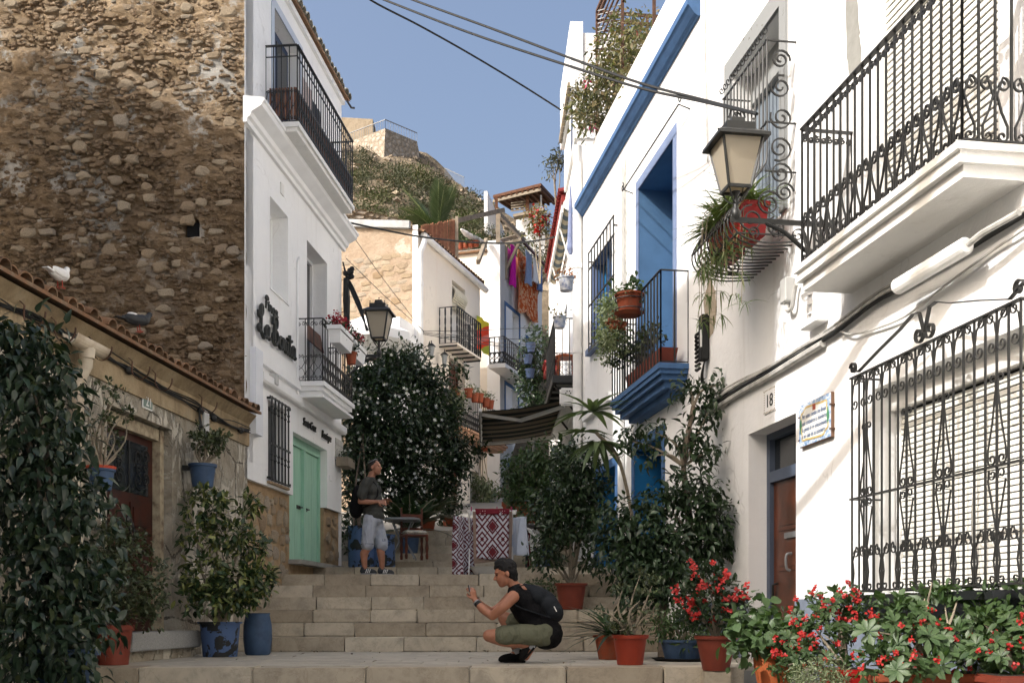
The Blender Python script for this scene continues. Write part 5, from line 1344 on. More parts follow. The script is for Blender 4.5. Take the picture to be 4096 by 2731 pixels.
t = thing('awning_roll', 'rolled white canvas awning slung under the roof terrace beams', 'awning', P(462, 230, 32)); o_ = P(462, 230, 32)
m = MB(); p = [P(461, 229, 32)-o_, P(468, 235, 32.2)-o_, P(477, 239, 32.5)-o_, P(484.5, 242.5, 32.8)-o_]; m.tube(cat(p, 4), [0.03,0.05,0.07,0.09,0.08,0.09,0.08,0.09,0.07,0.08,0.06,0.05,0.03], 9); m.build('canvas', M_TRIMD, t, smooth=True)
for i, (px, py) in enumerate(((460.5, 247), (465.5, 246), (471, 245.3), (476, 244.4))):
    t = thing('roof_pot', ['first', 'second', 'third', 'fourth'][i]+' small terracotta pot from the left on the roof terrace ledge', 'pot', P(px, py+2, 32.4), group='pots on the roof terrace ledge')
    pot(t, 0.11, 0.16, M_TERRA, n=14); crown(t, [((0,0,0.26), 0.12, 0.12, 0.12)], 60, 0.07, ML_MID, 110+i)
# ================================================================== RIGHT SIDE
# ---- house beyond the blue one, with red eave, awnings and dark balcony
FD = Frame(1.76, 0, -0.025, 1)
DX = 20.5
hc = wthing(FD, DX, 0, 'far_right_house', 'tall narrow white house with a red tiled eave beyond the blue house', 'house')
mb = MB(); wall_with_holes(mb, 0, 9.2, 1.0, 9.6, [(0.9, 1.7, 5.1, 7.2, 0.3), (2.6, 3.4, 5.1, 7.2, 0.3), (0.9, 1.9, 1.6, 3.7, 0.3)]); build_open(mb, 'wall', M_WHITE2, hc)
MB().box(0.02, 9.2, -6, -0.31, 1.0, 9.6).build('wall', M_WHITE2, hc)
mb = MB(); mb.add([(0,0,1),(0,-6,1),(0,-6,9.6),(0,0,9.6)], [(0,1,2,3)]); build_open(mb, 'wall', M_WHITE2, hc)
for a, c, mt in ((0.9, 5.1, M_BLUEL), (2.6, 5.1, M_BLUEL)): MB().box(a, a+0.8, -0.32, -0.28, c, c+2.1).build('door', mt, hc)
MB().box(0.9, 1.9, -0.32, -0.28, 1.6, 3.7).build('door', M_NAVY, hc)
# its top storey block, camera-facing wall lit above the blue roof
tw = MB(); tw.box(-0.03, 2.6, -3.2, 0.06, 9.55, 11.55); tw.build('top_storey', M_WHITE, hc)
tw = MB(); tw.box(-0.06, 2.7, -0.1, 0.14, 10.5, 11.75); tw.build('top_parapet', M_WHITE, hc)
for k in range(9): MB().box(k*0.27-0.02, k*0.27+0.22, 0.12, 0.19, 10.50, 10.62).build('coping_tile', M_WOODG, hc)
MB().box(0.35, 0.75, 0.055, 0.065, 9.6, 10.4).build('window', M_NAVY, hc)
# red eave over the far part
mb = MB(); mb.add([(3.0,0.1,9.72),(8.6,0.1,9.72),(8.6,-3,10.7),(3.0,-3,10.7)], [(0,1,2,3)]); mb.build('roof', M_ROOFRED, hc)
red_me = tile_me.copy(); red_me.materials.clear(); red_me.materials.append(M_ROOFRED)
for i in range(28): link('eave_tile', red_me, None, hc, loc=(3.05+i*0.2, 0.14, 9.70), rot=(R(-14), 0, 0), scale=(1.05, 1.1, 1.4))
MB().box(3.0, 8.6, -0.05, 0.09, 9.5, 9.66).build('eave', M_ROOFRED, hc)
m = MB(); m.box(4.6, 5.6, 0.0, 0.35, 6.2, 6.3); m.build('red_canopy', M_ROOFRED, hc)
for k in range(5): link('eave_tile', red_me, None, hc, loc=(4.65+k*0.2, 0.36, 6.35), rot=(R(-20), 0, 0))
# rolled awning high up
s_ = NT('cream and grey awning stripe'); sp = s_.n('SeparateXYZ'); s_.l(s_.co(), sp.inputs[0])
c_ = s_.ramp(s_.math('FRACT', s_.math('MULTIPLY', sp.outputs[0], 2.2)), [(0.0, hexc('#c3b9a0')), (0.5, hexc('#68747a'))], 'CONSTANT'); M_AWN2 = s_.done(c_, 0.85, 0.1)
t = wthing(FD, DX, 8.3, 'rolled_awning', 'striped awning rolled up under the high eave of the far right house', 'awning')
MB().tube([(0.35, 0.13, 0.12), (4.8, 0.13, 0.05)], 0.10, 12).build('roll', M_AWN2, t, smooth=True)
m = MB(); m.box(0.35, 4.9, 0.24, 0.28, -0.02, 0.12); m.build('bar', M_PIPEW, t)
for x_ in (1.2, 3.6): MB().beam((x_, 0.0, -0.9), (x_, 0.26, 0.0), 0.03, 0.03).build('arm', M_PIPEW, t)
MB().tube([(0.34, 0.13, 0.12), (0.30, 0.13, 0.12)], 0.12, 12).build('end_cap', M_PIPEW, t)
MB().lathe([(0.03, 0), (0.07, 0.1), (0.03, 1.0), (0.015, 1.3)], 8, (0.15, 0.12, -0.9)).build('folded_cloth', plain('blue-grey cloth', hexc('#7d88a8'), 0.9, 0.3), t)
# dark balcony with chair and pots
db = wthing(FD, DX, 0, 'dark_balcony', 'shaded black balcony jutting from the far right house', 'balcony')
bx0, bx1, bd, bz = 0.15, 2.9, 0.42, 5.05
m = MB(); m.box(bx0, bx1, 0.0, bd, bz-0.05, bz); m.build('floor', M_GREYBOX, db)
m = MB(); m.box(bx0-0.03, bx1+0.03, bd, bd+0.05, bz-0.12, bz+0.02); m.box(bx0-0.04, bx0, 0.0, bd, bz-0.12, bz+0.02); m.build('edge_beam', M_IRON, db)
for k in range(5): MB().beam((bx0+0.1+k*0.62, 0, bz-0.09), (bx0+0.1+k*0.62, bd, bz-0.09), 0.05, 0.07).build('joist', M_IRON, db)
for k in (0.4, 2.3): MB().beam((k, 0.0, bz-0.65), (k, bd, bz-0.1), 0.04, 0.04).build('brace', M_IRON, db)
railing(db, bx0, bx1, bd, bz, bz+1.12, M_IRON, 0.125, 0, 0.3, 0.016, mid_rail=bz+0.45, rail_w=0.04)
ch_ = wthing(FD, DX+0.5, bz, 'cafe_chair', 'orange bentwood chair on the dark balcony', 'chair', d=0.2)
M_ORW = plain('orange varnished wood', hexc('#a4552c'), 0.5, 0.3, 8, 0.1)
for x_ in (-0.16, 0.16):
    for y_ in (-0.15, 0.13):
        MB().tube([(x_*1.1, y_*1.1, 0), (x_, y_, 0.44)], 0.016, 6).build('leg', M_ORW, ch_)
MB().lathe([(0.2, 0.43), (0.21, 0.46), (0.19, 0.48)], 16).build('seat', M_ORW, ch_)
MB().tube(cat([(-0.17,-0.16,0.45),(-0.18,-0.2,0.75),(-0.1,-0.22,0.9),(0.1,-0.22,0.9),(0.18,-0.2,0.75),(0.17,-0.16,0.45)], 5), 0.017, 6).build('backrest', M_ORW, ch_, smooth=True)
MB().tube(cat([(-0.08,-0.17,0.46),(-0.09,-0.21,0.7),(0,-0.22,0.8),(0.09,-0.21,0.7),(0.08,-0.17,0.46)], 4), 0.012, 6).build('splat', M_ORW, ch_, smooth=True)
def hung_pot(fr, px, py, d, lab, mat, r, h, leaf, nl=200, name='rail_pot', seed=1, sz=0.06, red=False, grp=None):
    X, Z = fr.hit(px, py, d)
    t = wthing(fr, X, Z, name, lab, 'pot', d=d, group=grp)
    pot(t, r, h, mat, n=18)
    crown(t, [((0,0,h*1.25), r*1.0, r*1.0, r*0.8)], nl, sz, leaf, seed)
    if red: crown(t, [((0,0,h*1.35), r*0.95, r*0.95, r*0.7)], nl//3, sz*0.45, ML_RED, seed+1, tpl=leaf_tpl(1, 0.9, 0.1, 0.1, 'petal'), name='blossom')
    return t
M_CER = plain('white ceramic with blue', (0.62,0.62,0.62), 0.4, 0.5, 10, 0.0, tint=hexc('#5b6f9a'))
hung_pot(FD, 559.5, 328, 0.45, 'white and blue ceramic pot on the corner of the dark balcony', M_CER, 0.12, 0.2, ML_BOUG, 60, seed=131)
hung_pot(FD, 566, 291, 0.35, 'pale ceramic pot of dried flowers hung high by the drainpipe', M_CER, 0.14, 0.24, m_leaf('dried flower', [(0.35,0.12,0.05),(0.28,0.14,0.07)], 0.8), 120, seed=132)
# big striped awning over the steps
s_ = NT('dark striped awning cloth'); sp = s_.n('SeparateXYZ'); s_.l(s_.co(), sp.inputs[0])
c_ = s_.ramp(s_.math('FRACT', s_.math('ADD', s_.math('MULTIPLY', sp.outputs[0], 1.85), s_.math('MULTIPLY', s_.noise(1.5, 2), 0.06))), [(0.0, hexc('#7d7567')), (0.42, hexc('#343b39')), (0.9, hexc('#676158'))], 'CONSTANT')
s_.done(c_, 0.9, 0.1); tr = s_.n('BsdfTranslucent'); s_.l(c_, tr.inputs[0]); mx = s_.n('MixShader'); mx.inputs[0].default_value = 0.55; s_.l(s_.b.outputs[0], mx.inputs[1]); s_.l(tr.outputs[0], mx.inputs[2]); s_.l(mx.outputs[0], s_.out.inputs[0]); M_AWN = s_.m
aw = wthing(FD, DX, 4.60, 'striped_awning', 'large grey and brown striped awning stretched out over the steps', 'awning')
A0, A1 = 0.35, 4.6; V = []; Fq = []; NI, NJ = 30, 14
for i in range(NI+1):
    for j in range(NJ+1):
        f = j/NJ; x_ = A0+(A1-A0)*i/NI; V.append((x_, 0.22+1.62*f, 0.06-0.24*f-0.05*math.sin(math.pi*f)+0.01*math.sin(i*1.2)))
for i in range(NI):
    for j in range(NJ): a = i*(NJ+1)+j; Fq.append((a, a+1, a+NJ+2, a+NJ+1))
m2 = MB(); m2.v = V; m2.f = Fq; o = build_open(m2, 'cloth', M_AWN, aw, smooth=True); o.modifiers.new('t', 'SOLIDIFY').thickness = 0.004
V = []; Fq = []
for i in range(41):
    x_ = A0+(A1-A0)*i/40
    V += [(x_, 1.86, -0.16), (x_, 1.87+0.015*math.sin(i*1.7), -0.26), (x_, 1.87+0.02*math.sin(i*1.7), -0.33-0.03*abs(math.sin(i*0.8)))]
for i in range(40): a = i*3; Fq += [(a, a+1, a+4, a+3), (a+1, a+2, a+5, a+4)]
m2 = MB(); m2.v = V; m2.f = Fq; o = build_open(m2, 'valance', M_AWN, aw)
MB().tube([(A0-0.05, 1.85, -0.16), (A1+0.05, 1.85, -0.16)], 0.035, 8).build('front_bar', M_PIPEW, aw, smooth=True)
MB().box(A0-0.15, A1+0.1, 0.0, 0.24, -0.02, 0.18).build('cassette', M_PIPEW, aw)
eb = link('end_box', bevmesh('end_box', 0.14, 0.34, 0.34, 0.03, 2), M_PIPEW, aw, loc=(A0-0.2, 0.16, 0.06))
for k in range(6): a = k*math.pi/3; MB().ell((A0-0.275, 0.17+0.045*math.cos(a), 0.12+0.045*math.sin(a)), 0.008, 0.014, 0.014, 6, 4).build('vent_hole', M_DARK, aw)
for x_, x2 in ((A0+0.25, A0+0.75), (A1-0.4, A1-0.9)):
    MB().beam((x_, 0.2, -0.03), (x2, 1.05, -0.22), 0.05, 0.07).build('folding_arm', M_PIPEW, aw)
    MB().beam((x2, 1.05, -0.22), (x_, 1.83, -0.2), 0.045, 0.06).build('folding_arm', M_PIPEW, aw)

# ---- blue house -----------------------------------------------------------
BX = FR.a(698); BE = FR.a(580.5) - BX
bh = wthing(FR, BX, 0, 'blue_trim_townhouse', 'white townhouse with deep blue cornice, doors and balcony', 'house')
def bx_(px, d=0.0): return FR.a(px, d) - BX
ho = [(bx_(673.5), bx_(639), 3.74, 6.93, 0.75), (bx_(612), bx_(592), 5.28, 6.80, 0.22), (bx_(615.5), bx_(596), 0.6, 2.95, 0.45), (bx_(662), bx_(634.5), 0.3, 3.0, 0.45)]
mb = MB(); wall_with_holes(mb, 0, BE, -0.19, 9.0, [(a, b, c, d, 0.001) for a, b, c, d, e in ho]); build_open(mb, 'wall', M_WHITE, bh)
mb = MB(); mb.add([(0,0,9.0),(BE,0,9.0),(BE,-0.22,9.0),(0,-0.22,9.0),(0,-0.22,8.2),(BE,-0.22,8.2)], [(0,1,2,3),(3,2,5,4)]); build_open(mb, 'parapet', M_WHITE, bh)
MB().box(0.0, BE-0.05, -5.5, -0.80, 0, 8.2).build('wall', M_WHITE, bh)
MB().box(0.0, BE-0.05, -5.5, -0.221, 8.0, 8.19).build('roof_deck', M_WHITE2, bh)
M_RECESS = plain('blue recess paint', hexc('#54799f'), 0.8, 0.15, 3, 0.25, 30)
for i, (a, b, c, d, e) in enumerate(ho):
    mt = [M_RECESS, M_BLUEL, M_BLUED, M_BLUED][i]
    nm = 'window' if i == 1 else 'doorway'
    q = thing(nm, None, None, parent=bh)
    rv = MB(); rv.add([(a,0,c),(b,0,c),(b,0,d),(a,0,d),(a,-e,c),(b,-e,c),(b,-e,d),(a,-e,d)], [(0,4,5,1),(1,5,6,2),(2,6,7,3),(3,7,4,0)]); build_open(rv, 'reveal', mt, q)
    MB().box(a, b, -e-0.05, -e, c, d).build('leaf', M_BLUED, q)
    sw = 0.15; m = MB(); sm_ = [M_BLUEL, M_BLUEL, M_BLUE, M_BLUE][i]
    m.box(a-sw, a, -0.01, 0.012, c, d+sw); m.box(b, b+sw, -0.01, 0.012, c, d+sw); m.box(a, b, -0.01, 0.012, d, d+sw)
    if i != 1: m.build('surround', sm_, q)
    if i == 1:
        m = MB(); m.box(a, a+0.06, -0.2, -0.1, c, d); m.box(b-0.06, b, -0.2, -0.1, c, d); m.box((a+b)/2-0.04, (a+b)/2+0.04, -0.2, -0.1, c, d); m.build('casement', M_BLUE, q)
        MB().box(a-0.12, b+0.12, -0.2, 0.1, c-0.1, c).build('sill', M_BLUEL, q)
        g0, g1 = bx_(612, 0.14)-0.1, bx_(588.6, 0.14); n = 9
        for k in range(n):
            x_ = g0+(g1-g0)*k/(n-1); m = MB(); m.box(x_-0.009, x_+0.009, 0.13, 0.148, 5.15, 6.9)
            if k % 2: m.tube([(x_, 0.139, 5.6+0.03*j) for j in range(12)], [0.016 if j % 2 else 0.009 for j in range(12)], 5)
            m.build('grille_bar', M_IRON, q)
        m = MB()
        for zz in (5.17, 5.95, 6.6, 6.9): m.box(g0-0.02, g1+0.02, 0.128, 0.15, zz-0.01, zz+0.01)
        for x_ in (g0, g1):
            for zz in (5.3, 6.75): m.box(x_-0.01, x_+0.01, 0.0, 0.13, zz-0.01, zz+0.01)
        m.build('grille_rail', M_IRON, q, kind='stuff')
    if i in (2, 3):
        for k in range(2): MB().box(a+0.12, b-0.12, -e, -e+0.02, c+0.3+k*1.1, c+1.2+k*1.1).build('panel', M_BLUED, q)
link('letter_box', bevmesh('letter_box', 0.02, 0.14, 0.12, 0.006), M_TRIM, bh, loc=(bx_(615.5)+0.30-0.0, -0.2, 1.9))
mb = MB(); mb.sweep([(0.0,7.97),(0.04,7.97),(0.08,8.0),(0.12,8.05),(0.15,8.09),(0.17,8.10),(0.17,8.19),(0.0,8.22)], -0.1, BE+0.02); mb.build('cornice', M_BLUE, bh)
MB().box(bx_(613), bx_(586), 0.0, 0.08, 4.06, 4.2).build('string_course', M_TRIM, bh)
m = MB(); m.tube([(BE-0.18, 0.1, 9.3), (BE-0.18, 0.1, 4.2), (BE-0.18, 0.09, 0.8)], 0.085, 12)
for zz in (7.0, 5.4, 3.6): m.tube([(BE-0.18, 0.1, zz), (BE-0.18, 0.1, zz+0.1)], 0.1, 12)
m.build('drainpipe', M_PIPEW, bh, smooth=True)
m = MB(); x_ = bx_(621, 0.06); m.tube([(x_, 0.06, 7.6), (x_, 0.06, 0.4)], 0.055, 10); m.tube([(x_, 0.06, 2.2), (x_, 0.06, 2.3)], 0.066, 10); m.build('drainpipe', M_PIPEW, bh, smooth=True)
MB().tube([(x_-0.12, 0.02, 7.7), (x_-0.12, 0.02, 4.2)], 0.014, 6).build('conduit', M_CABLEG, bh)
# curtain rod over the doorway
m = MB(); a_, b_ = bx_(678.6, 0.15), bx_(623.6, 0.15)
m.tube([(a_, 0.15, 7.05), (b_, 0.15, 7.05)], 0.011, 6)
for x_, s in ((a_, -1), (b_, 1)):
    m.tube([(x_+p[0], 0.15, 7.05+p[2]) for p in spiral(s*0.07, 0.06, 0.015, 0.075, math.pi if s > 0 else 0, -1.2*s, 14)], 0.009, 5); m.tube([(x_, 0.0, 7.0), (x_, 0.15, 7.05)], 0.009, 5)
m.build('curtain_rod', M_IRONG, bh)
MB().tube([(bx_(706), 0.02, 8.3), (bx_(708), 0.03, 7.2), (bx_(709), 0.02, 6.0)], 0.012, 5).build('conduit', M_CABLEG, bh)
# house number 20
t = wthing(FR, FR.a(603), FR.z(603, 440), 'number_tile', 'small white tile with the number 20 on the blue-trimmed house', 'sign')
MB().box(-0.1, 0.1, 0.0, 0.012, -0.1, 0.11).build('tile', M_TRIM, t); m = MB()
for x0_, x1_, z0_, z1_ in ((-0.1,0.1,-0.115,-0.1),(-0.1,0.1,0.11,0.125),(-0.115,-0.1,-0.115,0.125),(0.1,0.115,-0.115,0.125)): m.box(x0_,x1_,0,0.014,z0_,z1_)
m.build('border', M_IRONG, t, kind='stuff')
text('20', 'numeral', M_LET, t, (0, 0.014, -0.055), (R(90), 0, R(180)), 0.17, 0.002, 'CENTER', sx=0.9)
# blue balcony
bb = wthing(FR, BX, 0, 'blue_balcony', 'balcony with a blue moulded slab and plain iron bars', 'balcony')
q0, q1 = bx_(660, 0.38), bx_(611.7, 0.38)
MB().slab3([(0.40, 3.66, 3.73, 0.03), (0.38, 3.60, 3.66, 0.0), (0.34, 3.53, 3.60, -0.05), (0.28, 3.44, 3.53, -0.12), (0.18, 3.36, 3.44, -0.25)], q0, q1).build('slab', M_BLUE, bb)
railing(bb, q0, q1, 0.37, 3.74, 4.93, M_IRON, 0.15, 0, 0, 0.018, rail_w=0.03)
# iron pergola and aerial on the roof
pg = thing('iron_pergola', 'rusty iron pergola frame on the roof of the blue-trimmed house', 'pergola', FR.w(BX+BE/2, -1, 8.2))
o_ = pg.location.copy(); ZP = 11.8
c0, c1, c2, c3 = FR.w(BX+BE-0.3, -0.25, 0), FR.w(BX+1.2, -0.25, 0), FR.w(BX+1.2, -3.2, 0), FR.w(BX+BE-0.3, -3.2, 0)
def gp(v, z): return Vector((v.x-o_.x, v.y-o_.y, z-o_.z))
for c in (c0, c1, c2, c3, c0.lerp(c3, 0.33), c0.lerp(c3, 0.66), c0.lerp(c1, 0.35), c0.lerp(c1, 0.7)): MB().beam(gp(c, 8.2), gp(c, ZP), 0.05, 0.05).build('post', M_RUST, pg)
for a, b in ((c0, c1), (c1, c2), (c2, c3), (c3, c0)):
    for z in (ZP, ZP-0.16): MB().beam(gp(a, z), gp(b, z), 0.05, 0.05).build('top_rail', M_RUST, pg)
for z in (11.45, 11.28, 11.1, 10.9):
    for a, b in ((c3, c0), (c0, c1)): MB().tube([gp(a.lerp(b, k/24), z) for k in range(25)], [0.022 if k % 2 else 0.014 for k in range(25)], 5).build('twisted_rail', M_RUST, pg)
for f in (0.25, 0.5, 0.75): MB().beam(gp(c0.lerp(c1, f), ZP), gp(c3.lerp(c2, f), ZP), 0.04, 0.04).build('top_rail', M_RUST, pg)
t = thing('roof_aerial', 'pale multi-rod television aerial behind the rusty pergola', 'aerial', P(615, 30, 19.6)); a_ = t.location.copy()
MB().tube([P(611, 50, 19.6)-a_, P(610, 14, 19.6)-a_], 0.015, 6).build('mast', M_STEEL, t)
for k in range(9):
    for dx_ in (-1, 1): pass
    y_ = 4 + k*4.2; MB().tube([P(598+k*0.0, y_+7, 19.8)-a_, P(623, y_, 19.4)-a_], 0.009, 4).build('rod', M_STEEL, t)

# ---- number 18 ------------------------------------------------------------
NX = FR.a(698); N1 = -14.0 - NX
nh = wthing(FR, NX, 0, 'number_eighteen_house', 'white house with grilled windows, grey-blue plinth and moulded balcony at right', 'house')
def nx_(px, d=0.0): return FR.a(px, d) - NX
hn = [(nx_(781.5), nx_(732), 4.55, 6.66, 0.30), (nx_(998), nx_(878), 3.52, 6.3, 0.10), (nx_(796), nx_(748.5), -0.17, 2.46, 0.30), (nx_(1026), nx_(874), 0.66, 2.36, 0.24)]
mb = MB(); wall_with_holes(mb, N1, -0.001, -0.19, 9.6, hn); build_open(mb, 'wall', M_WHITE2, nh)
MB().box(N1, -0.0, -6, -0.62, -0.19, 9.6).build('wall', M_WHITE2, nh)
MB().box(N1, 0.05, -6, 0.35, 9.4, 9.7).build('eave', M_TRIM, nh)
M_PLINTH = plain('grey-blue plinth paint', hexc('#77808f'), 0.8, 0.2, 3, 0.3, 30, 0.008)
MB().box(nx_(748.5), -0.0, 0.0, 0.014, -0.18, 0.63).build('plinth', M_PLINTH, nh)
MB().box(N1, nx_(796), 0.0, 0.014, -0.18, 0.63).build('plinth', M_PLINTH, nh)
# bare plaster and cement scars on the wall, where paint has come off
def patch(fr, org, par, pts, mat, seed, d=0.004):
    rs = random.Random(seed); out = []
    pp = [fr.hit(px, py) for px, py in pts]
    for (a, b), (c, e) in zip(pp, pp[1:]+pp[:1]):
        for k in range(6):
            f = k/6; out.append((a+(c-a)*f - org + rs.uniform(-0.02, 0.02), b+(e-b)*f + rs.uniform(-0.03, 0.03)))
    me = bpy.data.meshes.new('bare_patch'); me.from_pydata([(x, d, z) for x, z in out], [], [tuple(range(len(out)))]); link('bare_patch', me, mat, par)
M_CEM = plain('grey cement scar', (0.27,0.27,0.25), 0.95, 0.2, 6, 0.4, 40)
M_BARE = plain('bare tan plaster', (0.38,0.32,0.24), 0.95, 0.2, 8, 0.4, 40)
patch(FR, NX, nh, [(709,276),(716,290),(717,312),(713,335),(704.5,348),(706,318),(704,300),(707,288)], M_BARE, 2)
patch(FR, NX, nh, [(846,-10),(857,-10),(860,30),(862,60),(861,75),(851,80),(848,66)], M_CEM, 3)
# number 18 tile pair and poem plaque
t = wthing(FR, FR.a(770.5), FR.z(770.5, 400), 'number_tile', 'cream tiles with the number 18 above the brown door', 'sign')
for s in (-1, 1): MB().box(0.075*s-0.073, 0.075*s+0.073, 0.0, 0.012, -0.125, 0.125).build('tile', M_TRIM, t)
m = MB()
for k in range(9):
    for s in (-1, 1): m.box(-0.15+k*0.036, -0.15+k*0.036+0.016, 0.011, 0.0135, s*0.115-0.008, s*0.115+0.008); m.box(s*0.14-0.007, s*0.14+0.007, 0.011, 0.0135, -0.11+k*0.026, -0.11+k*0.026+0.013)
m.build('border', plain('brown tile edging', (0.32,0.25,0.16), 0.6), t, kind='stuff')
text('18', 'numeral', M_LET, t, (0, 0.014, -0.065), (R(90), 0, R(180)), 0.19, 0.002, 'CENTER', sx=1.05)
pq = wthing(FR, FR.a(818.5), 2.29, 'poem_plaque', 'glazed tile plaque with a blue and yellow border and a Spanish verse', 'plaque')
W_ = FR.a(803)-FR.a(834.5)
link('backing', bevmesh('backing', W_, 0.035, 0.41, 0.004), plain('brown plaque edge', (0.18,0.10,0.06), 0.7), pq, loc=(0, 0.02, 0))
s_ = NT('blue and ochre majolica'); c_ = s_.ramp(s_.noise(14, 5, 0.6), [(0.35, hexc('#6f8fb8')), (0.48, hexc('#a3bad6')), (0.55, hexc('#d9dde0')), (0.64, hexc('#86a3c6'))]); M_MAJ = s_.done(c_, 0.25, 0.5)
for i in range(4):
    for j in range(3):
        a, b = -W_/2+i*W_/4, -0.2+j*0.4/3; MB().box(a+0.001, a+W_/4-0.001, 0.036, 0.042, b+0.001, b+0.4/3-0.001).build('tile', M_MAJ, pq)
m = MB(); n = 60; ring = []
for k in range(n):
    a = 2*math.pi*k/n; e = 0.42; ca = math.copysign(abs(math.cos(a))**e, math.cos(a)); sa = math.copysign(abs(math.sin(a))**e, math.sin(a)); q = 1+0.05*math.sin(6*a)
    ring.append((ca*(W_/2-0.055)*q, sa*(0.2-0.045)*q))
m.prism(ring, 0.040, 0.0435); m.build('field', plain('white glaze', (0.78,0.77,0.72), 0.25, 0.04, 4, 0), pq)
m = MB(); m.ribbon([(x, 0.044, z) for x, z in ring+ring[:1]], 0.004, 0.018); m.build('scroll_border', plain('ochre glaze', hexc('#bfa363'), 0.3, 0.4, 25, 0, tint=hexc('#d9cba0')), pq)
m = MB(); m.box(-0.03, 0.03, 0.043, 0.047, 0.105, 0.16); m.build('crest', plain('red crest glaze', hexc('#a5523f'), 0.3, 0.4, 60, 0), pq)
for s in (-1, 1): 
    m = MB(); m.prism([(s*(W_/2-0.05), -0.08), (s*(W_/2-0.02), 0.0), (s*(W_/2-0.05), 0.08), (s*(W_/2-0.07), 0.0)], 0.043, 0.0475); m.build('leaf_motif', plain('green glaze', hexc('#4c8a63'), 0.3), pq)
M_INK = plain('slate blue script', hexc('#566d92'), 0.4, 0.1, 6, 0)
for k, tx in enumerate(('Por estas cuestas me llevan', 'mis costaleros a hombros', 'la gente le ve emocionado', 'y no sale de su asombro')):
    text(tx, 'verse', M_INK, pq, (W_/2-0.075, 0.046, 0.058-k*0.062), (R(90), 0, R(180)), 0.062, 0.0006, 'LEFT', shear=0.2, sx=0.83 if k else 0.76, joined=True)
for s in (-1, 1):
    for z in (-0.13, 0.09): MB().box(s*W_/2-0.012, s*W_/2+0.012, 0.0, 0.048, z-0.006, z+0.006).build('clip', M_RUST, pq)
# brown street door
q = thing('street_door', None, None, parent=nh); a, b, c, d, e = hn[2]
M_FRB = plain('slate blue door frame', hexc('#4d5768'), 0.6, 0.15, 4, 0.15)
m = MB(); m.box(a, a+0.09, -0.30, -0.21, c, d); m.box(b-0.09, b, -0.30, -0.21, c, d); m.box(a+0.09, b-0.09, -0.30, -0.21, 1.92, 2.04); m.box(a+0.09, b-0.09, -0.30, -0.21, d-0.07, d); m.build('frame', M_FRB, q)
MB().box(a+0.09, b-0.09, -0.29, -0.27, 2.04, d-0.07).build('transom_pane', M_GLASSD, q)
M_BRD = plain('brown varnished door', hexc('#5b3220'), 0.35, 0.4, 3.5, 0.15, 50, tint=(0.05,0.022,0.012))
MB().box(a+0.095, b-0.095, -0.30, -0.255, c, 1.915).build('leaf', M_BRD, q)
for z0_, z1_ in ((0.1, 0.8), (0.95, 1.25), (1.38, 1.8)): m = MB(); m.box(a+0.24, b-0.24, -0.26, -0.242, z0_, z1_); m.box(a+0.3, b-0.3, -0.25, -0.232, z0_+0.05, z1_-0.05); m.build('panel', M_BRD, q)
MB().box(a+0.42, b-0.42, -0.255, -0.235, 1.29, 1.35).build('letter_slot', M_STEEL, q)
m = MB(); m.tube(cat([((a+b)/2, -0.23, 1.12), ((a+b)/2, -0.17, 1.1), ((a+b)/2, -0.17, 0.97), ((a+b)/2, -0.21, 0.94)], 4), 0.016, 6); m.build('knocker', M_STEEL, q, smooth=True)
m = MB(); m.tube([(b-0.2,-0.25,0.55),(b-0.2,-0.20,0.57),(b-0.2,-0.20,0.8),(b-0.2,-0.25,0.82)], 0.014, 6); m.build('pull', M_IRON, q, smooth=True)
# upstairs window with its grey stone frame and shutters
q = thing('upper_window', None, None, parent=nh); a, b, c, d, e = hn[0]
s_ = NT('chipped grey window surround'); n1 = s_.noise(9, 7, 0.75); c_ = s_.mix(s_.ramp(n1, [(0.62, 0.0), (0.64, 1.0)]), (0.27,0.28,0.28), (0.12,0.11,0.09)); s_.bump(n1, 0.3, 0.01); M_CHIP = s_.done(c_, 0.9, 0.1)
m = MB(); m.box(b, b+0.18, -0.01, 0.03, c, d+0.2); m.box(a-0.16, a, -0.01, 0.03, c, d+0.2); m.box(a, b, -0.01, 0.03, d, d+0.2); m.build('surround', M_CHIP, q)
M_SHG = plain('grey-blue shutter', hexc('#6f7983'), 0.7, 0.12, 4, 0.2)
MB().box(a, b, -0.34, -0.30, c, d).build('shutter_leaf', M_SHG, q)
for k in range(14): x_ = a+(b-a)*(k+0.5)/14; MB().box(x_-0.035, x_+0.035, -0.30, -0.285, c, d-0.35).build('shutter_slat', M_SHG, q)
MB().box(a, b, -0.30, -0.22, d-0.34, d-0.0).build('blind_box', plain('grey blind box', (0.30,0.31,0.31), 0.7), q)
# balcony shutter and ground window shutter: slats
def slats(par, a, b, c, d, y, pitch, mat, tilt=0.01):
    n = int((d-c)/pitch); base = MB(); base.box(a, b, -0.006, 0.006, -pitch*0.40, pitch*0.40)
    tmp = base.build('slat', mat, par); me = tmp.data; bpy.data.objects.remove(tmp)
    for k in range(n): link('slat', me, mat, par, loc=(0, y, c+pitch*(k+0.5)), rot=(0.22, 0, 0))
M_SLAT = plain('cream plastic slat', (0.76,0.75,0.69), 0.6, 0.05, 4, 0.05)
q = thing('balcony_shutter', None, None, parent=nh); a, b, c, d, e = hn[1]
MB().box(a, b, -0.12, -0.10, c, d).build('backing', M_DARK, q); slats(q, a+0.01, b-0.01, c, d, -0.07, 0.058, M_SLAT)
q = thing('ground_window', None, None, parent=nh); a, b, c, d, e = hn[3]
MB().box(a, b, -0.27, -0.24, c, d).build('backing', M_DARK, q); slats(q, a+0.03, b-0.03, c+0.02, d-0.18, -0.21, 0.046, M_SLAT)
MB().box(a, b, -0.24, -0.14, d-0.18, d).build('blind_box', M_TRIMD, q)
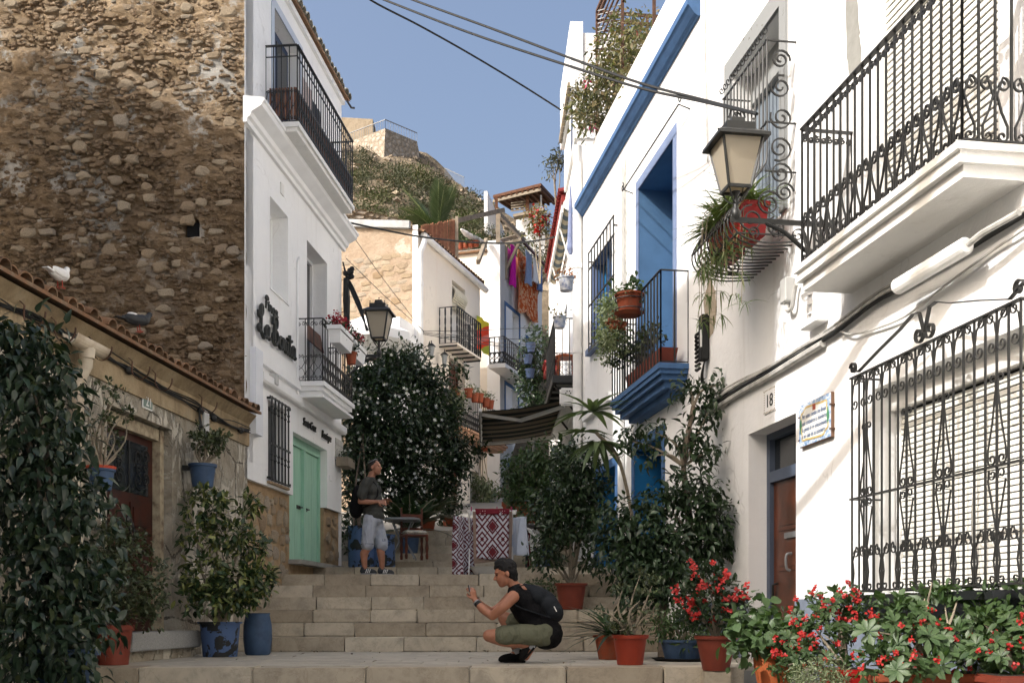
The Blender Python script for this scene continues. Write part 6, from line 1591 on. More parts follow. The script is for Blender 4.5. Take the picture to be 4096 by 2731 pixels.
for x_ in (a+0.05, b-0.05): MB().box(x_-0.03, x_+0.03, -0.22, -0.19, c, d-0.18).build('guide', M_TRIM, q)
MB().tube(cat([(a+(b-a)*0.4, -0.15, c+0.9), (a+(b-a)*0.41, -0.14, c+0.5), (a+(b-a)*0.40, -0.15, c+0.1)], 4), 0.006, 4).build('cord', M_CABLEG, q)
MB().box(a-0.1, b+0.12, -0.2, 0.30, 0.575, 0.635).build('sill', plain('black glazed sill', (0.015,0.017,0.018), 0.3, 0.2), q)

# window grille of the ground floor
gr = wthing(FR, NX, 0, 'window_grille', 'large scrolled iron grille over the ground-floor shutter, with a curled crest', 'grille')
gd = 0.25; g1_, g0_ = nx_(852, gd), nx_(1021, gd); gz0, gz1 = 0.66, 2.42
nb_ = 18; gp_ = (g1_-g0_)/nb_
bar_me = MB().box(-0.0065, 0.0065, -0.0065, 0.0065, 0, gz1-gz0).build('bar', M_IRONG, gr); bm_ = bar_me.data; bpy.data.objects.remove(bar_me)
for k in range(nb_+1): link('bar', bm_, M_IRONG, gr, loc=(g0_+k*gp_, gd, gz0))
for x_ in (g0_, g1_):
    for k in (1, 2): link('bar', bm_, M_IRONG, gr, loc=(x_, gd*k/3-0.02, gz0))
for z in (gz0+0.01, gz0+(gz1-gz0)*0.435, gz1):
    m = MB(); m.box(g0_-0.02, g1_+0.02, gd-0.016, gd+0.016, z-0.007, z+0.007); m.build('rail', M_IRONG, gr)
    for x_ in (g0_, g1_): MB().box(x_-0.01, x_+0.01, -0.01, gd, z-0.008, z+0.006).build('stay', M_IRONG, gr)
def u_mesh(paths, wdt=0.012, th=0.006, name='scroll'):
    u = MB()
    for p in paths: u.ribbon(p, wdt, th)
    me = bpy.data.meshes.new(name); me.from_pydata(u.v, [], u.f); me.materials.append(M_IRONG); return me
p2 = gp_*2; th_ = 0.26
top_u = u_mesh([[(x, 0, z) for x, _, z in spiral(s*p2*0.22, th_*0.87, p2*0.04, p2*0.17, math.pi if s > 0 else 0, -1.1*s, 14)] + [(s*p2*0.40, 0, th_*0.72), (s*p2*0.47, 0, th_*0.4)] + [(x, 0, z) for x, _, z in spiral(s*p2*0.28, th_*0.14, p2*0.20, p2*0.05, 0.3 if s > 0 else math.pi-0.3, -1.15*s, 14)] for s in (-1, 1)])
bh_ = 0.36
bot_u = u_mesh([[(x, 0, z) for x, _, z in spiral(s*p2*0.25, bh_*0.86, p2*0.04, p2*0.20, math.pi if s > 0 else 0, -1.2*s, 16)] + [(s*p2*0.44, 0, bh_*0.68), (s*p2*0.36, 0, bh_*0.4), (s*p2*0.42, 0, bh_*0.2)] + [(x, 0, z) for x, _, z in spiral(s*p2*0.30, bh_*0.09, p2*0.14, p2*0.05, 0.2 if s > 0 else math.pi-0.2, -1.0*s, 10)] for s in (-1, 1)])
for k in range(nb_//2):
    x_ = g0_+(2*k+1)*gp_
    link('scroll', top_u, None, gr, loc=(x_, gd, gz1-th_)); link('scroll', bot_u, None, gr, loc=(x_, gd, gz0+0.015))
mid_z = gz0+(gz1-gz0)*0.435; lh = 0.62
ly = u_mesh([[(x, 0, z) for x, _, z in spiral(s*0.045, lh*0.90, 0.01, 0.038, math.pi if s > 0 else 0, 1.1*s, 12)] + [(s*0.012, 0, lh*0.80), (s*0.05, 0, lh*0.45), (s*0.095, 0, lh*0.18)] + [(x, 0, z) for x, _, z in spiral(s*0.055, lh*0.075, 0.045, 0.012, 0.0 if s > 0 else math.pi, -1.2*s, 14)] for s in (-1, 1)])
ly2 = u_mesh([[(x, 0, z) for x, _, z in spiral(s*0.05, -0.05, 0.012, 0.042, 0, 1.1*s, 12)] + [(s*0.095, 0, -0.09), (s*0.05, 0, -0.26), (s*0.012, 0, -0.40)] + [(x, 0, z) for x, _, z in spiral(s*0.045, -0.45, 0.035, 0.01, 0.9, 1.1*s, 12)] for s in (-1, 1)])
for k in (2, 7, 11, 16):
    x_ = g0_+k*gp_; link('scroll', ly, None, gr, loc=(x_, gd, mid_z)); link('scroll', ly2, None, gr, loc=(x_, gd, mid_z))
gc = (g0_+g1_)/2; hw = (g1_-g0_)/2
for s in (-1, 1):
    pth = [(x, 0, z) for x, _, z in spiral(s*hw*0.98, 0.075, 0.012, 0.055, math.pi/2, -1.2*s, 14)] + [(s*hw*0.9, 0, 0.03), (s*hw*0.6, 0, 0.12), (s*hw*0.3, 0, 0.20), (s*0.16, 0, 0.26), (s*0.07, 0, 0.25)] + [(x, 0, z) for x, _, z in spiral(s*0.075, 0.09, 0.07, 0.015, math.pi if s > 0 else 0, 1.25*s, 14)]
    link('crest_scroll', u_mesh([pth], 0.03, 0.008), None, gr, loc=(gc, gd, gz1))

# big right-hand balcony
rb = wthing(FR, NX, 0, 'right_balcony', 'long scrolled iron balcony with weathered moulded slab, upper right', 'balcony')
r1_, r0_ = nx_(802, 0.46), nx_(962, 0.46)
MB().slab3([(0.52, 3.44, 3.49, 0.05), (0.49, 3.40, 3.44, 0.03), (0.50, 3.36, 3.40, 0.035), (0.45, 3.28, 3.36, 0.0)], r0_, r1_).build('slab', M_TRIMD, rb)
MB().box(r0_+0.02, r1_-0.02, 0.0, 0.47, 3.491, 3.50).build('tread', M_RUST, rb)
railing(rb, r0_, r1_, 0.46, 3.51, 4.68, M_IRONG, 0.122, 0.17, 0.44, 0.015, rail_w=0.045, scroll='lyre', thin=0.012, rib=0.014, span=2)
# ribbed hose and cable runs
hz_ = thing('ribbed_duct', 'ribbed white duct fixed under the right-hand balcony', 'duct', FR.w(FR.a(930, 0.2), 0.2, 3.0), FR.ang)
x0_, x1_ = FR.a(897, 0.2)-FR.a(930, 0.2), FR.a(967, 0.2)-FR.a(930, 0.2); n = 46
MB().tube([(x0_+(x1_-x0_)*k/n, 0, -0.02+0.0*k) for k in range(n+1)], [0.062 if k % 2 else 0.048 for k in range(n+1)], 14).build('hose', M_PIPEW, hz_, smooth=False)
MB().tube([(x1_-0.02, 0, -0.02), (x1_-0.18, 0, -0.0), (x1_-0.5, -0.05, 0.02)], 0.022, 8).build('pipe', M_CABLEG, hz_, smooth=True)
def run_on(fr, name, lab, paths, mats, d0=0.04, cat_='cables', grp=None):
    p0 = paths[0][0][0]; X, Z = fr.hit(*p0, d0); t = wthing(fr, X, Z, name, lab, cat_, group=grp)
    for (pth, r), mt in zip(paths, mats):
        pts = []
        for px, py in pth: a_, z_ = fr.hit(px, py, d0); pts.append((a_-X, d0+rnd.uniform(-0.01, 0.01), z_-Z))
        MB().tube(cat(pts, 5), r, 7).build('cable', mt, t, smooth=True)
    return t
main = [(700,412),(711,402),(739,384),(764,370),(802,347),(834,329),(874,299),(905,282),(950,256),(985,235),(1030,206)]
run_on(FR, 'facade_cables', 'whitewashed cable run sweeping up under the right-hand balcony',
       [(main, 0.022), ([(x, y+4.5) for x, y in main], 0.018), ([(x, y-3-2*math.sin(i*1.3)) for i, (x, y) in enumerate(main)], 0.012), ([(x, y+9) for x, y in main[1:5]]+[(823,343)], 0.035), ([(x, y+2+3*math.sin(i*2.1)) for i, (x, y) in enumerate(main)], 0.010), ([(840,331),(852,334),(870,330),(905,316),(940,290),(985,255),(1035,222)], 0.009)],
       [M_CABLEG, M_CABLE, M_CABLEG, M_CABLEG, M_CABLE, M_CABLEG])
t = wthing(FR, FR.a(708.5), FR.z(708.5, 338), 'cable_splice_box', 'black cable splice box with a white number strip beside the blue balcony', 'box')
link('case', bevmesh('case', 0.13, 0.1, 0.56, 0.015, 2), M_CABLE, t, loc=(0, 0.06, 0))
m = MB()
for k in range(9): m.tube([(0.07+0.03*math.sin(k), 0.07, 0.1-k*0.055), (0.11+0.02*math.cos(k*2), 0.12, 0.06-k*0.055), (0.06, 0.14, 0.02-k*0.05)], 0.02, 6)
m.build('tape', M_CABLE, t, kind='stuff')
MB().box(-0.055, -0.02, 0.1, 0.116, -0.12, 0.09).build('label', M_SWHT, t); text('15025', 'digits', M_CABLE, t, (-0.022, 0.118, -0.10), (R(90), R(-90), R(180)), 0.05, 0.001, joined=True)
for q in range(3): MB().tube(cat([(0.0, 0.05, -0.28), (0.03+0.03*q, 0.06, -0.42), (0.1+0.04*q, 0.03, -0.52)], 5), 0.009, 5).build('tail', M_CABLE, t, smooth=True)
t = wthing(FR, FR.a(792), FR.z(792, 291), 'grey_meter_box', 'small grey box with a bent pipe below the right balcony corner', 'box')
link('case', bevmesh('case', 0.14, 0.1, 0.24, 0.01), M_GREYBOX, t, loc=(0, 0.05, 0)); MB().tube(cat([(0,0.05,-0.12),(-0.03,0.06,-0.2),(-0.14,0.06,-0.2),(-0.18,0.05,-0.05),(-0.22,0.05,0.0)], 5), 0.022, 8).build('pipe', M_CABLEG, t, smooth=True)
t = wthing(FR, FR.a(820), FR.z(820, 308), 'white_junction_box', 'white junction box on the wall above the cable run', 'box')
link('case', bevmesh('case', 0.36, 0.12, 0.34, 0.01), M_TRIM, t, loc=(0, 0.06, 0))
for k in range(3): MB().lathe([(0.03,0),(0.03,0.006)], 14, (-0.06,0.0,0)).build('knockout', M_TRIM, t).location = (0, 0.12, 0.1-k*0.09)

for i, (ya, za) in enumerate(((6.0, 3.95), (6.35, 4.5))):
    a_ = FR.w(ya*1.0113, 0.02, za); b_ = Vector((-5.58, a_.y+1.85, za+4.1)); q = [a_.lerp(b_, f)+Vector((0, 0, -0.35*math.sin(math.pi*f))) for f in (0, 0.25, 0.5, 0.75, 1)]
    MB().tube(cat([v-a_ for v in q], 6), 0.06, 8).build('service_cable', M_CABLE, None, smooth=True, label=('lower' if i == 0 else 'upper')+' service cable slung over the street above the frame, shading the right wall', category='cable').location = a_
# ---- street lanterns
M_FROST = NT('frosted lantern pane'); M_FROST.bump(M_FROST.vor(160), 0.3, 0.002); M_FROST.done((0.60,0.55,0.45), 0.35, 0.4)
tr = M_FROST.n('BsdfTranslucent'); tr.inputs[0].default_value = (0.75,0.68,0.55,1); mx = M_FROST.n('MixShader'); mx.inputs[0].default_value = 0.5
M_FROST.l(M_FROST.b.outputs[0], mx.inputs[1]); M_FROST.l(tr.outputs[0], mx.inputs[2]); M_FROST.l(mx.outputs[0], M_FROST.out.inputs[0]); M_FROST = M_FROST.m
def lantern(loc, rz, s, name, lab, arm):
    t = thing(name, lab, 'street lamp', loc, rz)
    b, tp, h = 0.115*s, 0.205*s, 0.47*s
    for k in range(4):
        a = math.pi/4+k*math.pi/2; a2 = a+math.pi/2; q = math.sqrt(2)
        c = [(b*q*math.cos(a), b*q*math.sin(a), 0), (b*q*math.cos(a2), b*q*math.sin(a2), 0), (tp*q*math.cos(a2), tp*q*math.sin(a2), h), (tp*q*math.cos(a), tp*q*math.sin(a), h)]
        m = MB(); m.add(c, [(0,1,2,3)]); o = build_open(m, 'pane', M_FROST, t); o.modifiers.new('t', 'SOLIDIFY').thickness = 0.004
        MB().beam(c[0], c[3], 0.022*s, 0.022*s).build('frame_bar', M_IRON, t)
        MB().beam(c[0], c[1], 0.022*s, 0.03*s).build('frame_bar', M_IRON, t)
    def sqr(r, z): q = math.sqrt(2); return [(r*q*math.cos(math.pi/4+k*math.pi/2), r*q*math.sin(math.pi/4+k*math.pi/2), z) for k in range(4)]
    m = MB(); V = sqr(tp*1.30, h-0.01)+sqr(tp*1.28, h+0.02)+sqr(tp*0.72, h+0.09*s)+sqr(tp*0.72, h+0.16*s)+sqr(tp*0.36, h+0.18*s)+sqr(tp*0.30, h+0.24*s)
    Fq = [(0,3,2,1)]
    for r_ in range(5):
        for k in range(4): Fq.append((r_*4+k, r_*4+(k+1)%4, r_*4+4+(k+1)%4, r_*4+4+k))
    Fq.append((20,21,22,23)); m.add(V, Fq); m.build('roof', M_IRON, t)
    for x_, y_, z_ in [(0, 0, h+0.25*s)] + [(sx*tp*0.66, sy*tp*0.66, h+0.16*s) for sx in (-1, 1) for sy in (-1, 1)]: 
        m = MB(); m.tube([(x_,y_,z_),(x_,y_,z_+0.03*s)], 0.006*s, 5); m.ell((x_,y_,z_+0.035*s), 0.013*s, 0.013*s, 0.013*s, 8, 6); m.build('finial', M_IRON, t)
    m = MB(); m.lathe([(0.025*s,-0.30*s),(0.045*s,-0.27*s),(0.05*s,-0.22*s),(0.028*s,-0.19*s),(0.022*s,-0.06*s),(0.05*s,-0.02*s)], 8); m.build('stem', M_IRON, t, smooth=True)
    for k in range(4):
        a = math.pi/4+k*math.pi/2; m = MB(); m.tube(cat([(0.02*s*math.cos(a),0.02*s*math.sin(a),-0.14*s),(0.09*s*math.cos(a),0.09*s*math.sin(a),-0.10*s),(0.15*s*math.cos(a),0.15*s*math.sin(a),-0.01)], 4), 0.008*s, 5); m.build('claw', M_IRON, t)
    arm(t, s); return t
def arm_right(t, s):                       # bracket runs towards local -y (back to the wall)
    L = 1.0
    MB().beam((0, 0.05, -0.30*s), (0, -L, -0.30*s), 0.03, 0.04).build('bracket', M_IRON, t)
    m = MB(); m.tube(cat([(0,-0.28,-0.32*s),(0,-0.45,-0.40*s),(0,-0.62,-0.55*s),(0,-0.72,-0.62*s)], 5), 0.02, 7); m.tube(cat([(0,-0.72,-0.62*s),(0,-0.85,-0.60*s),(0,-L,-0.62*s)], 4), [0.03,0.04,0.045,0.05,0.045,0.04,0.04,0.045,0.05], 7); m.build('bracket', M_IRON, t)
    for y_, r_ in ((-0.16, 0.06), (-0.38, 0.07), (-0.58, 0.085), (-0.80, 0.10)):
        u = MB(); u.ribbon([(0, y_+x, -0.36*s-0.02+z*0.9) for x, _, z in spiral(0, -r_*0.5, 0.012, r_, 1.2, 1.5, 18)], 0.02, 0.007, (1,0,0)); u.build('scroll', M_IRON, t)
    MB().box(-0.05, 0.05, -L-0.02, -L+0.01, -0.75, 0.0).build('wall_plate', M_IRON, t)
Xl, _ = FR.hit(736, 200, 0.95)
lantern(FR.w(Xl, 0.95, FR.z(734, 192, 0.95)), FR.ang, 0.88, 'near_street_lantern', 'large black street lantern with frosted panes on a scrolled arm at right', arm_right)
def arm_left(t, s):
    MB().beam((0, 0.04, -0.30*s), (0, -0.62, -0.30*s), 0.035, 0.045).build('bracket', M_IRON, t)
    MB().tube(cat([(0,-0.05,-0.33*s),(0,-0.25,-0.38*s),(0,-0.5,-0.58*s),(0,-0.62,-0.66*s)], 5), 0.022, 7).build('bracket', M_IRON, t)
    for y_, r_ in ((-0.15, 0.06), (-0.32, 0.08)):
        u = MB(); u.ribbon([(0, y_+x, -0.42*s+z*0.9) for x, _, z in spiral(0, 0, 0.012, r_, 1.2, 1.5, 18)], 0.02, 0.007, (1,0,0)); u.build('scroll', M_IRON, t)
Xl, Zl = FL.hit(379, 339, 0.62)
lantern(FL.w(Xl, 0.62, Zl), FL.ang, 1.02, 'far_street_lantern', 'black street lantern beyond the flower boxes on the left', arm_left)

# ---- overhead cables
def wire(name, lab, pts, r, mat=M_CABLE, sag=0.0):
    P0 = Vector(pts[0]); t = [Vector(p)-P0 for p in pts]
    MB().tube(cat(t, 8), r, 6).build(name, mat, None, smooth=True, label=lab, category='cable').location = P0
at_ = FR.w(FR.a(757, 0.32), 0.32, FR.z(757, 114, 0.32))
wire('overhead_cable', 'lower of two thick black cables crossing the sky to the right wall', [P(330,-22,17.5), P(387,1,16.6), P(470,33,15.2), P(560,63,13.9), P(640,88,12.8), P(700,101,12.1), at_], 0.016)
wire('overhead_cable', 'upper of two thick black cables crossing the sky to the right wall', [P(350,-24,17.5), P(413,0,16.4), P(490,28,15.1), P(570,58,13.9), P(640,83,12.8), P(700,99,12.1), at_+Vector((0,0.05,0.03))], 0.016)
wire('overhead_cable', 'thinner single cable hanging lower across the sky', [P(340,-22,17.5), P(372,1,17.6), P(420,26,18.2), P(470,54,19), P(520,84,19.8), P(561,110,20.6)], 0.016)
wire('street_cable', 'black cable strung from the left cornice to the red eave', [P(347,222,20), P(380,229,20.6), P(420,236.5,21.4), P(470,242,22.3), P(510,243,23), P(540,240,23.6), P(558,236,24)], 0.019)
for i, (y0_, y1_, Y1) in enumerate(((330, 327, 24), (331, 338, 24.5), (332, 343, 24), (333, 347, 25))):
    wire('thin_wire', ['top', 'second', 'third', 'bottom'][i]+' of the thin wires running right from the cream downpipe', [P(423, y0_+1, 26.6), P(470, (y0_+y1_)/2+2, 26), P(520, y1_+1, 25), P(556, y1_, Y1)], 0.007, M_CABLE)
for i, (a_, b_) in enumerate(((258, 331), (226, 332))): wire('thin_wire', ['lower', 'upper'][i]+' slack thin wire slanting down to the cream downpipe', [P(346, a_, 20.1), P(385, a_+(b_-a_)*0.52, 23), P(424, b_, 26.6)], 0.006, M_CABLE)
t = wthing(FL, FL.a(345), FL.z(345, 275), 'lamp_wiring', 'tangle of black wiring running down to the left street lantern', 'cables')
o_ = t.location.copy(); RI = Matrix.Rotation(-FL.ang, 3, 'Z')
for k in range(4):
    pts = [RI @ (P(343+k*1.5, 262+k*6, 20)-o_), RI @ (P(348+k, 283, 19.9)-o_), RI @ (P(357+k*1.2, 305, 19.6)-o_), RI @ (P(368-k*0.5, 330, 19.2)-o_)]
    MB().tube(cat(pts, 6), 0.016, 5).build('wire', M_CABLE, t, smooth=True)
m = MB(); m.tube([RI @ (P(346,278,19.9)-o_), RI @ (P(346.5,300,19.9)-o_), RI @ (P(347,328,19.9)-o_)], [0.05,0.07,0.05], 8); m.build('sleeve', M_CABLE, t, smooth=True)
m = MB(); [m.ell(RI @ (P(349+rnd.uniform(-4,4), 271+rnd.uniform(-6,6), 19.9)-o_), 0.05, 0.05, 0.05, 7, 5) for _ in range(9)]; m.build('splice', M_CABLE, t, kind='stuff')
# ================================================================== PLANTS AND POTS
def L3(org, px, py, Y, rx, ry, rz): 
    p = P(px, py, Y) - Vector(org); return (tuple(p), rx, ry, rz)
rp = random.Random(99)
def big_from_lobes(parent, lobes, n, size, tpl, mat, seed, droop=0.6, out=0.8, shell=0.9):
    rs = np.random.default_rng(seed); p, d, _ = lobes_points(lobes, n*3, rs, shell)
    keep = np.argsort(p[:, 1] + rs.random(len(p))*0.25)[:n]; p, d = p[keep], d[keep]
    dd = d*out + rs.normal(size=(n, 3))*0.6; dd[:, 2] -= droop
    up = np.tile([0, -0.7, 0.8], (n, 1)) + rs.normal(size=(n, 3))*0.35
    big_leaves(parent, p, dd, up, size*(0.75+0.5*rs.random(n)), tpl, mat)

# --- dark ficus at far left
o_ = Vector((-3.25, 7.75, -0.186))
t = thing('ficus_tree', 'tall dark-leaved ficus filling the left edge of the view', 'tree', o_)
pot(t, 0.26, 0.42, M_POTB, n=24)
lb = [L3(o_, *a) for a in ((28,352,8.0,.33,.3,.26),(38,392,8.0,.36,.35,.32),(18,420,7.9,.4,.35,.4),(42,450,7.9,.38,.35,.36),(30,500,7.8,.45,.38,.42),(72,498,8.0,.26,.25,.24),(70,540,7.8,.36,.34,.36),(20,580,7.6,.42,.34,.4),(74,590,7.7,.30,.3,.32),(40,640,7.5,.42,.34,.36),(92,620,7.8,.16,.18,.2),(64,668,7.4,.3,.26,.25),(4,362,7.9,.3,.3,.3))]
tp_f = leaf_tpl(1, 0.48, 0.35, 0.16, 'tip')
for k, e in enumerate(lb): MB().tube(cat([(0,0,0.35),(e[0][0]*0.3, e[0][1]*0.3, 0.5+e[0][2]*0.4), e[0]], 5), [0.03*(1-0.07*i) for i in range(11)], 6).build('branch', M_BARK, t, smooth=True)
crown(t, lb, 5200, 0.088, ML_FICUS, 200, tpl=tp_f, droop=0.9, clump=5, out=0.7, shell=0.35)
big_from_lobes(t, lb, 280, 0.098, tp_f, ML_FICUS, 201, 0.9)
# --- jade bush in the brown pot
o_ = Vector((-3.80, 10.25, 0.0))
t = thing('jade_bush', 'bushy small-leaved jade plant in a brown pot before the low house door', 'plant', o_)
pot(t, 0.185, 0.38, M_TERRAD, n=28, taper=0.74, lip=0.14)
lb = [L3(o_, *a) for a in ((128,545,10.4,.2,.2,.16),(108,560,10.3,.2,.2,.2),(146,572,10.4,.2,.2,.18),(128,588,10.2,.28,.24,.2),(152,600,10.4,.16,.16,.16),(112,606,10.2,.2,.2,.14),(140,618,10.3,.16,.16,.12),(112,528,10.5,.13,.13,.12))]
branches(t, (0,0,0.34), [e[0] for e in lb], 0.022, M_STEM, 5)
crown(t, lb, 3400, 0.042, ML_JADE, 210, tpl=leaf_tpl(1, 0.62, 0.1, 0.1, 'oval'), droop=-0.1, clump=6, shell=0.45)
# --- schefflera in the splashed blue tub, and the blue jar
o_ = Vector((-3.34, 12.3, 0.0))
t = thing('schefflera_bush', 'glossy variegated umbrella bush in a paint-splashed blue tub', 'plant', o_)
s_ = NT('chipped blue tub'); n1 = s_.noise(5, 5, 0.6, None, 0.8); c_ = s_.mix(s_.ramp(n1, [(0.53, 0.0), (0.545, 1.0)]), hexc('#495f85'), (0.02, 0.022, 0.022)); M_TUB = s_.done(c_, 0.6, 0.3)
pot(t, 0.24, 0.40, M_TUB, n=28, taper=0.8, rim=True, lip=0.06)
lb = [L3(o_, *a) for a in ((206,505,12.5,.26,.24,.2),(196,532,12.4,.2,.2,.2),(248,505,12.6,.16,.16,.16),(228,535,12.4,.26,.24,.18),(250,545,12.4,.22,.2,.2),(205,575,12.3,.28,.26,.24),(240,585,12.2,.32,.28,.24),(258,580,12.3,.2,.2,.22),(225,604,12.1,.24,.24,.14),(192,598,12.2,.16,.2,.16))]
branches(t, (0,0,0.36), [e[0] for e in lb], 0.025, M_STEM, 6)
crown(t, lb, 3300, 0.085, ML_VARI, 220, tpl=leaf_tpl(1, 0.36, 0.2, 0.12, 'oval'), droop=0.15, clump=8, out=0.8, cl_r=0.5, spread=1.0, shell=0.45)
big_from_lobes(t, lb, 160, 0.10, leaf_tpl(1, 0.38, 0.2, 0.14, 'oval'), ML_VARI, 221, 0.1)
o_ = Vector((-3.04, 12.85, 0.0)); t = thing('blue_jar', 'slim blue painted jar beside the splashed tub at the foot of the steps', 'jar', o_)
MB().lathe([(0.13,0),(0.15,0.02),(0.17,0.2),(0.165,0.36),(0.14,0.48),(0.15,0.5),(0.13,0.5),(0.12,0.42)], 22).build('body', M_POTB, t, smooth=True)
# --- wall pots of the low house
X, Z = FL.hit(201, 487, 0.22); t = wthing(FL, X, Z, 'wall_pot', 'banded blue pot with a small jade tree hung on the low house wall', 'pot', d=0.24)
pot(t, 0.16, 0.27, M_POTB, n=22, rings=2); MB().box(-0.03, 0.03, -0.24, -0.1, 0.2, 0.26).build('hanger', M_IRON, t)
lb = [((rp.uniform(-.26,.26), rp.uniform(-.1,.22), rp.uniform(0.42, 0.68)), 0.13, 0.12, 0.08) for _ in range(9)]
branches(t, (0,0,0.24), [e[0] for e in lb], 0.016, M_STEM, 7); crown(t, lb, 850, 0.05, ML_JADE, 230, tpl=leaf_tpl(1, 0.5, 0.1, 0.1, 'spoon'), droop=-0.4, clump=7, cl_r=0.5)
X, Z = FL.hit(101, 490, 0.25); t = wthing(FL, X, Z, 'wall_pot', 'blue pot with an orange rim and a twiggy succulent left of the low door', 'pot', d=0.25)
pot(t, 0.13, 0.20, M_POTB, n=20); MB().lathe([(0.135,0.2),(0.14,0.225),(0.12,0.225)], 20).build('rim', plain('orange rim', hexc('#b8472a'), 0.6), t)
lb = [((rp.uniform(-.28,.2), rp.uniform(-.08,.2), rp.uniform(0.4, 1.0)), 0.07, 0.07, 0.06) for _ in range(16)]
branches(t, (0,0,0.2), [e[0] for e in lb], 0.012, M_STEM, 8, wig=0.12); crown(t, lb, 480, 0.042, ML_JADE, 231, tpl=leaf_tpl(1, 0.5, 0.1, 0.1, 'spoon'), droop=-0.4, clump=7, cl_r=0.5)
# fallen leaf litter
m = MB(); V, Fq = leaf_tpl(0.07, 0.035, 0.3, 0.2)
for _ in range(46):
    x_, y_ = rp.uniform(-3.3, 1.2), rp.choice((rp.uniform(9.9, 13.8), rp.uniform(13.5, 13.95))); a = rp.uniform(0, 6.3); s = rp.uniform(0.3, 0.9)
    m.add([(x_+s*(v[0]*math.cos(a)-v[1]*math.sin(a)), y_+s*(v[0]*math.sin(a)+v[1]*math.cos(a)), 0.022+v[2]*s) for v in V], Fq)
me = bpy.data.meshes.new('leaf_litter'); me.from_pydata(m.v, [], m.f); link('leaf_litter', me, m_leaf('dry leaf', [(0.05,0.05,0.03),(0.12,0.07,0.03)], 0.9, 0.0), kind='stuff', label='few dry leaves scattered on the terrace')

# --- jasmine over the left side of the steps
o_ = P(375, 552, 20.6); o_.z = 1.48
t = thing('jasmine_bush', 'huge dark jasmine dotted with white stars over the steps', 'bush', o_)
lb = [L3(o_, *a) for a in ((372,385,22,.6,.6,.45),(400,372,22.4,.7,.6,.45),(425,385,22.6,.6,.6,.5),(362,420,21.6,.5,.6,.6),(395,420,21.6,.9,.7,.7),(435,420,22.6,.55,.6,.6),(448,445,22.6,.36,.45,.5),(375,460,21.4,.6,.6,.6),(415,462,22,.8,.7,.6),(440,485,22.6,.35,.4,.4),(360,490,21.2,.4,.5,.6),(400,495,21.8,.7,.6,.4),(352,530,21,.3,.4,.5),(352,455,21.4,.35,.5,.6),(350,400,21.8,.3,.4,.4),(385,358,22.4,.3,.3,.22),(412,356,22.6,.25,.3,.2),(455,465,22.6,.3,.3,.4),(446,408,22.8,.35,.3,.35),(455,440,22.6,.3,.3,.3),(362,372,22.2,.3,.3,.25))]
for k in (0, 3, 4, 7):
    e = Vector(lb[k][0]); MB().tube(cat([(rp.uniform(-.4,-.1), rp.uniform(-.2,.3), 0), (rp.uniform(-.45,-.1), rp.uniform(-.2,.2), 1.3), e], 6), [0.028*(1-0.05*i) for i in range(13)], 7).build('stem', M_BARK, t, smooth=True)
rj = random.Random(12)
lb += [((e[0][0]+rj.uniform(-.9,.9), e[0][1]+rj.uniform(-.3,.3), e[0][2]+rj.uniform(-.5,.5)), .2, .2, .16) for e in lb[:10] for _ in range(2)]
crown(t, lb, 25000, 0.10, ML_DARK, 240, tpl=leaf_tpl(1, 0.42, 0.2, 0.1, 'oval'), droop=0.3, clump=7, shell=0.15)
crown(t, [(e[0], e[1]*1.2, e[2]*1.2, e[3]*1.22) for e in lb], 5200, 0.085, ML_DARK, 243, tpl=leaf_tpl(1, 0.36, 0.2, 0.1, 'oval'), droop=0.2, clump=9, shell=0.92, cl_r=2.2, name='outer_sprigs')
rs_ = np.random.default_rng(241); p_, d_, _ = lobes_points(lb[:12], 420, rs_, 0.98); k_ = p_[:, 1] < np.median(p_[:, 1]); p_, d_ = p_[k_]+d_[k_]*0.05, d_[k_]
n_ = len(p_); pos = np.repeat(p_, 5, 0); ang = np.tile(np.arange(5)*2*math.pi/5, n_)
scatter('blossom', leaf_tpl(1, 0.5, 0.0, 0.0, 'petal'), pos, np.stack([np.cos(ang), np.full(n_*5, -0.15), np.sin(ang)], 1), np.tile([0, -1.0, 0.1], (n_*5, 1)), np.full(n_*5, 0.036), ML_WHT, t, kind='stuff')
# cycads and dark shrubs beneath it
def cycad(loc, lab, n, L, seed, mat=ML_DARK, name='cycad', el0=10, el1=70, pot_=None):
    t = thing(name, lab, 'plant', loc); rr = random.Random(seed)
    if pot_: pot(t, *pot_)
    z0 = pot_[1] if pot_ else 0.2
    for i in range(n):
        az = i*2.4+rr.uniform(-.2,.2); el = R(rr.uniform(el0, el1)); p = Vector((0,0,z0)); d = Vector((math.cos(az)*math.cos(el), math.sin(az)*math.cos(el), math.sin(el))); pts = []
        for k in range(8): pts.append(p.copy()); p = p+d*L*rr.uniform(0.9, 1.1)/7; d = (d+Vector((0,0,-0.13))).normalized()
        pos, dr, up, sz = [], [], [], []
        for k in range(30):
            f = 0.08+0.9*k/29; q = f*7; a = min(int(q), 6); pt = pts[a].lerp(pts[a+1], q-a); tg = (pts[a+1]-pts[a]).normalized(); sd = tg.cross(Vector((0,0,1))).normalized()
            for sg in (-1, 1): pos.append(pt); dr.append(tg*0.5+sd*sg+Vector((0,0,0.15))); up.append(sd.cross(tg)); sz.append(L*(0.06+0.16*math.sin(math.pi*f)))
        fo = scatter('frond', leaf_tpl(1, 0.14, 0.15, 0.1, 'blade'), np.array(pos), np.array(dr), np.array(up), np.array(sz), mat, t)
        MB().tube(pts, 0.008, 4).build('rib', M_STEM, fo)
    return t
p = P(410, 520, 20.7); cycad((p.x, p.y, 1.66), 'dark cycad arching in a blue pot beneath the jasmine', 22, 0.95, 51, ML_DARK, pot_=(0.2, 0.42, M_POTB))
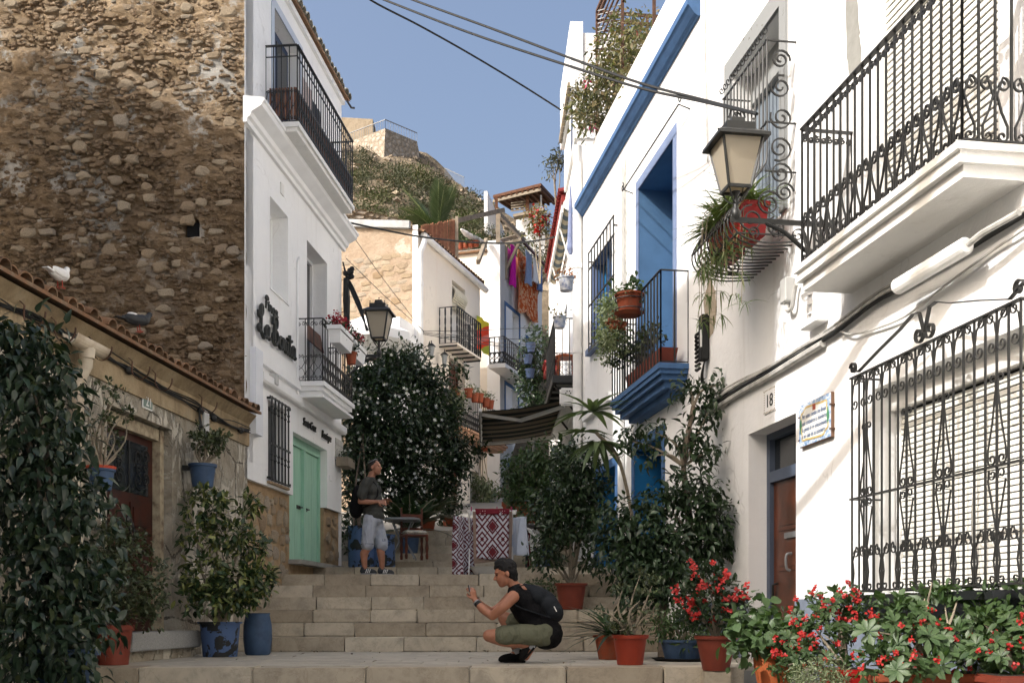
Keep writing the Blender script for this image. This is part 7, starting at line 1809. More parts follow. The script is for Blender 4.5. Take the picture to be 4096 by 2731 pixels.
p = P(428, 527, 22.2); cycad((p.x, p.y, 2.22), 'lighter feathery cycad at the top of the steps', 16, 0.8, 52, ML_MID, pot_=(0.17, 0.25, M_TERRA))
def leafy(px, py, Y, z, lab, lobes, n, size, mat, seed, pr=None, name='potted_shrub', stems=5, tpl=None, cat_='plant', droop=0.4, stem_mat=None, r0=0.02, **kw):
    p = P(px, py, Y); o = Vector((p.x, Y, z)); t = thing(name, lab, cat_, o)
    if pr: pot(t, *pr[:3], **(pr[3] if len(pr) > 3 else {}))
    lb = [L3(o, *a) for a in lobes]; z0 = pr[1]*0.9 if pr else 0
    branches(t, (0,0,z0), [e[0] for e in lb][:stems], r0, stem_mat or M_STEM, seed)
    crown(t, lb, n, size, mat, seed, tpl=tpl or leaf_tpl(1, 0.45, 0.25, 0.12, 'tip'), droop=droop, **kw); return t
leafy(450, 530, 24, 2.35, 'dark leafy shrub against the cream wall at the top of the steps', [(448,500,24,.26,.26,.3),(454,512,24,.24,.24,.3),(444,520,24,.2,.2,.25)], 900, 0.09, ML_DARK, 260, (0.18, 0.3, M_TERRA))
leafy(482, 470, 31, 5.2, 'trailing pale fern spilling from a wall pot by the orange door', [(478,482,31,.22,.2,.2),(484,496,31,.26,.2,.3),(480,508,31,.2,.2,.25),(490,490,31,.2,.2,.25)], 1500, 0.09, ML_PALE, 261, (0.2, 0.16, M_TERRA), name='trailing_fern', droop=1.4)
p = P(362, 556, 18.9); t = thing('blue_barrel', 'flaking blue barrel behind the standing man', 'barrel', (p.x, 18.9, 1.295))
MB().lathe([(0.22,0),(0.24,0.05),(0.25,0.35),(0.24,0.7),(0.26,0.74),(0.22,0.74),(0.2,0.6)], 22).build('body', M_TUB, t, smooth=True); MB().lathe([(0.2,0.62),(0.2,0.66)], 16).build('soil', M_SOIL, t)
p = P(383, 560, 18.9); t = thing('blue_barrel', 'second dark blue barrel between the standing man and the metal table', 'barrel', (p.x, 18.95, 1.295)); MB().lathe([(0.19,0),(0.21,0.05),(0.2,0.55),(0.22,0.6),(0.18,0.6),(0.17,0.5)], 20).build('body', M_TUB, t, smooth=True)

# --- right: potted ficus trees
leafy(571, 606, 15.2, 0.555, 'slender dark ficus tree in a brown pot on the right of the steps',
      [(575,462,15.3,.38,.36,.3),(590,490,15.3,.26,.3,.34),(565,495,15.2,.36,.36,.34),(582,525,15.2,.34,.34,.3),(556,530,15.1,.28,.3,.28),(590,555,15.2,.16,.2,.24),(548,555,15.0,.22,.24,.22),(545,510,15.4,.2,.2,.2)], 5200, 0.082, ML_DARK, 270, (0.225, 0.37, M_TERRAD, dict(n=28, lip=0.1)), name='ficus_tree', stems=8, cat_='tree', r0=0.022, clump=6, shell=0.35)
leafy(545, 560, 19.4, 1.295, 'lighter spreading ficus behind the drying rack', [(525,470,19.6,.45,.4,.32),(545,455,19.6,.42,.4,.3),(515,490,19.5,.3,.3,.28),(540,490,19.4,.42,.4,.32),(558,480,19.4,.3,.35,.4),(528,512,19.3,.3,.3,.26),(553,520,19.2,.28,.3,.3)], 4300, 0.085, ML_MID, 271, (0.24, 0.4, M_POTB), name='ficus_tree', stems=7, cat_='tree', r0=0.024)
leafy(545, 604, 16.2, 0.92, 'low rounded green bush behind the crouching man', [(538,588,16.2,.26,.24,.12),(550,586,16.2,.2,.2,.12),(545,594,16.1,.3,.24,.1)], 1500, 0.045, ML_MID, 272, None, name='low_bush', tpl=leaf_tpl(1,0.5,0.1,0.1), r0=0.01)
# --- climbing ficus against the right wall
o_ = P(662, 648, 12.1); o_.z = 0
t = thing('climbing_ficus', 'sprawling ficus reaching up the white wall to the cables at right', 'tree', o_)
lb = [L3(o_, *a) for a in ((690,388,12.6,.22,.2,.16),(722,384,12.7,.20,.18,.12),(708,412,12.6,.22,.2,.2),(655,432,12.6,.2,.2,.16),(628,440,12.7,.16,.16,.14),(690,440,12.5,.2,.2,.2),(704,455,12.4,.22,.2,.16),(655,455,12.5,.16,.16,.1),(690,492,12.3,.28,.24,.2),(708,520,12.3,.26,.24,.24),(655,505,12.3,.22,.2,.16),(620,528,12.3,.24,.22,.26),(648,538,12.2,.28,.26,.24),(685,548,12.2,.32,.26,.24),(630,562,12.2,.26,.24,.22),(665,575,12.1,.36,.3,.22),(718,545,12.4,.14,.16,.18),(640,590,12.0,.2,.2,.16))]
tk = [(0,0,0), (0.05,0.1,0.7), (0.35,0.25,1.4), (0.30,0.35,2.2), (0.42,0.4,2.9)]
MB().tube(cat(tk, 6), [0.05*(1-0.02*i) for i in range(25)], 8).build('trunk', M_BARK, t, smooth=True)
for e in lb:
    q = min(tk, key=lambda v: (Vector(v)-Vector(e[0])).length + (0.6 if v[2] > e[0][2] else 0)); MB().tube(cat([q, (Vector(q)+Vector(e[0]))*0.5+Vector((rp.uniform(-.08,.08),0,0.06)), e[0]], 4), [0.02,0.018,0.016,0.014,0.013,0.012,0.01,0.009,0.008], 6).build('branch', M_STEM, t, smooth=True)
lb = [(e[0], e[1]*k_, e[2]*k_, e[3]*k_) for e, k_ in zip(lb, [0.85]*8+[1.2]*12)]
crown(t, lb, 6400, 0.085, ML_DARK, 280, tpl=tp_f, droop=0.7, clump=6, out=0.8, shell=0.35)
big_from_lobes(t, lb, 260, 0.088, tp_f, m_leaf('glossy ficus leaf', [(0.05,0.085,0.045),(0.07,0.115,0.06),(0.04,0.07,0.035)], 0.3, 0.15), 281, 0.8)
# --- dracaena
o_ = P(612, 470, 13.0); t = thing('dracaena', 'long-leaved dracaena head leaning out below the blue balcony', 'plant', (o_.x, 13.0, 0))
MB().tube(cat([(0.25,0,0),(0.3,0.05,1.2),(0.1,0,2.3),(P(596,432,13)-Vector((o_.x,13.0,0)))], 6), 0.022, 7).build('stem', M_STEM, t, smooth=True)
for hx, hy, up_, n, sc_ in ((592, 412, 1, 18, 0.52), (599, 442, -0.5, 20, 0.5), (582, 432, 0.2, 10, 0.42)):
    c = P(hx, hy, 13.0) - Vector((o_.x, 13.0, 0)); ps, ds, us, ss = [], [], [], []
    for i in range(n): a = i*2.4; d = Vector((math.cos(a), math.sin(a)*0.7, rp.uniform(-0.1, 1.1)*up_+0.1)); ps.append(c); ds.append(d); us.append(Vector((0,0,1))+d*0.2); ss.append(sc_*rp.uniform(0.7, 1.15))
    big_leaves(t, ps, ds, us, ss, leaf_tpl(1, 0.17, 0.35, 0.2, 'blade'), m_leaf('dracaena leaf', [(0.07,0.11,0.045),(0.11,0.15,0.07),(0.05,0.085,0.035)], 0.4) if 'dracaena leaf' not in bpy.data.materials else bpy.data.materials['dracaena leaf'])
# --- clivia with dark strap leaves
o_ = P(612, 634, 11.6); t = thing('clivia', 'dark strap-leaved clivia in a terracotta pot behind the red pot', 'plant', (o_.x, 11.6, 0.0)); pot(t, 0.2, 0.26, M_TERRA, n=22)
ps, ds, us, ss = [], [], [], []
for i in range(46):
    a = rp.uniform(0, 6.3); d = Vector((math.cos(a)-0.25, math.sin(a)*0.8-0.2, rp.uniform(0.25, 1.5))); ps.append((rp.uniform(-.05,.05), rp.uniform(-.05,.05), 0.24)); ds.append(d); us.append(Vector((0,0,1))); ss.append(rp.uniform(0.45, 0.72))
big_leaves(t, ps, ds, us, ss, leaf_tpl(1, 0.085, 0.55, 0.15, 'blade'), ML_DARK)
# --- twiggy succulent in the red pot
leafy(630, 664, 10.3, 0.0, 'twiggy pale succulent in the round red pot near the terrace edge', [(612,618,10.3,.1,.1,.08),(622,590,10.3,.1,.1,.1),(640,600,10.3,.12,.1,.1),(652,585,10.3,.1,.1,.1),(632,625,10.3,.12,.1,.07),(598,610,10.2,.06,.06,.06),(655,612,10.3,.08,.08,.06),(640,575,10.4,.06,.06,.08),(619,630,10.2,.08,.08,.06)], 620, 0.045, ML_JADE, 290, (0.17, 0.285, plain('red-orange plastic pot', hexc('#8c321e'), 0.5, 0.15, 6, 0.1), dict(n=32, rings=7, lip=0.12)), name='twiggy_succulent', stems=9, droop=-0.5, tpl=leaf_tpl(1, 0.42, 0.1, 0.1, 'spoon'), r0=0.016, cl_r=0.6)
leafy(682, 650, 11.2, 0.0, 'trailing plant in a dark blue pot behind the red flowers', [(665,628,11.2,.16,.16,.1),(680,615,11.3,.2,.16,.12),(700,625,11.2,.16,.16,.12),(690,640,11.0,.14,.1,.08),(720,640,10.8,.12,.12,.1)], 1100, 0.055, ML_MID, 291, (0.24, 0.22, M_POTB, dict(n=24)), name='trailing_plant', droop=0.8)
MB().lathe([(0.27,-0.0),(0.32,0.03),(0.29,0.03),(0.25,0.012)], 24).build('saucer', M_DARK, bpy.data.objects['trailing_plant'])
# --- crown of thorns and its like
def red_bush(t, lobes_w, n_leaf, size, seed, mat, nflow, parts=0, fsize=0.026, stems=True, base=(0,0,0.3)):
    if stems: branches(t, base, [e[0] for e in lobes_w], 0.016, M_STEM, seed)
    tp = leaf_tpl(1, 0.40, 0.18, 0.12, 'spoon')
    crown(t, lobes_w, n_leaf, size, mat, seed, tpl=tp, droop=-0.25, clump=8, cl_r=0.35, out=0.9, spread=0.9)
    rs = np.random.default_rng(seed+5)
    if parts:
        p, d, _ = lobes_points(lobes_w, parts//8*4, rs, 0.95); k = np.argsort(p[:, 1]-p[:, 2]*0.5)[:parts//8]; p, d = p[k], d[k]; ps, ds, us, ss = [], [], [], []
        for q, dv in zip(p, d):
            ax = Vector(dv)+Vector((0,-0.5,0.8)); ax.normalize(); u = ax.orthogonal().normalized(); v = ax.cross(u); ph = rs.random()*6.3; sz = size*rs.uniform(0.9, 1.35)
            for i in range(8): a = ph+i*2*math.pi/8; ps.append(Vector(q)+ax*0.01*i*0.5); ds.append(u*math.cos(a)+v*math.sin(a)+ax*rs.uniform(0.05, 0.5)); us.append(ax); ss.append(sz*rs.uniform(0.75, 1.1))
        big_leaves(t, ps, ds, us, ss, leaf_tpl(1, 0.42, 0.2, 0.12, 'spoon'), mat)
    if nflow:
        p, d, _ = lobes_points(lobes_w, nflow*2, rs, 0.98); k = np.argsort(p[:, 1]-p[:, 2]*0.4)[:nflow]; p, d = p[k]+d[k]*0.03+np.array([0, -0.02, 0.03]), d[k]
        m = len(p); rep = 9; pos = np.repeat(p, rep, 0)+rs.normal(size=(m*rep, 3))*fsize*0.45; ang = rs.random(m*rep)*6.3
        scatter('blossom', leaf_tpl(1, 0.95, 0.1, 0.1, 'petal'), pos, np.stack([np.cos(ang), rs.normal(size=m*rep)*0.5, np.sin(ang)], 1), np.tile([0, -0.8, 0.6], (m*rep, 1))+rs.normal(size=(m*rep, 3))*0.3, np.full(m*rep, fsize), ML_RED, t, kind='stuff')
o_ = P(716, 670, 9.6); o_ = Vector((o_.x, 9.6, -0.02)); t = thing('red_geranium', 'red-flowered plant in a tapered brown pot on a stone block', 'plant', o_); pot(t, 0.188, 0.31, M_TERRAD, n=28, lip=0.1, taper=0.62)
lb = [L3(o_, *a) for a in ((708,580,9.7,.15,.15,.12),(692,595,9.6,.12,.14,.12),(728,592,9.7,.15,.15,.13),(712,605,9.5,.2,.18,.12),(738,606,9.7,.10,.1,.1),(696,618,9.6,.14,.14,.1),(726,622,9.6,.14,.14,.1),(700,570,9.8,.1,.1,.1))]
red_bush(t, lb, 2000, 0.056, 300, ML_DARK, 50, 0, 0.026, True, (0,0,0.28))
o2 = P(716, 690, 9.6); link('stone_block', bevmesh('stone_block', 0.24, 0.26, 0.16, 0.01, 2), M_STEP, None, loc=(o_.x, 9.62, -0.105), label='small pale stone block carrying the tapered brown pot', category='block')
o_ = Vector((P(774, 0, 8.6).x, 8.6, -0.16)); t = thing('urn_plant', 'pale round-leaved plant in a fluted orange urn', 'plant', o_)
n = 32; m = MB(); V = []; Fq = []; prf = [(0.09,0.0),(0.10,0.02),(0.13,0.10),(0.155,0.22),(0.16,0.30),(0.15,0.345),(0.165,0.36),(0.17,0.385),(0.15,0.385),(0.14,0.33)]
for i, (r_, z_) in enumerate(prf):
    for k in range(n): q = 1+(0.035*abs(math.cos(k*math.pi/4)) if i < 6 else 0); a = 2*math.pi*k/n; V.append((r_*q*math.cos(a), r_*q*math.sin(a), z_))
for i in range(len(prf)-1):
    for k in range(n): Fq.append((i*n+k, i*n+(k+1)%n, (i+1)*n+(k+1)%n, (i+1)*n+k))
m.add(V, Fq); m.build('urn', plain('orange terracotta', hexc('#a4562d'), 0.7, 0.15, 6, 0.15), t, smooth=True); MB().lathe([(0.15,-0.03),(0.19,0.0),(0.18,0.005),(0.1,-0.015)], 24).build('saucer', MATS['orange terracotta'], t); MB().lathe([(0.13,0.32),(0.13,0.34)], 16).build('soil', M_SOIL, t)
MB().box(-0.2, 0.2, -0.2, 0.2, -0.06, -0.031).build('slab', M_PAVE, t)
lb = [L3(o_, *a) for a in ((755,625,8.7,.13,.12,.1),(770,635,8.5,.14,.12,.1),(745,640,8.6,.10,.1,.1),(785,645,8.5,.12,.1,.08),(760,612,8.7,.1,.1,.06))]
crown(t, lb, 520, 0.08, ML_BRIGHT, 310, tpl=leaf_tpl(1, 0.72, 0.25, 0.1, 'oval'), droop=0.3, clump=6); big_from_lobes(t, lb, 70, 0.085, leaf_tpl(1, 0.72, 0.25, 0.1, 'oval'), ML_BRIGHT, 311, 0.2); branches(t, (0,0,0.34), [e[0] for e in lb], 0.01, M_STEM, 4)
def planter(px0, px1, pytop, Y, lab, mat, hgt=0.28, wd=0.34):
    a, b = P(px0, pytop, Y), P(px1, pytop, Y); L = b.x-a.x; o = Vector(((a.x+b.x)/2, Y, a.z-hgt)); t = thing('planter', lab, 'planter', o); hw = L/2; y_ = wd/2
    m = MB(); m.add([(-hw*0.88,-y_*0.8,0),(hw*0.88,-y_*0.8,0),(hw*0.88,y_*0.8,0),(-hw*0.88,y_*0.8,0),(-hw*0.96,-y_*0.95,hgt*0.8),(hw*0.96,-y_*0.95,hgt*0.8),(hw*0.96,y_*0.95,hgt*0.8),(-hw*0.96,y_*0.95,hgt*0.8)], [(0,3,2,1),(4,5,6,7),(0,1,5,4),(1,2,6,5),(2,3,7,6),(3,0,4,7)]); m.build('trough', mat, t)
    link('rim', bevmesh('rim', L, wd, hgt*0.2, 0.012, 2), mat, t, loc=(0, 0, hgt*0.9)); MB().box(-hw*0.93, hw*0.93, -y_*0.9, y_*0.9, hgt, hgt+0.004).build('soil', M_SOIL, t); return t, o
t, o_ = planter(825, 869, 668, 7.95, 'red plastic trough of small-leaved crown of thorns', plain('red plastic', hexc('#9c1a1a'), 0.4, 0.12, 5, 0.05))
lb = [L3(o_, *a) for a in ((790,640,8.1,.10,.1,.1),(808,615,8.2,.12,.12,.1),(800,655,8.0,.12,.1,.1),(825,635,8.1,.14,.14,.12),(845,600,8.3,.10,.1,.1),(852,625,8.2,.12,.12,.12),(832,660,7.95,.12,.1,.07),(785,665,8.0,.09,.09,.08),(815,592,8.3,.07,.07,.06),(865,612,8.3,.1,.1,.08),(838,612,8.2,.12,.12,.1))]
lb = [(e[0], e[1]*1.2, e[2]*1.2, e[3]*1.05) for e in lb]
red_bush(t, lb, 1500, 0.058, 320, ML_MID, 80, 240, 0.020, True, (0,0,0.28))
t, o_ = planter(868, 984, 672, 7.0, 'long terracotta trough of large-leaved crown of thorns', MATS['terracotta'], 0.3)
lb = [L3(o_, *a) for a in ((880,632,7.10,.14,.14,.1),(905,618,7.20,.14,.14,.1),(925,598,7.30,.12,.12,.09),(945,605,7.30,.12,.12,.09),(890,655,7.00,.14,.12,.08),(920,640,7.00,.16,.14,.1),(950,640,7.00,.16,.14,.1),(940,662,6.90,.14,.12,.07),(968,625,7.20,.12,.12,.1),(905,668,6.80,.1,.1,.05),(870,665,6.90,.1,.1,.06),(975,655,6.90,.12,.12,.1))]
lb = [(e[0], e[1]*1.15, e[2]*1.1, e[3]*0.9) for e in lb]+[L3(o_, *a) for a in ((932,582,7.30,.10,.1,.07),(960,590,7.30,.10,.1,.07),(890,610,7.20,.1,.1,.08))]
red_bush(t, lb, 1100, 0.082, 330, ML_BRIGHT, 40, 280, 0.018, True, (0,0,0.3))
t, o_ = planter(986, 1050, 674, 6.5, 'dark trough of crown of thorns at the bottom right corner', M_TERRAD, 0.3)
lb = [L3(o_, *a) for a in ((985,625,6.80,.1,.1,.1),(1000,605,6.90,.12,.12,.1),(1015,630,6.70,.14,.14,.12),(995,650,6.60,.12,.12,.1),(1022,605,6.90,.12,.12,.12),(1010,660,6.50,.12,.12,.1),(1035,640,6.60,.14,.14,.14))]
lb = [(e[0], e[1]*1.15, e[2]*1.15, e[3]*0.95) for e in lb]
red_bush(t, lb, 900, 0.075, 340, ML_MID, 32, 200, 0.018, True, (0,0,0.3))
o_ = Vector((P(822,0,7.75).x, 7.75, -0.18)); t = thing('spilling_herb', 'small pale-leaved herb spilling over the front of the red trough', 'plant', o_)
pot(t, 0.12, 0.16, M_TERRA, n=18); crown(t, [L3(o_, *a) for a in ((805,672,7.7,.09,.09,.06),(825,668,7.7,.1,.1,.06),(838,676,7.65,.1,.09,.05),(815,682,7.6,.09,.09,.06),(795,680,7.6,.06,.06,.05))], 1500, 0.026, ML_PALE, 350, tpl=leaf_tpl(1, 0.35, 0.1, 0.1), droop=0.1)

# --- blue balcony pots
X, Z = FR.hit(633, 303, 0.45)
t = wthing(FR, X, Z-0.12, 'ring_pot', 'round terracotta pot in an iron ring on the blue balcony rail', 'pot', d=0.5); pot(t, 0.2, 0.24, M_TERRA, n=26); MB().lathe([(0.15,-0.06),(0.21,-0.02),(0.2,-0.015),(0.13,-0.04)], 24).build('saucer', M_TERRA, t)
for z_ in (0.02, 0.16): MB().tube([(0.2*math.cos(k*math.pi/10), 0.2*math.sin(k*math.pi/10), z_) for k in range(21)], 0.009, 5).build('ring', M_IRON, t)
crown(t, [((0,0,0.3), 0.17, 0.17, 0.12)], 200, 0.07, ML_BRIGHT, 360, tpl=leaf_tpl(1, 0.6, 0.1, 0.1, 'spoon'), droop=-0.5)
X, Z = FR.hit(616, 330, 0.5)
t = wthing(FR, X, Z, 'cascading_succulent', 'pale cascading succulent hanging outside the blue balcony', 'plant', d=0.5)
lb = [((x_, y_, z_), rx, 0.16, rz) for x_, y_, z_, rx, rz in ((0.35,0,0.45,.3,.16),(0.15,0.05,0.35,.28,.2),(0.45,0,0.15,.34,.26),(0.2,0.05,0.0,.3,.26),(0.5,0,-0.15,.26,.2),(-0.1,0.02,-0.12,.2,.18),(-0.25,0.0,-0.2,.16,.12))]
crown(t, lb, 2600, 0.055, ML_PALE, 361, tpl=leaf_tpl(1, 0.5, 0.1, 0.1, 'spoon'), droop=0.4, clump=7); crown(t, [((-0.2,0,0.05), 0.16, 0.15, 0.2)], 120, 0.04, m_leaf('rust red leaf', [(0.22,0.06,0.03),(0.3,0.09,0.04)], 0.6), 362, name='blossom'); pot(t, 0.16, 0.1, M_TERRA, n=18)
X0, X1 = FR.a(668, 0.22), FR.a(632, 0.22); t = wthing(FR, (X0+X1)/2, 3.74, 'balcony_trough', 'long terracotta trough of jade on the floor of the blue balcony', 'planter', d=0.2)
hw = (X1-X0)/2; m = MB(); m.add([(-hw*0.9,-0.09,0),(hw*0.9,-0.09,0),(hw*0.9,0.09,0),(-hw*0.9,0.09,0),(-hw,-0.12,0.24),(hw,-0.12,0.24),(hw,0.12,0.24),(-hw,0.12,0.24)], [(0,3,2,1),(4,5,6,7),(0,1,5,4),(1,2,6,5),(2,3,7,6),(3,0,4,7)]); m.build('trough', M_TERRAD, t)
lb = [((x_, rp.uniform(-.05,.2), rp.uniform(0.4, 0.62)), 0.16, 0.14, 0.12) for x_ in np.linspace(-hw*0.5, hw*1.3, 8)]
branches(t, (0,0,0.22), [e[0] for e in lb], 0.018, M_BARK, 9); crown(t, lb, 800, 0.06, ML_JADE, 363, tpl=leaf_tpl(1, 0.6, 0.1, 0.1, 'spoon'), droop=-0.2, clump=6)
# --- belly grille with spider plants at the upper window
bk = wthing(FR, NX, 0, 'belly_grille', 'bulging scrolled window grille holding red troughs of spider plants', 'grille')
e1, e0 = nx_(724, 0.3), nx_(767, 0.3)
def belly(x, d0=0.30):
    return [(x, d0, 6.12), (x, d0, 5.6), (x, d0, 5.0), (x, d0+0.05, 4.84), (x, d0+0.22, 4.62), (x, d0+0.36, 4.38), (x, d0+0.30, 4.20), (x, d0+0.05, 4.12), (x, 0.0, 4.14)]
nbx = 12
for k in range(nbx+1):
    x_ = e0+(e1-e0)*k/nbx; MB().tube(cat(belly(x_), 4), 0.009, 6).build('bar', M_IRONG, bk, smooth=True)
    u = MB(); u.ribbon([(x_, 0.30+x2*0.7, 6.16+z2) for x2, _, z2 in spiral(0.04, 0.03, 0.012, 0.045, math.pi, -1.1, 12)], 0.016, 0.007, (1,0,0)); u.build('scroll', M_IRONG, bk)
for d_, z_ in ((0.30, 6.1), (0.30, 5.3), (0.36, 4.82), (0.66, 4.38), (0.60, 4.20)): MB().beam((e0-0.01, d_, z_), (e1+0.01, d_, z_), 0.02, 0.012).build('rail', M_IRONG, bk)
for x_, s in ((e0, -1), (e1, 1)):
    for z_, r_, d_ in ((4.50, 0.13, 0.28), (4.34, 0.14, 0.46), (4.80, 0.12, 0.16), (5.05, 0.13, 0.17), (5.35, 0.12, 0.15), (5.65, 0.12, 0.16), (5.92, 0.10, 0.16), (4.28, 0.10, 0.2), (4.62, 0.10, 0.12)):
        u = MB(); u.ribbon([(x_, d_+a, z_+c) for a, _, c in spiral(0, 0, 0.02, r_, z_*5, 1.8, 24)], 0.018, 0.014, (1,0,0)); u.build('scroll', M_IRONG, bk)
    for z_ in (6.1, 5.3, 4.82, 4.2): MB().beam((x_, 0, z_), (x_, 0.32 if z_ > 4.3 else 0.6, z_), 0.018, 0.012).build('stay', M_IRONG, bk)
M_REDP = plain('red plastic trough', hexc('#941c1c'), 0.45, 0.15, 5, 0.05)
for i, (f0, f1, dd, lab) in enumerate(((0.10, 0.44, 0.38, 'nearer red trough of spider plants in the belly grille'), (0.56, 0.90, 0.38, 'farther red trough of spider plants in the belly grille'))):
    xa_, xb_ = e0+(e1-e0)*f0, e0+(e1-e0)*f1; t = wthing(FR, NX+(xa_+xb_)/2, 4.24, 'red_trough', lab, 'planter', d=dd, group='red troughs in the belly grille'); hw = (xb_-xa_)/2
    m = MB(); m.add([(-hw*0.88,-0.12,0),(hw*0.88,-0.12,0),(hw*0.88,0.12,0),(-hw*0.88,0.12,0),(-hw,-0.15,0.33),(hw,-0.15,0.33),(hw,0.15,0.33),(-hw,0.15,0.33)], [(0,3,2,1),(4,5,6,7),(0,1,5,4),(1,2,6,5),(2,3,7,6),(3,0,4,7)]); m.build('trough', M_REDP, t)
    link('rim', bevmesh('rim', hw*2.06, 0.34, 0.06, 0.01, 2), M_REDP, t, loc=(0, 0, 0.31))
    rs_ = np.random.default_rng(370+i); n_ = 300; cc = np.stack([rs_.uniform(-hw, hw, n_), rs_.uniform(-0.1, 0.15, n_), np.full(n_, 0.34)], 1); dr = np.stack([rs_.normal(size=n_), rs_.normal(size=n_)+0.4, rs_.uniform(0.2, 1.6, n_)], 1)
    scatter('foliage', leaf_tpl(1, 0.07, 0.7, 0.2, 'blade'), cc, dr, np.tile([0,0,1.0], (n_, 1)), rs_.uniform(0.2, 0.42, n_), ML_SPID, t, kind='stuff')
    hang = []; dirs = []; szs = []
    for q in range(7):
        x_ = rs_.uniform(-hw*1.1, hw*1.1); y_ = rs_.uniform(0.1, 0.45); zz = 0.35; L_ = rs_.uniform(0.35, 1.15)
        MB().tube(cat([(x_*0.7, 0.1, 0.4), (x_*0.9, y_, 0.3), (x_, y_+0.03, 0.3-L_)], 5), 0.004, 4).build('runner', M_STEM, t)
        for z_ in np.linspace(0.15-L_*0.3, 0.3-L_, 3):
            for k in range(9): hang.append((x_+rs_.normal()*0.03, y_+rs_.normal()*0.03, z_)); dirs.append((rs_.normal(), rs_.normal(), rs_.normal()*0.6-0.1)); szs.append(rs_.uniform(0.09, 0.2))
    scatter('plantlet', leaf_tpl(1, 0.09, 0.7, 0.2, 'blade'), np.array(hang), np.array(dirs), np.tile([0,0,1.0], (len(hang), 1)), np.array(szs), ML_SPID, t, kind='stuff')
# --- bougainvillea on the roof
o_ = FR.w(BX+BE*0.72, -0.9, 8.2); t = thing('bougainvillea', 'straggling faded bougainvillea over the rusty roof pergola', 'plant', o_)
lb = [L3(o_, *a) for a in ((600,95,19.0,.5,.5,.45),(620,75,18.6,.5,.5,.45),(612,50,18.8,.4,.4,.4),(635,55,18.2,.4,.4,.5),(640,90,17.4,.4,.4,.4),(650,35,17.6,.4,.35,.4),(592,118,19.2,.4,.35,.35),(582,102,19.7,.25,.25,.3),(625,28,18.6,.35,.35,.35),(576,112,19.9,.14,.14,.2))]
branches(t, (0,0,0), [e[0] for e in lb], 0.03, M_STEM, 10, wig=0.3)
crown(t, lb, 4200, 0.085, ML_BOUG, 380, tpl=leaf_tpl(1, 0.42, 0.2, 0.1), clump=5, shell=0.2); crown(t, lb[:3]+lb[6:8], 1500, 0.10, ML_DRY, 381, tpl=leaf_tpl(1, 0.2, 0.1, 0.1), clump=6); crown(t, lb, 60, 0.05, ML_MAG, 382, tpl=leaf_tpl(1, 0.9, 0.1, 0.1, 'petal'), name='blossom', clump=10)
leafy(540, 250, 27, 8.8, 'red bougainvillea spray beside the red eave', [(536,216,27,.28,.25,.2),(541,224,27,.2,.2,.2),(534,232,27,.16,.16,.16)], 420, 0.10, ML_BOUG, 385, None, name='bougainvillea'); crown(bpy.data.objects['bougainvillea.001'], [((P(px, py, 27)-bpy.data.objects['bougainvillea.001'].location)[:], .16, .14, .1) for px, py in ((534,214),(543,218),(537,230))], 140, 0.07, ML_RED, 386, tpl=leaf_tpl(1, 0.9, 0.1, 0.1, 'petal'), name='blossom')
leafy(556, 185, 24.5, 9.8, 'wispy sprig of a small tree against the sky by the red eave', [(553,166,24.5,.16,.16,.12),(559,162,24.5,.18,.16,.2),(549,170,24.5,.1,.1,.08),(560,155,24.5,.12,.12,.14)], 360, 0.09, ML_DRY, 387, None, name='roof_sprig', tpl=leaf_tpl(1, 0.3, 0.2, 0.1))
# --- hanging vine with blue pots right of the blue-trim house
o_ = P(533, 430, 26.2); t = thing('pot_vine', 'tall vine with stacked dark blue pots climbing left of the dark balcony', 'plant', o_)
for i, (px, py) in enumerate(((531, 352), (528, 364), (530, 378), (540, 415))): 
    q = MB().lathe([(0.08,0),(0.12,0.2),(0.125,0.22),(0.11,0.22),(0.1,0.17)], 18); o = q.build('blue_pot', M_NAVY, t, smooth=True); o.location = P(px, py, 25.9)-o_
MB().tube([(0,0,-1.5),(0.05,0.1,1.0),(0,0,2.2)], 0.04, 7).build('pole', M_IRON, t)
crown(t, [L3(o_, *a) for a in ((536,340,26.2,.25,.25,.3),(527,355,26.2,.2,.2,.3),(536,370,26.2,.3,.3,.3),(524,380,26.1,.25,.25,.3),(533,395,26.2,.32,.3,.3),(525,410,26.2,.2,.2,.3),(541,405,26.2,.22,.2,.3),(531,425,26.2,.2,.2,.25))], 2300, 0.10, ML_DARK, 390, tpl=tp_f)
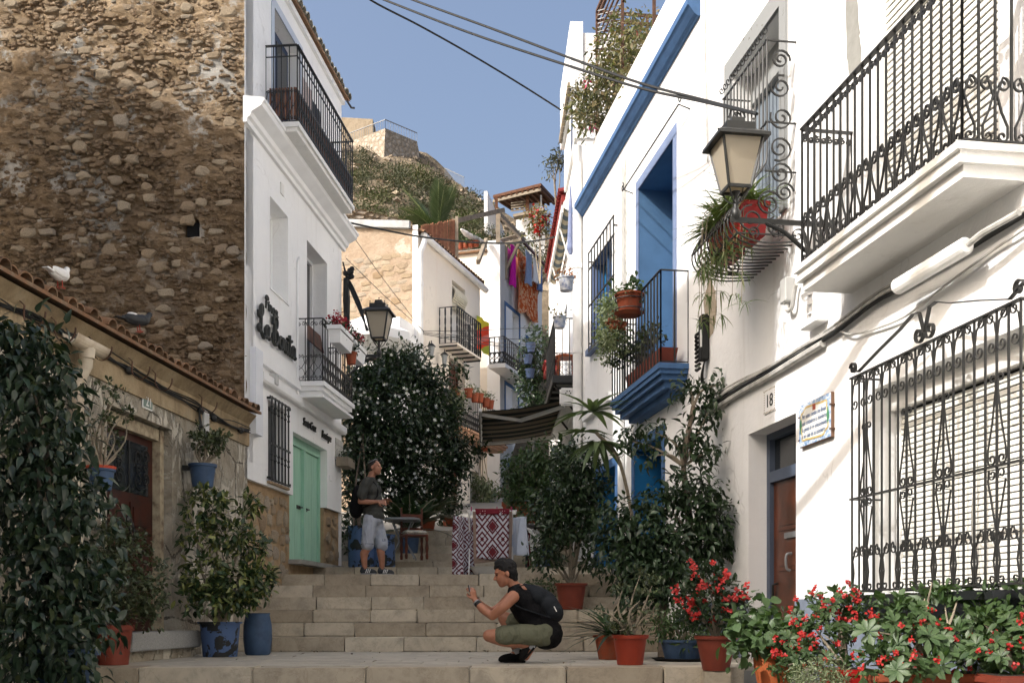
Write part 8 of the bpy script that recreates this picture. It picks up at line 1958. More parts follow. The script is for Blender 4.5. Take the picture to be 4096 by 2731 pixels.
# ================================================================== FURNITURE ON THE STEPS
def cloth_sheet(t, name, w_, h_, mat, nx_c=20, nz_c=24, amp=0.02, thick=0.006, top=0.0, seed=1, yb=0.0):
    V = []; Fq = []; rr = random.Random(seed); ph = rr.uniform(0, 6)
    for i in range(nx_c+1):
        for j in range(nz_c+1):
            f = j/nz_c; u = i/nx_c; V.append(((u-0.5)*w_*(1-0.04*f), yb+amp*math.sin(u*11+ph)*(0.2+f)+0.3*amp*math.sin(u*23+f*4), top-h_*f*(1+0.02*math.sin(u*5+ph))))
    for i in range(nx_c):
        for j in range(nz_c): a = i*(nz_c+1)+j; Fq.append((a, a+1, a+nz_c+2, a+nz_c+1))
    m2 = MB(); m2.v = V; m2.f = Fq; o = build_open(m2, name, mat, t, smooth=True); o.modifiers.new('t', 'SOLIDIFY').thickness = thick; return o
def m_diamond(name, k=1.0):
    s = NT(name); sp = s.n('SeparateXYZ'); s.l(s.co(), sp.inputs[0])
    def tri(v, f, o=0.0): return s.math('ABSOLUTE', s.math('SUBTRACT', s.math('FRACT', s.math('ADD', s.math('MULTIPLY', v, f), o)), 0.5))
    a = tri(sp.outputs[0], 3.1*k, 0.5); b = tri(sp.outputs[2], 2.5*k, 0.1)
    d = s.math('ADD', a, s.math('MULTIPLY', b, 1.0))
    st = s.ramp(s.math('FRACT', s.math('MULTIPLY', d, 4.4)), [(0.0, 0.0), (0.40, 0.0), (0.44, 1.0), (0.96, 1.0), (1.0, 0.0)])
    core = s.ramp(d, [(0.20, 1.0), (0.21, 0.0)]); diag = s.ramp(s.math('ABSOLUTE', s.math('SUBTRACT', a, b)), [(0.022, 1.0), (0.028, 0.0)])
    c = s.mix(st, hexc('#bcbcc4'), hexc('#5d2a30')); c = s.mix(st, hexc('#5d2a30'), hexc('#bcbcc4')); c = s.mix(core, c, hexc('#6d2c32')); c = s.mix(diag, c, hexc('#5d2a30'))
    return s.done(c, 0.9, 0.1)
M_DIA = m_diamond('maroon and white lattice print'); M_DIA2 = m_diamond('maroon and white lattice print, gathered', 1.4)
o_ = Vector((P(491, 0, 17.1).x, 17.1, 1.11))
t = thing('drying_rack', 'folding white drying rack standing on the landing above the crouching man', 'rack', o_)
for x_ in (-0.34, 0.34):
    for s in (-1, 1): MB().tube([(x_, -0.28*s, 0.0), (x_, 0.22*s, 0.98)], 0.012, 6).build('leg', M_PIPEW, t)
for y_ in np.linspace(-0.3, 0.3, 6): MB().tube([(-0.36, y_, 1.0), (0.40, y_, 1.0)], 0.007, 5).build('bar', M_PIPEW, t)
for x_ in (-0.36, 0.40): MB().tube([(x_, -0.34, 1.0), (x_, 0.5, 1.03)], 0.011, 6).build('side_bar', M_PIPEW, t)
for x_ in (-0.3, 0.1, 0.33): MB().box(x_-0.008, x_+0.008, -0.32, -0.30, 0.99, 1.06).build('peg', plain('peg', hexc('#a03a6a'), 0.5) if 'peg' not in MATS else MATS['peg'], t)
t2 = thing('patterned_cloth', 'white cloth with a maroon diamond lattice hung on the front of the drying rack', 'cloth', (o_.x+0.03, 16.76, 2.10)); cloth_sheet(t2, 'cloth', 0.52, 0.74, M_DIA, amp=0.012, seed=2)
s_ = NT('maroon dotted hem'); c_ = s_.ramp(s_.vor(26, None, 'F1', 0, 0.0), [(0.22, hexc('#d0b0b0')), (0.26, hexc('#6e2732'))]); M_HEM = s_.done(c_, 0.9, 0.1)
cloth_sheet(t2, 'dotted_hem', 0.54, 0.09, M_HEM, 20, 4, 0.012, 0.008, 0.035, 2, -0.012)
t2 = thing('beige_towel', 'plain beige towel hanging behind the diamond-print cloth', 'towel', (o_.x+0.03, 16.82, 2.10)); cloth_sheet(t2, 'cloth', 0.62, 0.80, plain('beige towel', hexc('#9b8577'), 0.95, 0.12, 20, 0.4, 90), seed=3)
t2 = thing('gathered_cloth', 'gathered maroon and white cloth at the left end of the drying rack', 'cloth', (o_.x-0.42, 16.92, 2.02)); o = cloth_sheet(t2, 'cloth', 0.5, 0.95, M_DIA2, amp=0.05, seed=4); o.rotation_euler = (0, 0, R(55))
t2 = thing('white_shirt', 'pale blue-white shirt hanging at the right end of the drying rack', 'laundry', (o_.x+0.42, 16.95, 2.02)); o = cloth_sheet(t2, 'cloth', 0.42, 0.6, plain('pale shirt', hexc('#b9c3d2'), 0.9, 0.1), amp=0.05, seed=5); o.rotation_euler = (0, 0, R(-50))
t2 = thing('storage_tray', 'grey plastic tray under the drying rack', 'tray', (o_.x-0.05, 16.85, 1.11)); m = MB(); m.lathe([(0.20,0),(0.26,0.1),(0.28,0.12),(0.26,0.12),(0.22,0.03)], 24, sq=5); m.build('tray', M_GREYBOX, t2)
def chair(loc, rz, lab, mat, plastic=True, name='plastic_chair'):
    t = thing(name, lab, 'chair', loc, rz)
    if plastic:
        for sx in (-1, 1):
            for sy, sp_ in ((-1, 0.02), (1, 0.05)): MB().tube([(sx*0.25, sy*0.24+sp_*sy, 0), (sx*0.22, sy*0.2, 0.42)], [0.02, 0.028], 8).build('leg', mat, t, smooth=True)
            MB().tube(cat([(sx*0.25, -0.2, 0.42), (sx*0.28, -0.2, 0.62), (sx*0.28, 0.1, 0.66), (sx*0.24, 0.24, 0.60)], 5), 0.022, 8).build('armrest', mat, t, smooth=True)
        link('seat', bevmesh('seat', 0.46, 0.44, 0.03, 0.012, 2), mat, t, loc=(0, 0, 0.425))
        for k in range(5): MB().beam((-0.16+k*0.08, 0.22, 0.45), (-0.14+k*0.07, 0.30, 0.80), 0.03, 0.012, (0,1,0)).build('slat', mat, t)
        MB().tube(cat([(-0.24,0.22,0.42),(-0.22,0.29,0.75),(-0.1,0.32,0.86),(0.1,0.32,0.86),(0.22,0.29,0.75),(0.24,0.22,0.42)], 5), 0.024, 8).build('back_frame', mat, t, smooth=True)
    return t
M_CHW = plain('greyish white plastic', (0.50,0.50,0.48), 0.5, 0.1, 5, 0.05)
p = P(523, 0, 18.4); chair((p.x, 18.5, 1.295), R(75), 'white plastic armchair right of the drying rack', M_CHW)
p = P(516, 0, 19.0); chair((p.x, 19.2, 1.295), R(95), 'dark red plastic chair behind the white one', plain('dark red plastic', hexc('#5b1e22'), 0.5, 0.15))
p = P(541, 0, 18.8); t = thing('cafe_table', 'dark tall cafe table beside the white plastic chair', 'table', (p.x, 18.9, 1.295))
link('top', bevmesh('top', 0.6, 0.6, 0.035, 0.008), M_IRON, t, loc=(0, 0, 0.74))
for sx in (-1, 1):
    for sy in (-1, 1): MB().tube([(sx*0.26, sy*0.26, 0), (sx*0.24, sy*0.24, 0.72)], 0.017, 7).build('leg', M_IRONG, t)
    MB().beam((sx*0.25, -0.25, 0.3), (sx*0.25, 0.25, 0.3), 0.02, 0.02).build('stretcher', M_IRON, t)
for i, (px, lab) in enumerate(((511, 'left of three square terracotta planters on the far ledge'), (519, 'middle of three square terracotta planters on the far ledge'), (529.5, 'right of three square terracotta planters on the far ledge'))):
    p = P(px, 0, 21.6); t = thing('square_planter', lab, 'planter', (p.x, 21.6+0.05*i, 2.30), group='square planters on the ledge')
    m = MB(); m.lathe([(0.13,0),(0.17,0.36),(0.19,0.37),(0.19,0.44),(0.16,0.44),(0.15,0.38)], 28, sq=6); m.build('pot', M_TERRA, t); crown(t, [((0,0,0.55), 0.18, 0.18, 0.14)], 160, 0.07, ML_MID, 400+i)
MB().box(P(503,0,21.4).x, P(545,0,21.4).x, 21.35, 22.0, 1.8, 2.30).build('planter_ledge', M_WHITE2, label='low whitewashed ledge under the square planters', category='ledge')
# metal table and turned wood chair under the jasmine
p = P(402, 0, 19.4); t = thing('metal_table', 'round-edged grey metal table under the jasmine', 'table', (p.x, 19.5, 1.48)); MB().lathe([(0.30,0.70),(0.32,0.71),(0.32,0.74),(0.30,0.745)], 28, sq=4).build('top', M_STEEL, t)
for a in range(4):
    an = math.pi/4+a*math.pi/2; MB().tube(cat([(0.26*math.cos(an),0.26*math.sin(an),0.7),(0.12*math.cos(an),0.12*math.sin(an),0.45),(0.10*math.cos(an),0.10*math.sin(an),0.3),(0.3*math.cos(an),0.3*math.sin(an),0.06),(0.31*math.cos(an),0.31*math.sin(an),0.0)], 5), 0.013, 7).build('leg', M_STEEL, t, smooth=True)
p = P(414, 0, 19.4); t = thing('turned_wood_chair', 'dark turned-leg wooden chair with a pale cushion by the metal table', 'chair', (p.x, 19.42, 1.48), R(20))
for sx in (-1, 1):
    for sy in (-1, 1): MB().lathe([(0.022,0),(0.03,0.06),(0.02,0.1),(0.034,0.2),(0.02,0.3),(0.03,0.36),(0.025,0.42)]+([(0.024,0.7),(0.015,0.95)] if sy > 0 else []), 8, (sx*0.19, sy*0.18, 0)).build('leg', M_WOOD, t, smooth=True)
for z_ in (0.55, 0.8): MB().beam((-0.19,0.18,z_),(0.19,0.18,z_),0.03,0.07).build('back_rail', M_WOOD, t)
link('seat', bevmesh('seat', 0.42, 0.4, 0.035, 0.008), M_WOOD, t, loc=(0,0,0.43)); link('cushion', bevmesh('cushion', 0.4, 0.38, 0.07, 0.028, 3), plain('pale patterned cushion', (0.46,0.43,0.37), 0.9, 0.4, 14, 0.2), t, loc=(0,0,0.485))
# white parasol behind the lantern
p = P(368, 318, 25); t = thing('white_parasol', 'large white parasol showing behind the left street lantern', 'parasol', (p.x, 25, 3.4)); n = 8; m = MB(); zt_ = p.z-3.4+0.1; V = [(0,0,zt_)]; Rr = 1.15
for k in range(n): a = 2*math.pi*k/n+0.3; V.append((Rr*math.cos(a), Rr*math.sin(a), zt_-0.55))
for k in range(n): a = 2*math.pi*k/n+0.3; V.append((Rr*math.cos(a), Rr*math.sin(a), zt_-0.75))
m.add(V, [(0, 1+k, 1+(k+1)%n) for k in range(n)]+[(1+k, 9+k, 9+(k+1)%n, 1+(k+1)%n) for k in range(n)]); o = build_open(m, 'canopy', M_TRIM, t); o.modifiers.new('t', 'SOLIDIFY').thickness = 0.01
MB().tube([(0,0,-1),(0,0,zt_)], 0.03, 8).build('pole', M_PIPEW, t)
for k in range(n): MB().tube([(0,0,zt_-0.75), Vector(V[1+k])*0.55+Vector((0,0,zt_))*0.45], 0.012, 5).build('strut', M_PIPEW, t)
X, Z = FL.hit(357, 364, 0.7); t = wthing(FL, X, Z, 'orange_wall_pot', 'small orange pot hanging beyond the farther flower box', 'pot', d=0.6); pot(t, 0.10, 0.2, M_TERRA, n=16); crown(t, [((0,0,0.25), 0.1, 0.1, 0.08)], 60, 0.06, ML_DARK, 420)

# ================================================================== BIRDS
def pigeon(loc, rz, mat, lab, wingmat, s=1.0, fluffed=False):
    t = thing('pigeon', lab, 'bird', loc, rz); m = MB()
    limb(m, [(-0.11,0,0.10),(-0.02,0,0.115),(0.08,0,0.135),(0.125,0,0.175)], [0.03,0.062,0.058,0.032], 12); m.ell((0.145,0,0.205), 0.032, 0.027, 0.028)
    m.add([(-0.08,-0.03,0.125),(-0.08,0.03,0.125),(-0.25,0.035,0.11),(-0.25,-0.035,0.11),(-0.08,-0.03,0.095),(-0.08,0.03,0.095),(-0.25,0.03,0.10),(-0.25,-0.03,0.10)], [(0,1,2,3),(7,6,5,4),(0,4,5,1),(1,5,6,2),(2,6,7,3),(3,7,4,0)])
    me = remesh(m, 'body', 0.007, 5); link('body', me, mat, t, smooth=False); me.polygons.foreach_set('use_smooth', [True]*len(me.polygons))
    for sy in (-1, 1):
        w_ = MB(); w_.ell((-0.045, sy*0.047, 0.120), 0.115, 0.014, 0.036, 12, 8, Matrix.Rotation(0.10, 3, 'Y') @ Matrix.Rotation(-0.18*sy, 3, 'Z').inverted()); w_.build('wing', wingmat, t, smooth=True)
        MB().tube([(0.015, sy*0.022, 0.075), (0.02, sy*0.022, 0.03), (0.025, sy*0.022, 0.004)], 0.005, 6).build('leg', plain('coral leg', hexc('#a5402f'), 0.6) if 'coral leg' not in MATS else MATS['coral leg'], t)
        f = MB()
        for a in (-0.5, 0, 0.5, math.pi): f.tube([(0.025, sy*0.022, 0.004), (0.025+0.03*math.cos(a), sy*0.022+0.03*math.sin(a), 0.003)], 0.004, 5)
        f.build('foot', MATS['coral leg'], t)
        MB().ell((0.155, sy*0.024, 0.212), 0.005, 0.004, 0.005, 8, 6).build('eye', M_DARK, t)
    MB().tube([(0.172,0,0.203),(0.195,0,0.194)], [0.008,0.002], 6).build('beak', plain('beak', (0.45,0.3,0.2), 0.5) if 'beak' not in MATS else MATS['beak'], t)
    t.scale = (s,)*3; return t
M_PW = plain('white feathers', (0.74,0.73,0.70), 0.8, 0.08, 30, 0.2, 80); M_PD = plain('dark feathers', (0.03,0.033,0.036), 0.6, 0.4, 14, 0.2, 60)
a_, _ = FL.hit(61, 299, 0.16); pigeon(FL.w(a_, 0.14, 3.40), FL.ang+math.pi, M_PW, 'white pigeon perched on the tiled eave', M_PW, 0.98)
a_, _ = FL.hit(137, 342, 0.16); pigeon(FL.w(a_, 0.16, 3.40), FL.ang+math.pi-0.6, M_PD, 'dark pigeon with a white back patch perched on the tiled eave', M_PD, 1.0)
MB().ell((-0.05, 0, 0.165), 0.06, 0.04, 0.022).build('back_patch', M_PW, bpy.data.objects['pigeon.001'], smooth=True)

# ================================================================== PEOPLE
def m_skin(name, c):
    s = NT(name); col = s.ramp(s.noise(14, 4), [(0.35, tuple(v*0.82 for v in c)), (0.65, c)]); s.bump(s.noise(120, 3), 0.08, 0.002)
    s.b.inputs['Subsurface Weight'].default_value = 0.08; s.b.inputs['Subsurface Radius'].default_value = (0.02, 0.008, 0.004); return s.done(col, 0.5, 0.4)
M_SK1 = m_skin('tanned skin', (0.36,0.165,0.10)); M_SK2 = m_skin('sunburnt skin', (0.36,0.155,0.09))
def fabric(name, c, fold=0.35, sc_=7, var=0.15):
    s = NT(name); col = s.ramp(s.noise(5, 5), [(0.3, tuple(v*(1-var) for v in c)), (0.7, c)])
    s.bump(s.math('ADD', s.math('MULTIPLY', s.noise(sc_, 3, 0.5, s.co(scale=(1, 1, 0.5)), 1.0), 1.0), s.math('MULTIPLY', s.noise(240, 2), 0.04)), fold, 0.05); return s.done(col, 0.9, 0.1)
def soft(mb, name, vox, mat, par, it=8, rough=0.0, rsc=60.0, **k):
    me = remesh(mb, name, vox, it)
    if rough:
        for v in me.vertices: v.co += v.normal*(noise.noise(v.co*rsc)*rough + noise.noise(v.co*rsc*0.4)*rough)
    o = link(name, me, mat, par, **k); me.polygons.foreach_set('use_smooth', [True]*len(me.polygons)); return o
def head(m, c, fwd, up, s=1.0):
    """skull, jaw, nose, brow, lips, ear around centre c; fwd and up are unit vectors"""
    f = Vector(fwd).normalized(); u = Vector(up); u = (u - f*u.dot(f)).normalized(); r = f.cross(u); c = Vector(c)
    rot = Matrix((f, r, u)).transposed()
    def q(a, b, d): return c + (f*a + r*b + u*d)*s
    m.ell(q(-0.012, 0, 0.035), 0.098*s, 0.076*s, 0.088*s, 16, 12, rot)
    m.ell(q(0.030, 0, -0.022), 0.066*s, 0.062*s, 0.088*s, 14, 10, rot)
    m.ell(q(0.052, 0, -0.082), 0.036*s, 0.036*s, 0.030*s, 12, 8, rot)
    limb(m, [q(0.078, 0, 0.022), q(0.098, 0, -0.004), q(0.108, 0, -0.018)], [0.012*s, 0.013*s, 0.014*s], 8, 3)
    for b in (-1, 1):
        m.ell(q(0.098, b*0.012, -0.022), 0.012*s, 0.009*s, 0.008*s, 8, 6, rot)
        limb(m, [q(0.072, b*0.045, 0.036), q(0.084, b*0.022, 0.038)], [0.010*s, 0.010*s], 7, 3)
        m.ell(q(-0.018, b*0.078, -0.005), 0.020*s, 0.009*s, 0.033*s, 10, 8, rot)
    m.ell(q(0.084, 0, -0.050), 0.010*s, 0.024*s, 0.007*s, 8, 6, rot); m.ell(q(0.082, 0, -0.060), 0.010*s, 0.021*s, 0.008*s, 8, 6, rot)
    return q, rot
def hand(m, wrist, fdir, pnorm, s=1.0, curl=(0.35, 0.35), thumb=1, spread=0.12):
    """palm, four fingers of unequal length bending at the knuckles, thumb from the side"""
    f = Vector(fdir).normalized(); n = Vector(pnorm); n = (n - f*n.dot(f)).normalized(); sd = f.cross(n); w0 = Vector(wrist)
    for k in range(4):
        o = (k-1.5)*0.021*s; a = w0 + f*0.012 + sd*o*0.6; b = w0 + f*0.088*s + sd*o; limb(m, [a, b], [0.015*s, 0.0125*s], 8, 3)
        L = (0.070, 0.082, 0.076, 0.058)[k]*s; d1 = (f*math.cos(curl[0]) + n*math.sin(curl[0]) + sd*(k-1.5)*spread).normalized(); c1 = curl[0]+curl[1]; d2 = (f*math.cos(c1) + n*math.sin(c1) + sd*(k-1.5)*spread*0.6).normalized()
        p1 = b + d1*L*0.5; limb(m, [b, p1, p1 + d2*L*0.5], [0.0105*s, 0.0098*s, 0.0080*s], 8, 3)
    a = w0 + f*0.022*s - sd*thumb*0.026*s; b = a + (f*0.6 - sd*thumb*0.7 + n*0.35).normalized()*0.042*s
    limb(m, [w0+f*0.01, a, b, b + (f*0.9 - sd*thumb*0.1 + n*0.35).normalized()*0.036*s], [0.016*s, 0.015*s, 0.0115*s, 0.0088*s], 8, 3)

# ---- standing man, turned to the right
B1 = Vector((P(375, 0, 16.95).x, 16.95, 1.11))
m1 = thing('person', 'person standing on the landing in a dark grey T-shirt and pale grey shorts', 'person', B1)
sk = MB(); nk = Vector((-0.06, 0.0, 1.55))
qf, rot1 = head(sk, (0.0, -0.01, 1.685), (1, -0.28, 0.06), (0, 0, 1), 1.02)
limb(sk, [(-0.03,0,1.63),(-0.055,0,1.56),(-0.07,0,1.48)], [0.058,0.06,0.075], 14)
limb(sk, [(-0.08,0,1.45),(-0.07,0,1.2),(-0.05,0,0.95)], [0.10,0.10,0.10], 14)
sh_n, sh_f = Vector((-0.10,-0.195,1.43)), Vector((-0.06,0.19,1.43))
limb(sk, [sh_n, (-0.165,-0.235,1.27), (-0.20,-0.225,1.13)], [0.055,0.05,0.043]); limb(sk, [(-0.20,-0.225,1.13), (-0.06,-0.22,1.125), (0.055,-0.17,1.135)], [0.043,0.042,0.03])
hand(sk, (0.06,-0.165,1.135), (1,0.25,-0.06), (0,0.9,-0.4), 1.0, (0.2, 0.25), 1, 0.22)
limb(sk, [sh_f, (-0.05,0.24,1.27), (-0.04,0.23,1.14)], [0.055,0.05,0.043]); limb(sk, [(-0.04,0.23,1.14), (0.07,0.15,1.16), (0.13,0.06,1.18)], [0.043,0.04,0.029])
hand(sk, (0.135,0.05,1.18), (0.9,-0.5,0.02), (0,-0.5,-0.8), 1.0, (0.25, 0.25), -1, 0.18)
LEG = [(-0.085, -0.10, -0.13, -0.10), (0.06, 0.09, 0.135, 0.10)]
for hx, hy, ax, ay in ((-0.05,-0.10,-0.145,-0.10), (-0.02,0.09,0.105,0.06)):
    limb(sk, [(hx, hy*0.8, 0.86), (hx*0.5+ax*0.5+0.02, (hy+ay)/2, 0.50), (ax-0.01, ay, 0.30), (ax, ay, 0.07)], [0.075, 0.062, 0.058, 0.036])
    limb(sk, [(hx*0.3+ax*0.7-0.005, ay, 0.40), (ax-0.025, ay, 0.33), (ax-0.01, ay, 0.2)], [0.05, 0.056, 0.042])
    limb(sk, [(ax, ay, 0.07), (ax+0.11, ay-0.02, 0.04)], [0.036, 0.03])
soft(sk, 'body', 0.0085, M_SK1, m1, 5)
M_HAIR1 = plain('cropped dark hair', (0.022,0.016,0.012), 0.7, 0.3, 40, 0.5, 120)
hr = MB(); hr.ell(qf(-0.026, 0, 0.046), 0.096, 0.083, 0.088, 16, 12, rot1); hr.ell(qf(-0.055, 0, -0.005), 0.060, 0.078, 0.07, 14, 10, rot1); soft(hr, 'hair', 0.008, M_HAIR1, m1, 2, rough=0.003)
for b in (-1, 1): MB().ell(qf(0.078, b*0.030, 0.014), 0.008, 0.011, 0.007, 8, 6, rot1).build('eye', M_DARK, m1)
sg_ = MB(); sg_.tube([qf(-0.07, -0.085, 0.075), qf(0.01, -0.088, 0.10), qf(0.03, -0.05, 0.13), qf(0.035, 0.05, 0.13), qf(0.01, 0.088, 0.10), qf(-0.07, 0.085, 0.075)], 0.005, 6); sg_.build('sunglasses', M_STEEL, m1)
tee = MB(); limb(tee, [(-0.065,0,1.46),(-0.065,0,1.36),(-0.045,0,1.2),(-0.035,0,1.05),(-0.03,0,0.90)], [0.10,0.150,0.155,0.150,0.155], 18)
for c, sx, sy in (((-0.04,0,1.33), 0.155, 0.20), ((-0.03,0,1.18), 0.155, 0.185), ((-0.02,0,1.02), 0.16, 0.185), ((-0.02,0,0.93), 0.17, 0.20)): tee.ell(c, sx, sy, 0.13, 18, 12)
limb(tee, [(-0.075,-0.12,1.455), sh_n, (-0.145,-0.228,1.33), (-0.175,-0.235,1.23)], [0.07,0.082,0.078,0.080], 14); limb(tee, [(-0.06,0.12,1.455), sh_f, (-0.055,0.232,1.33), (-0.05,0.238,1.24)], [0.07,0.082,0.078,0.076], 14)
M_TEE = fabric('dark grey cotton', (0.060,0.062,0.056), 0.9, 7); o = soft(tee, 'tshirt', 0.012, M_TEE, m1, 6, rough=0.010, rsc=13)
sht = MB(); sht.ell((-0.03,0,0.87), 0.160, 0.185, 0.11, 18, 12)
limb(sht, [(-0.055,-0.085,0.86), (-0.085,-0.10,0.66), (-0.105,-0.105,0.475)], [0.125,0.108,0.102], 16); limb(sht, [(-0.01,0.085,0.86), (0.05,0.085,0.66), (0.095,0.075,0.475)], [0.125,0.112,0.106], 16)
soft(sht, 'shorts', 0.012, fabric('pale grey jersey', (0.40,0.43,0.49), 0.9, 7), m1, 6, rough=0.010, rsc=14)
for x_, y_, nm in ((-0.105,-0.105,'hem'), (0.095,0.075,'hem')): MB().lathe([(0.099,0.0),(0.104,0.012)], 22, (x_, y_, 0.470)).build(nm, plain('dark hem band', (0.06,0.07,0.09), 0.9) if 'dark hem band' not in MATS else MATS['dark hem band'], m1); 
text('LEI', 'print', MATS['dark hem band'], m1, (0.118,-0.032,0.53), (R(90),0,0), 0.05, 0.001, joined=True); text('META', 'print', MATS['dark hem band'], m1, (-0.17,-0.207,0.50), (R(90), R(-90), 0), 0.045, 0.001, joined=True)
def shoe(par, heel, toe, mat, solem, zup=(0,0,1), s=1.0, stripes=None, lace=None, yoff=0):
    h, t = Vector(heel), Vector(toe); f = (t-h).normalized(); u = Vector(zup); u = (u-f*u.dot(f)).normalized(); sd = f.cross(u); L = (t-h).length
    m = MB(); limb(m, [h+f*0.045+u*0.055, h+f*L*0.45+u*0.058, h+f*L*0.75+u*0.044, t-f*0.04+u*0.034], [0.044,0.043,0.042,0.034], 12); limb(m, [h+f*0.035+u*0.06, h+f*0.05+u*0.095], [0.042,0.043], 12); o = soft(m, 'shoe', 0.008, mat, par, 5)
    sole = MB(); n = 18; V = []
    for zz, k in ((0.0, 0.96), (0.022, 1.0)):
        for i in range(n): a = 2*math.pi*i/n; e = 0.5+0.5*math.cos(a); V.append(h + f*(L/2+math.cos(a)*L/2*k) + sd*(math.sin(a)*(0.044+0.008*e)*k) + u*(zz+(0.02*max(0, e-0.8)*5 if zz == 0 else 0)))
    sole.add(V, [tuple(range(n-1,-1,-1)), tuple(range(n, 2*n))]+[(i, (i+1)%n, n+(i+1)%n, n+i) for i in range(n)]); sole.build('sole', solem, o)
    if stripes:
        for k in range(3): a = h+f*(L*0.40+k*0.026)+u*0.085-sd*-0.0; q = MB(); pts = [h+f*(L*0.36+k*0.028)+u*0.028, h+f*(L*0.43+k*0.028)+u*0.088]; q.beam(pts[0]+sd*stripes*0.046, pts[1]+sd*stripes*0.036, 0.010, 0.006, sd); q.build('stripe', M_SWHT, o)
    if lace:
        q = MB()
        for k in range(4): c = h+f*(L*0.40+0.028*k)+u*(0.105-0.012*k); q.tube([c-sd*0.022, c+u*0.006, c+sd*0.022], 0.004, 5)
        q.build('laces', lace, o, kind='stuff')
M_SHG2 = fabric('grey suede', (0.055,0.058,0.062), 0.2, 20); M_SOLE = plain('pale sole', (0.30,0.31,0.32), 0.7)
shoe(m1, (-0.22,-0.09,0.0), (0.055,-0.13,0.0), M_SHG2, M_SOLE, stripes=1, lace=M_SHG2); shoe(m1, (0.035,0.07,0.0), (0.31,0.02,0.0), M_SHG2, M_SOLE, stripes=1, lace=M_SHG2)
M_BLK = fabric('black nylon', (0.010,0.010,0.011), 0.3, 9)
bp = thing('black_backpack', 'black backpack worn by the standing person', 'backpack', B1+Vector((-0.28,0.02,1.15)))
q = MB(); q.ell((0,0,0.02), 0.10, 0.15, 0.25, 16, 12); q.ell((-0.02,0,-0.1), 0.11, 0.15, 0.16, 16, 12); soft(q, 'bag', 0.014, M_BLK, bp, 6)
for sy in (-1, 1):
    y_ = sy*0.135; MB().ribbon(cat([(0.06,y_*0.7,0.24),(0.17,y_,0.335),(0.275,y_,0.295),(0.335,y_,0.20),(0.335,y_*1.25,0.08),(0.22,y_*1.45,-0.06),(0.04,y_*0.9,-0.12)], 6), 0.045, 0.012, (0,1,0)).build('strap', M_BLK, bp)

# ---- crouching man photographing, turned to the left
B2 = Vector((P(533.7, 0, 10.62).x, 10.62, 0.0))
m2_ = thing('person', 'person crouching at the terrace edge in a black vest and olive shorts, photographing', 'person', B2)
def c2(f, y, z): return (-f, y, z)
sk = MB(); qf, rot2 = head(sk, c2(0.285, -0.02, 0.875), (-1, -0.10, -0.30), (-0.25, 0, 1), 1.04)
limb(sk, [c2(0.235,-0.01,0.83), c2(0.20,0,0.775), c2(0.16,0,0.71)], [0.056,0.058,0.08], 14)
limb(sk, [c2(0.14,0,0.68), c2(0.04,0,0.52), c2(-0.08,0,0.33)], [0.11,0.12,0.12], 14)
s1, s2 = Vector(c2(0.20,-0.20,0.655)), Vector(c2(0.22,0.19,0.665))
limb(sk, [s1, c2(0.31,-0.235,0.545), c2(0.405,-0.20,0.465)], [0.062,0.052,0.043]); limb(sk, [c2(0.405,-0.20,0.465), c2(0.50,-0.135,0.535), c2(0.575,-0.085,0.615)], [0.043,0.043,0.028])
limb(sk, [s2, c2(0.33,0.21,0.56), c2(0.42,0.15,0.505)], [0.06,0.05,0.043]); limb(sk, [c2(0.42,0.15,0.505), c2(0.51,0.08,0.565), c2(0.575,0.03,0.63)], [0.043,0.041,0.028])
hand(sk, c2(0.578,-0.08,0.618), c2(0.28,0.12,0.95), c2(0.75,0.65,-0.1), 0.98, (0.55, 0.95), -1, 0.05)
hand(sk, c2(0.578,0.028,0.632), c2(0.28,-0.1,0.95), c2(0.75,-0.65,-0.1), 0.98, (0.5, 0.9), 1, 0.05)
HIPN, HIPF = Vector(c2(-0.08,-0.10,0.29)), Vector(c2(-0.06,0.10,0.30))
KN, KF = Vector(c2(0.44,-0.155,0.275)), Vector(c2(0.30,0.17,0.455)); AN, AF = Vector(c2(0.015,-0.10,0.165)), Vector(c2(0.165,0.13,0.105))
limb(sk, [HIPN, HIPN.lerp(KN, 0.5)+Vector((0,0,0.01)), KN], [0.095,0.082,0.062]); limb(sk, [KN, KN.lerp(AN, 0.35)+Vector((0,0,-0.012)), KN.lerp(AN, 0.7), AN], [0.062,0.060,0.046,0.036])
limb(sk, [HIPF, HIPF.lerp(KF, 0.5), KF], [0.095,0.082,0.062]); limb(sk, [KF, KF.lerp(AF, 0.35)+Vector((0.012,0,0)), KF.lerp(AF, 0.7), AF], [0.062,0.060,0.046,0.036])
limb(sk, [AN, c2(0.075,-0.10,0.06)], [0.036,0.03]); limb(sk, [AF, c2(0.26,0.12,0.04)], [0.036,0.03])
soft(sk, 'body', 0.0078, M_SK2, m2_, 5)
M_HAIR2 = plain('black hair', (0.005,0.0045,0.0045), 0.75, 0.3, 40, 0.6, 110, 0.01)
hr = MB(); hr.ell(qf(-0.030, 0, 0.055), 0.108, 0.090, 0.092, 16, 12, rot2); hr.ell(qf(-0.062, 0, 0.0), 0.064, 0.082, 0.085, 14, 10, rot2); hr.ell(qf(0.030, 0, 0.088), 0.055, 0.066, 0.034, 14, 10, rot2); hr.ell(qf(0.0, 0, 0.115), 0.075, 0.06, 0.045, 12, 9, rot2); hr.ell(qf(-0.075, 0, -0.06), 0.035, 0.06, 0.04, 12, 9, rot2); soft(hr, 'hair', 0.007, M_HAIR2, m2_, 2, rough=0.007, rsc=45)
for b in (-1, 1): MB().ell(qf(0.078, b*0.030, 0.014), 0.008, 0.011, 0.006, 8, 6, rot2).build('eye', M_DARK, m2_)
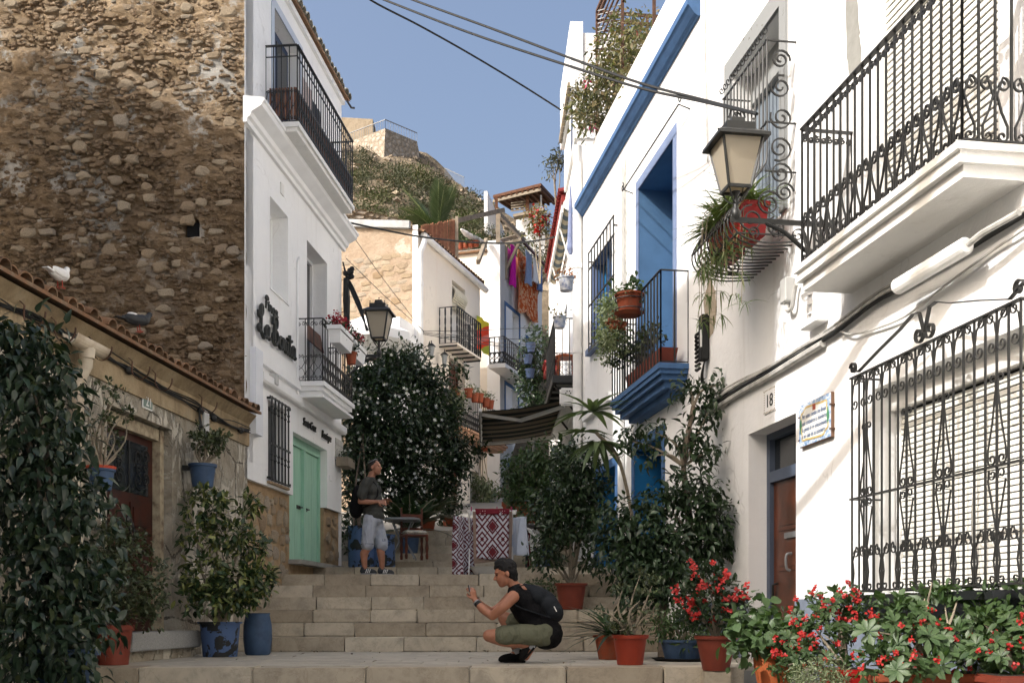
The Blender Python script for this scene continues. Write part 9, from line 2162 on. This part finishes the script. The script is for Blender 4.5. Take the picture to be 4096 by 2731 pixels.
vs = MB(); limb(vs, [c2(0.165,0,0.70), c2(0.12,0,0.62), c2(0.03,0,0.50), c2(-0.05,0,0.40), c2(-0.13,0,0.29)], [0.10,0.145,0.155,0.155,0.165], 18)
for c, a, b in ((c2(0.11,0,0.61), 0.15, 0.20), (c2(0.04,0,0.50), 0.155, 0.19), (c2(-0.04,0,0.39), 0.155, 0.185), (c2(-0.14,0,0.28), 0.145, 0.185)): vs.ell(c, a, b, 0.13, 18, 12)
limb(vs, [c2(0.17,-0.1,0.70), c2(0.185,-0.165,0.675)], [0.07,0.068], 12); limb(vs, [c2(0.18,0.1,0.70), c2(0.2,0.16,0.68)], [0.07,0.066], 12)
soft(vs, 'vest', 0.012, fabric('black cotton', (0.009,0.009,0.010), 1.0, 8), m2_, 7, rough=0.007, rsc=14)
sh2 = MB(); sh2.ell(c2(-0.10,0,0.27), 0.150, 0.185, 0.115, 16, 12)
limb(sh2, [HIPN+Vector((0.01,0,0)), HIPN.lerp(KN, 0.4), HIPN.lerp(KN, 0.76)], [0.118,0.106,0.094], 16); limb(sh2, [HIPF, HIPF.lerp(KF, 0.4), HIPF.lerp(KF, 0.72)], [0.118,0.106,0.094], 16)
soft(sh2, 'shorts', 0.011, fabric('olive cotton', (0.135,0.14,0.095), 1.0, 11), m2_, 4, rough=0.008, rsc=18)
M_SHB = fabric('black canvas', (0.010,0.010,0.010), 0.2, 20)
shoe(m2_, c2(-0.055,-0.10,0.205), c2(0.11,-0.10,0.005), M_SHB, M_SHB, zup=(-0.75,0,0.65)); shoe(m2_, c2(0.075,0.13,0.0), c2(0.36,0.11,0.0), M_SHB, M_SHB, lace=M_SWHT)
for a, d in ((AN, c2(0.10,0.0,0.2)), (AF, (0,0,1))): 
    q = MB(); v = Vector(a); w_ = (Vector(KN if a is AN else KF)-v).normalized(); q.tube([v-w_*0.02, v+w_*0.035], [0.043,0.041], 14); q.build('sock', plain('grey sock', (0.34,0.35,0.36), 0.95) if 'grey sock' not in MATS else MATS['grey sock'], m2_, smooth=True)
w1 = Vector(c2(0.555,-0.098,0.594)); w2 = Vector(c2(0.535,-0.112,0.572)); MB().tube([w1, w2], 0.037, 14).build('wristband', M_CABLE, m2_, smooth=True); MB().tube([w1+(w1-w2)*0.4, w1+(w1-w2)*0.05], 0.0375, 14).build('bracelet', M_STEEL, m2_, smooth=True)
ph_ = thing('phone', 'small phone held up by the crouching person', 'phone', B2+Vector(c2(0.635,-0.028,0.735)), 0); o = link('case', bevmesh('case', 0.010, 0.15, 0.075, 0.004, 2), M_IRON, ph_, rot=(0, R(-12), 0)); o = link('screen', bevmesh('screen', 0.002, 0.14, 0.066, 0.0008), plain('bright screen', (0.5,0.52,0.55), 0.2), ph_, loc=(0.007,0,0.0), rot=(0, R(-12), 0))
bp = thing('grey_backpack', 'slim dark grey backpack worn by the crouching person', 'backpack', B2+Vector(c2(-0.12,0,0.58)))
M_BPG = fabric('charcoal nylon', (0.020,0.023,0.027), 0.5, 7)
q = MB(); limb(q, [(-0.21,-0.01,0.165), (-0.12,-0.01,0.115), (0.0,-0.01,0.03), (0.085,-0.01,-0.09)], [0.045,0.085,0.105,0.095], 16)
for x_, z_ in ((-0.08,0.08), (0.02,0.0), (0.07,-0.07)): q.ell((x_, -0.01, z_), 0.105, 0.15, 0.10, 16, 12)
soft(q, 'bag', 0.012, M_BPG, bp, 6)
MB().ribbon(cat([(-0.20,-0.13,0.19),(-0.30,-0.15,0.165),(-0.355,-0.17,0.10),(-0.31,-0.205,0.0),(-0.16,-0.205,-0.065),(0.05,-0.16,-0.13)], 6), 0.035, 0.010, (0,1,0)).build('strap', M_BPG, bp)
MB().beam((0.075,-0.155,-0.02),(0.10,-0.150,-0.07),0.008,0.008).build('zip_pull', M_SWHT, bp)
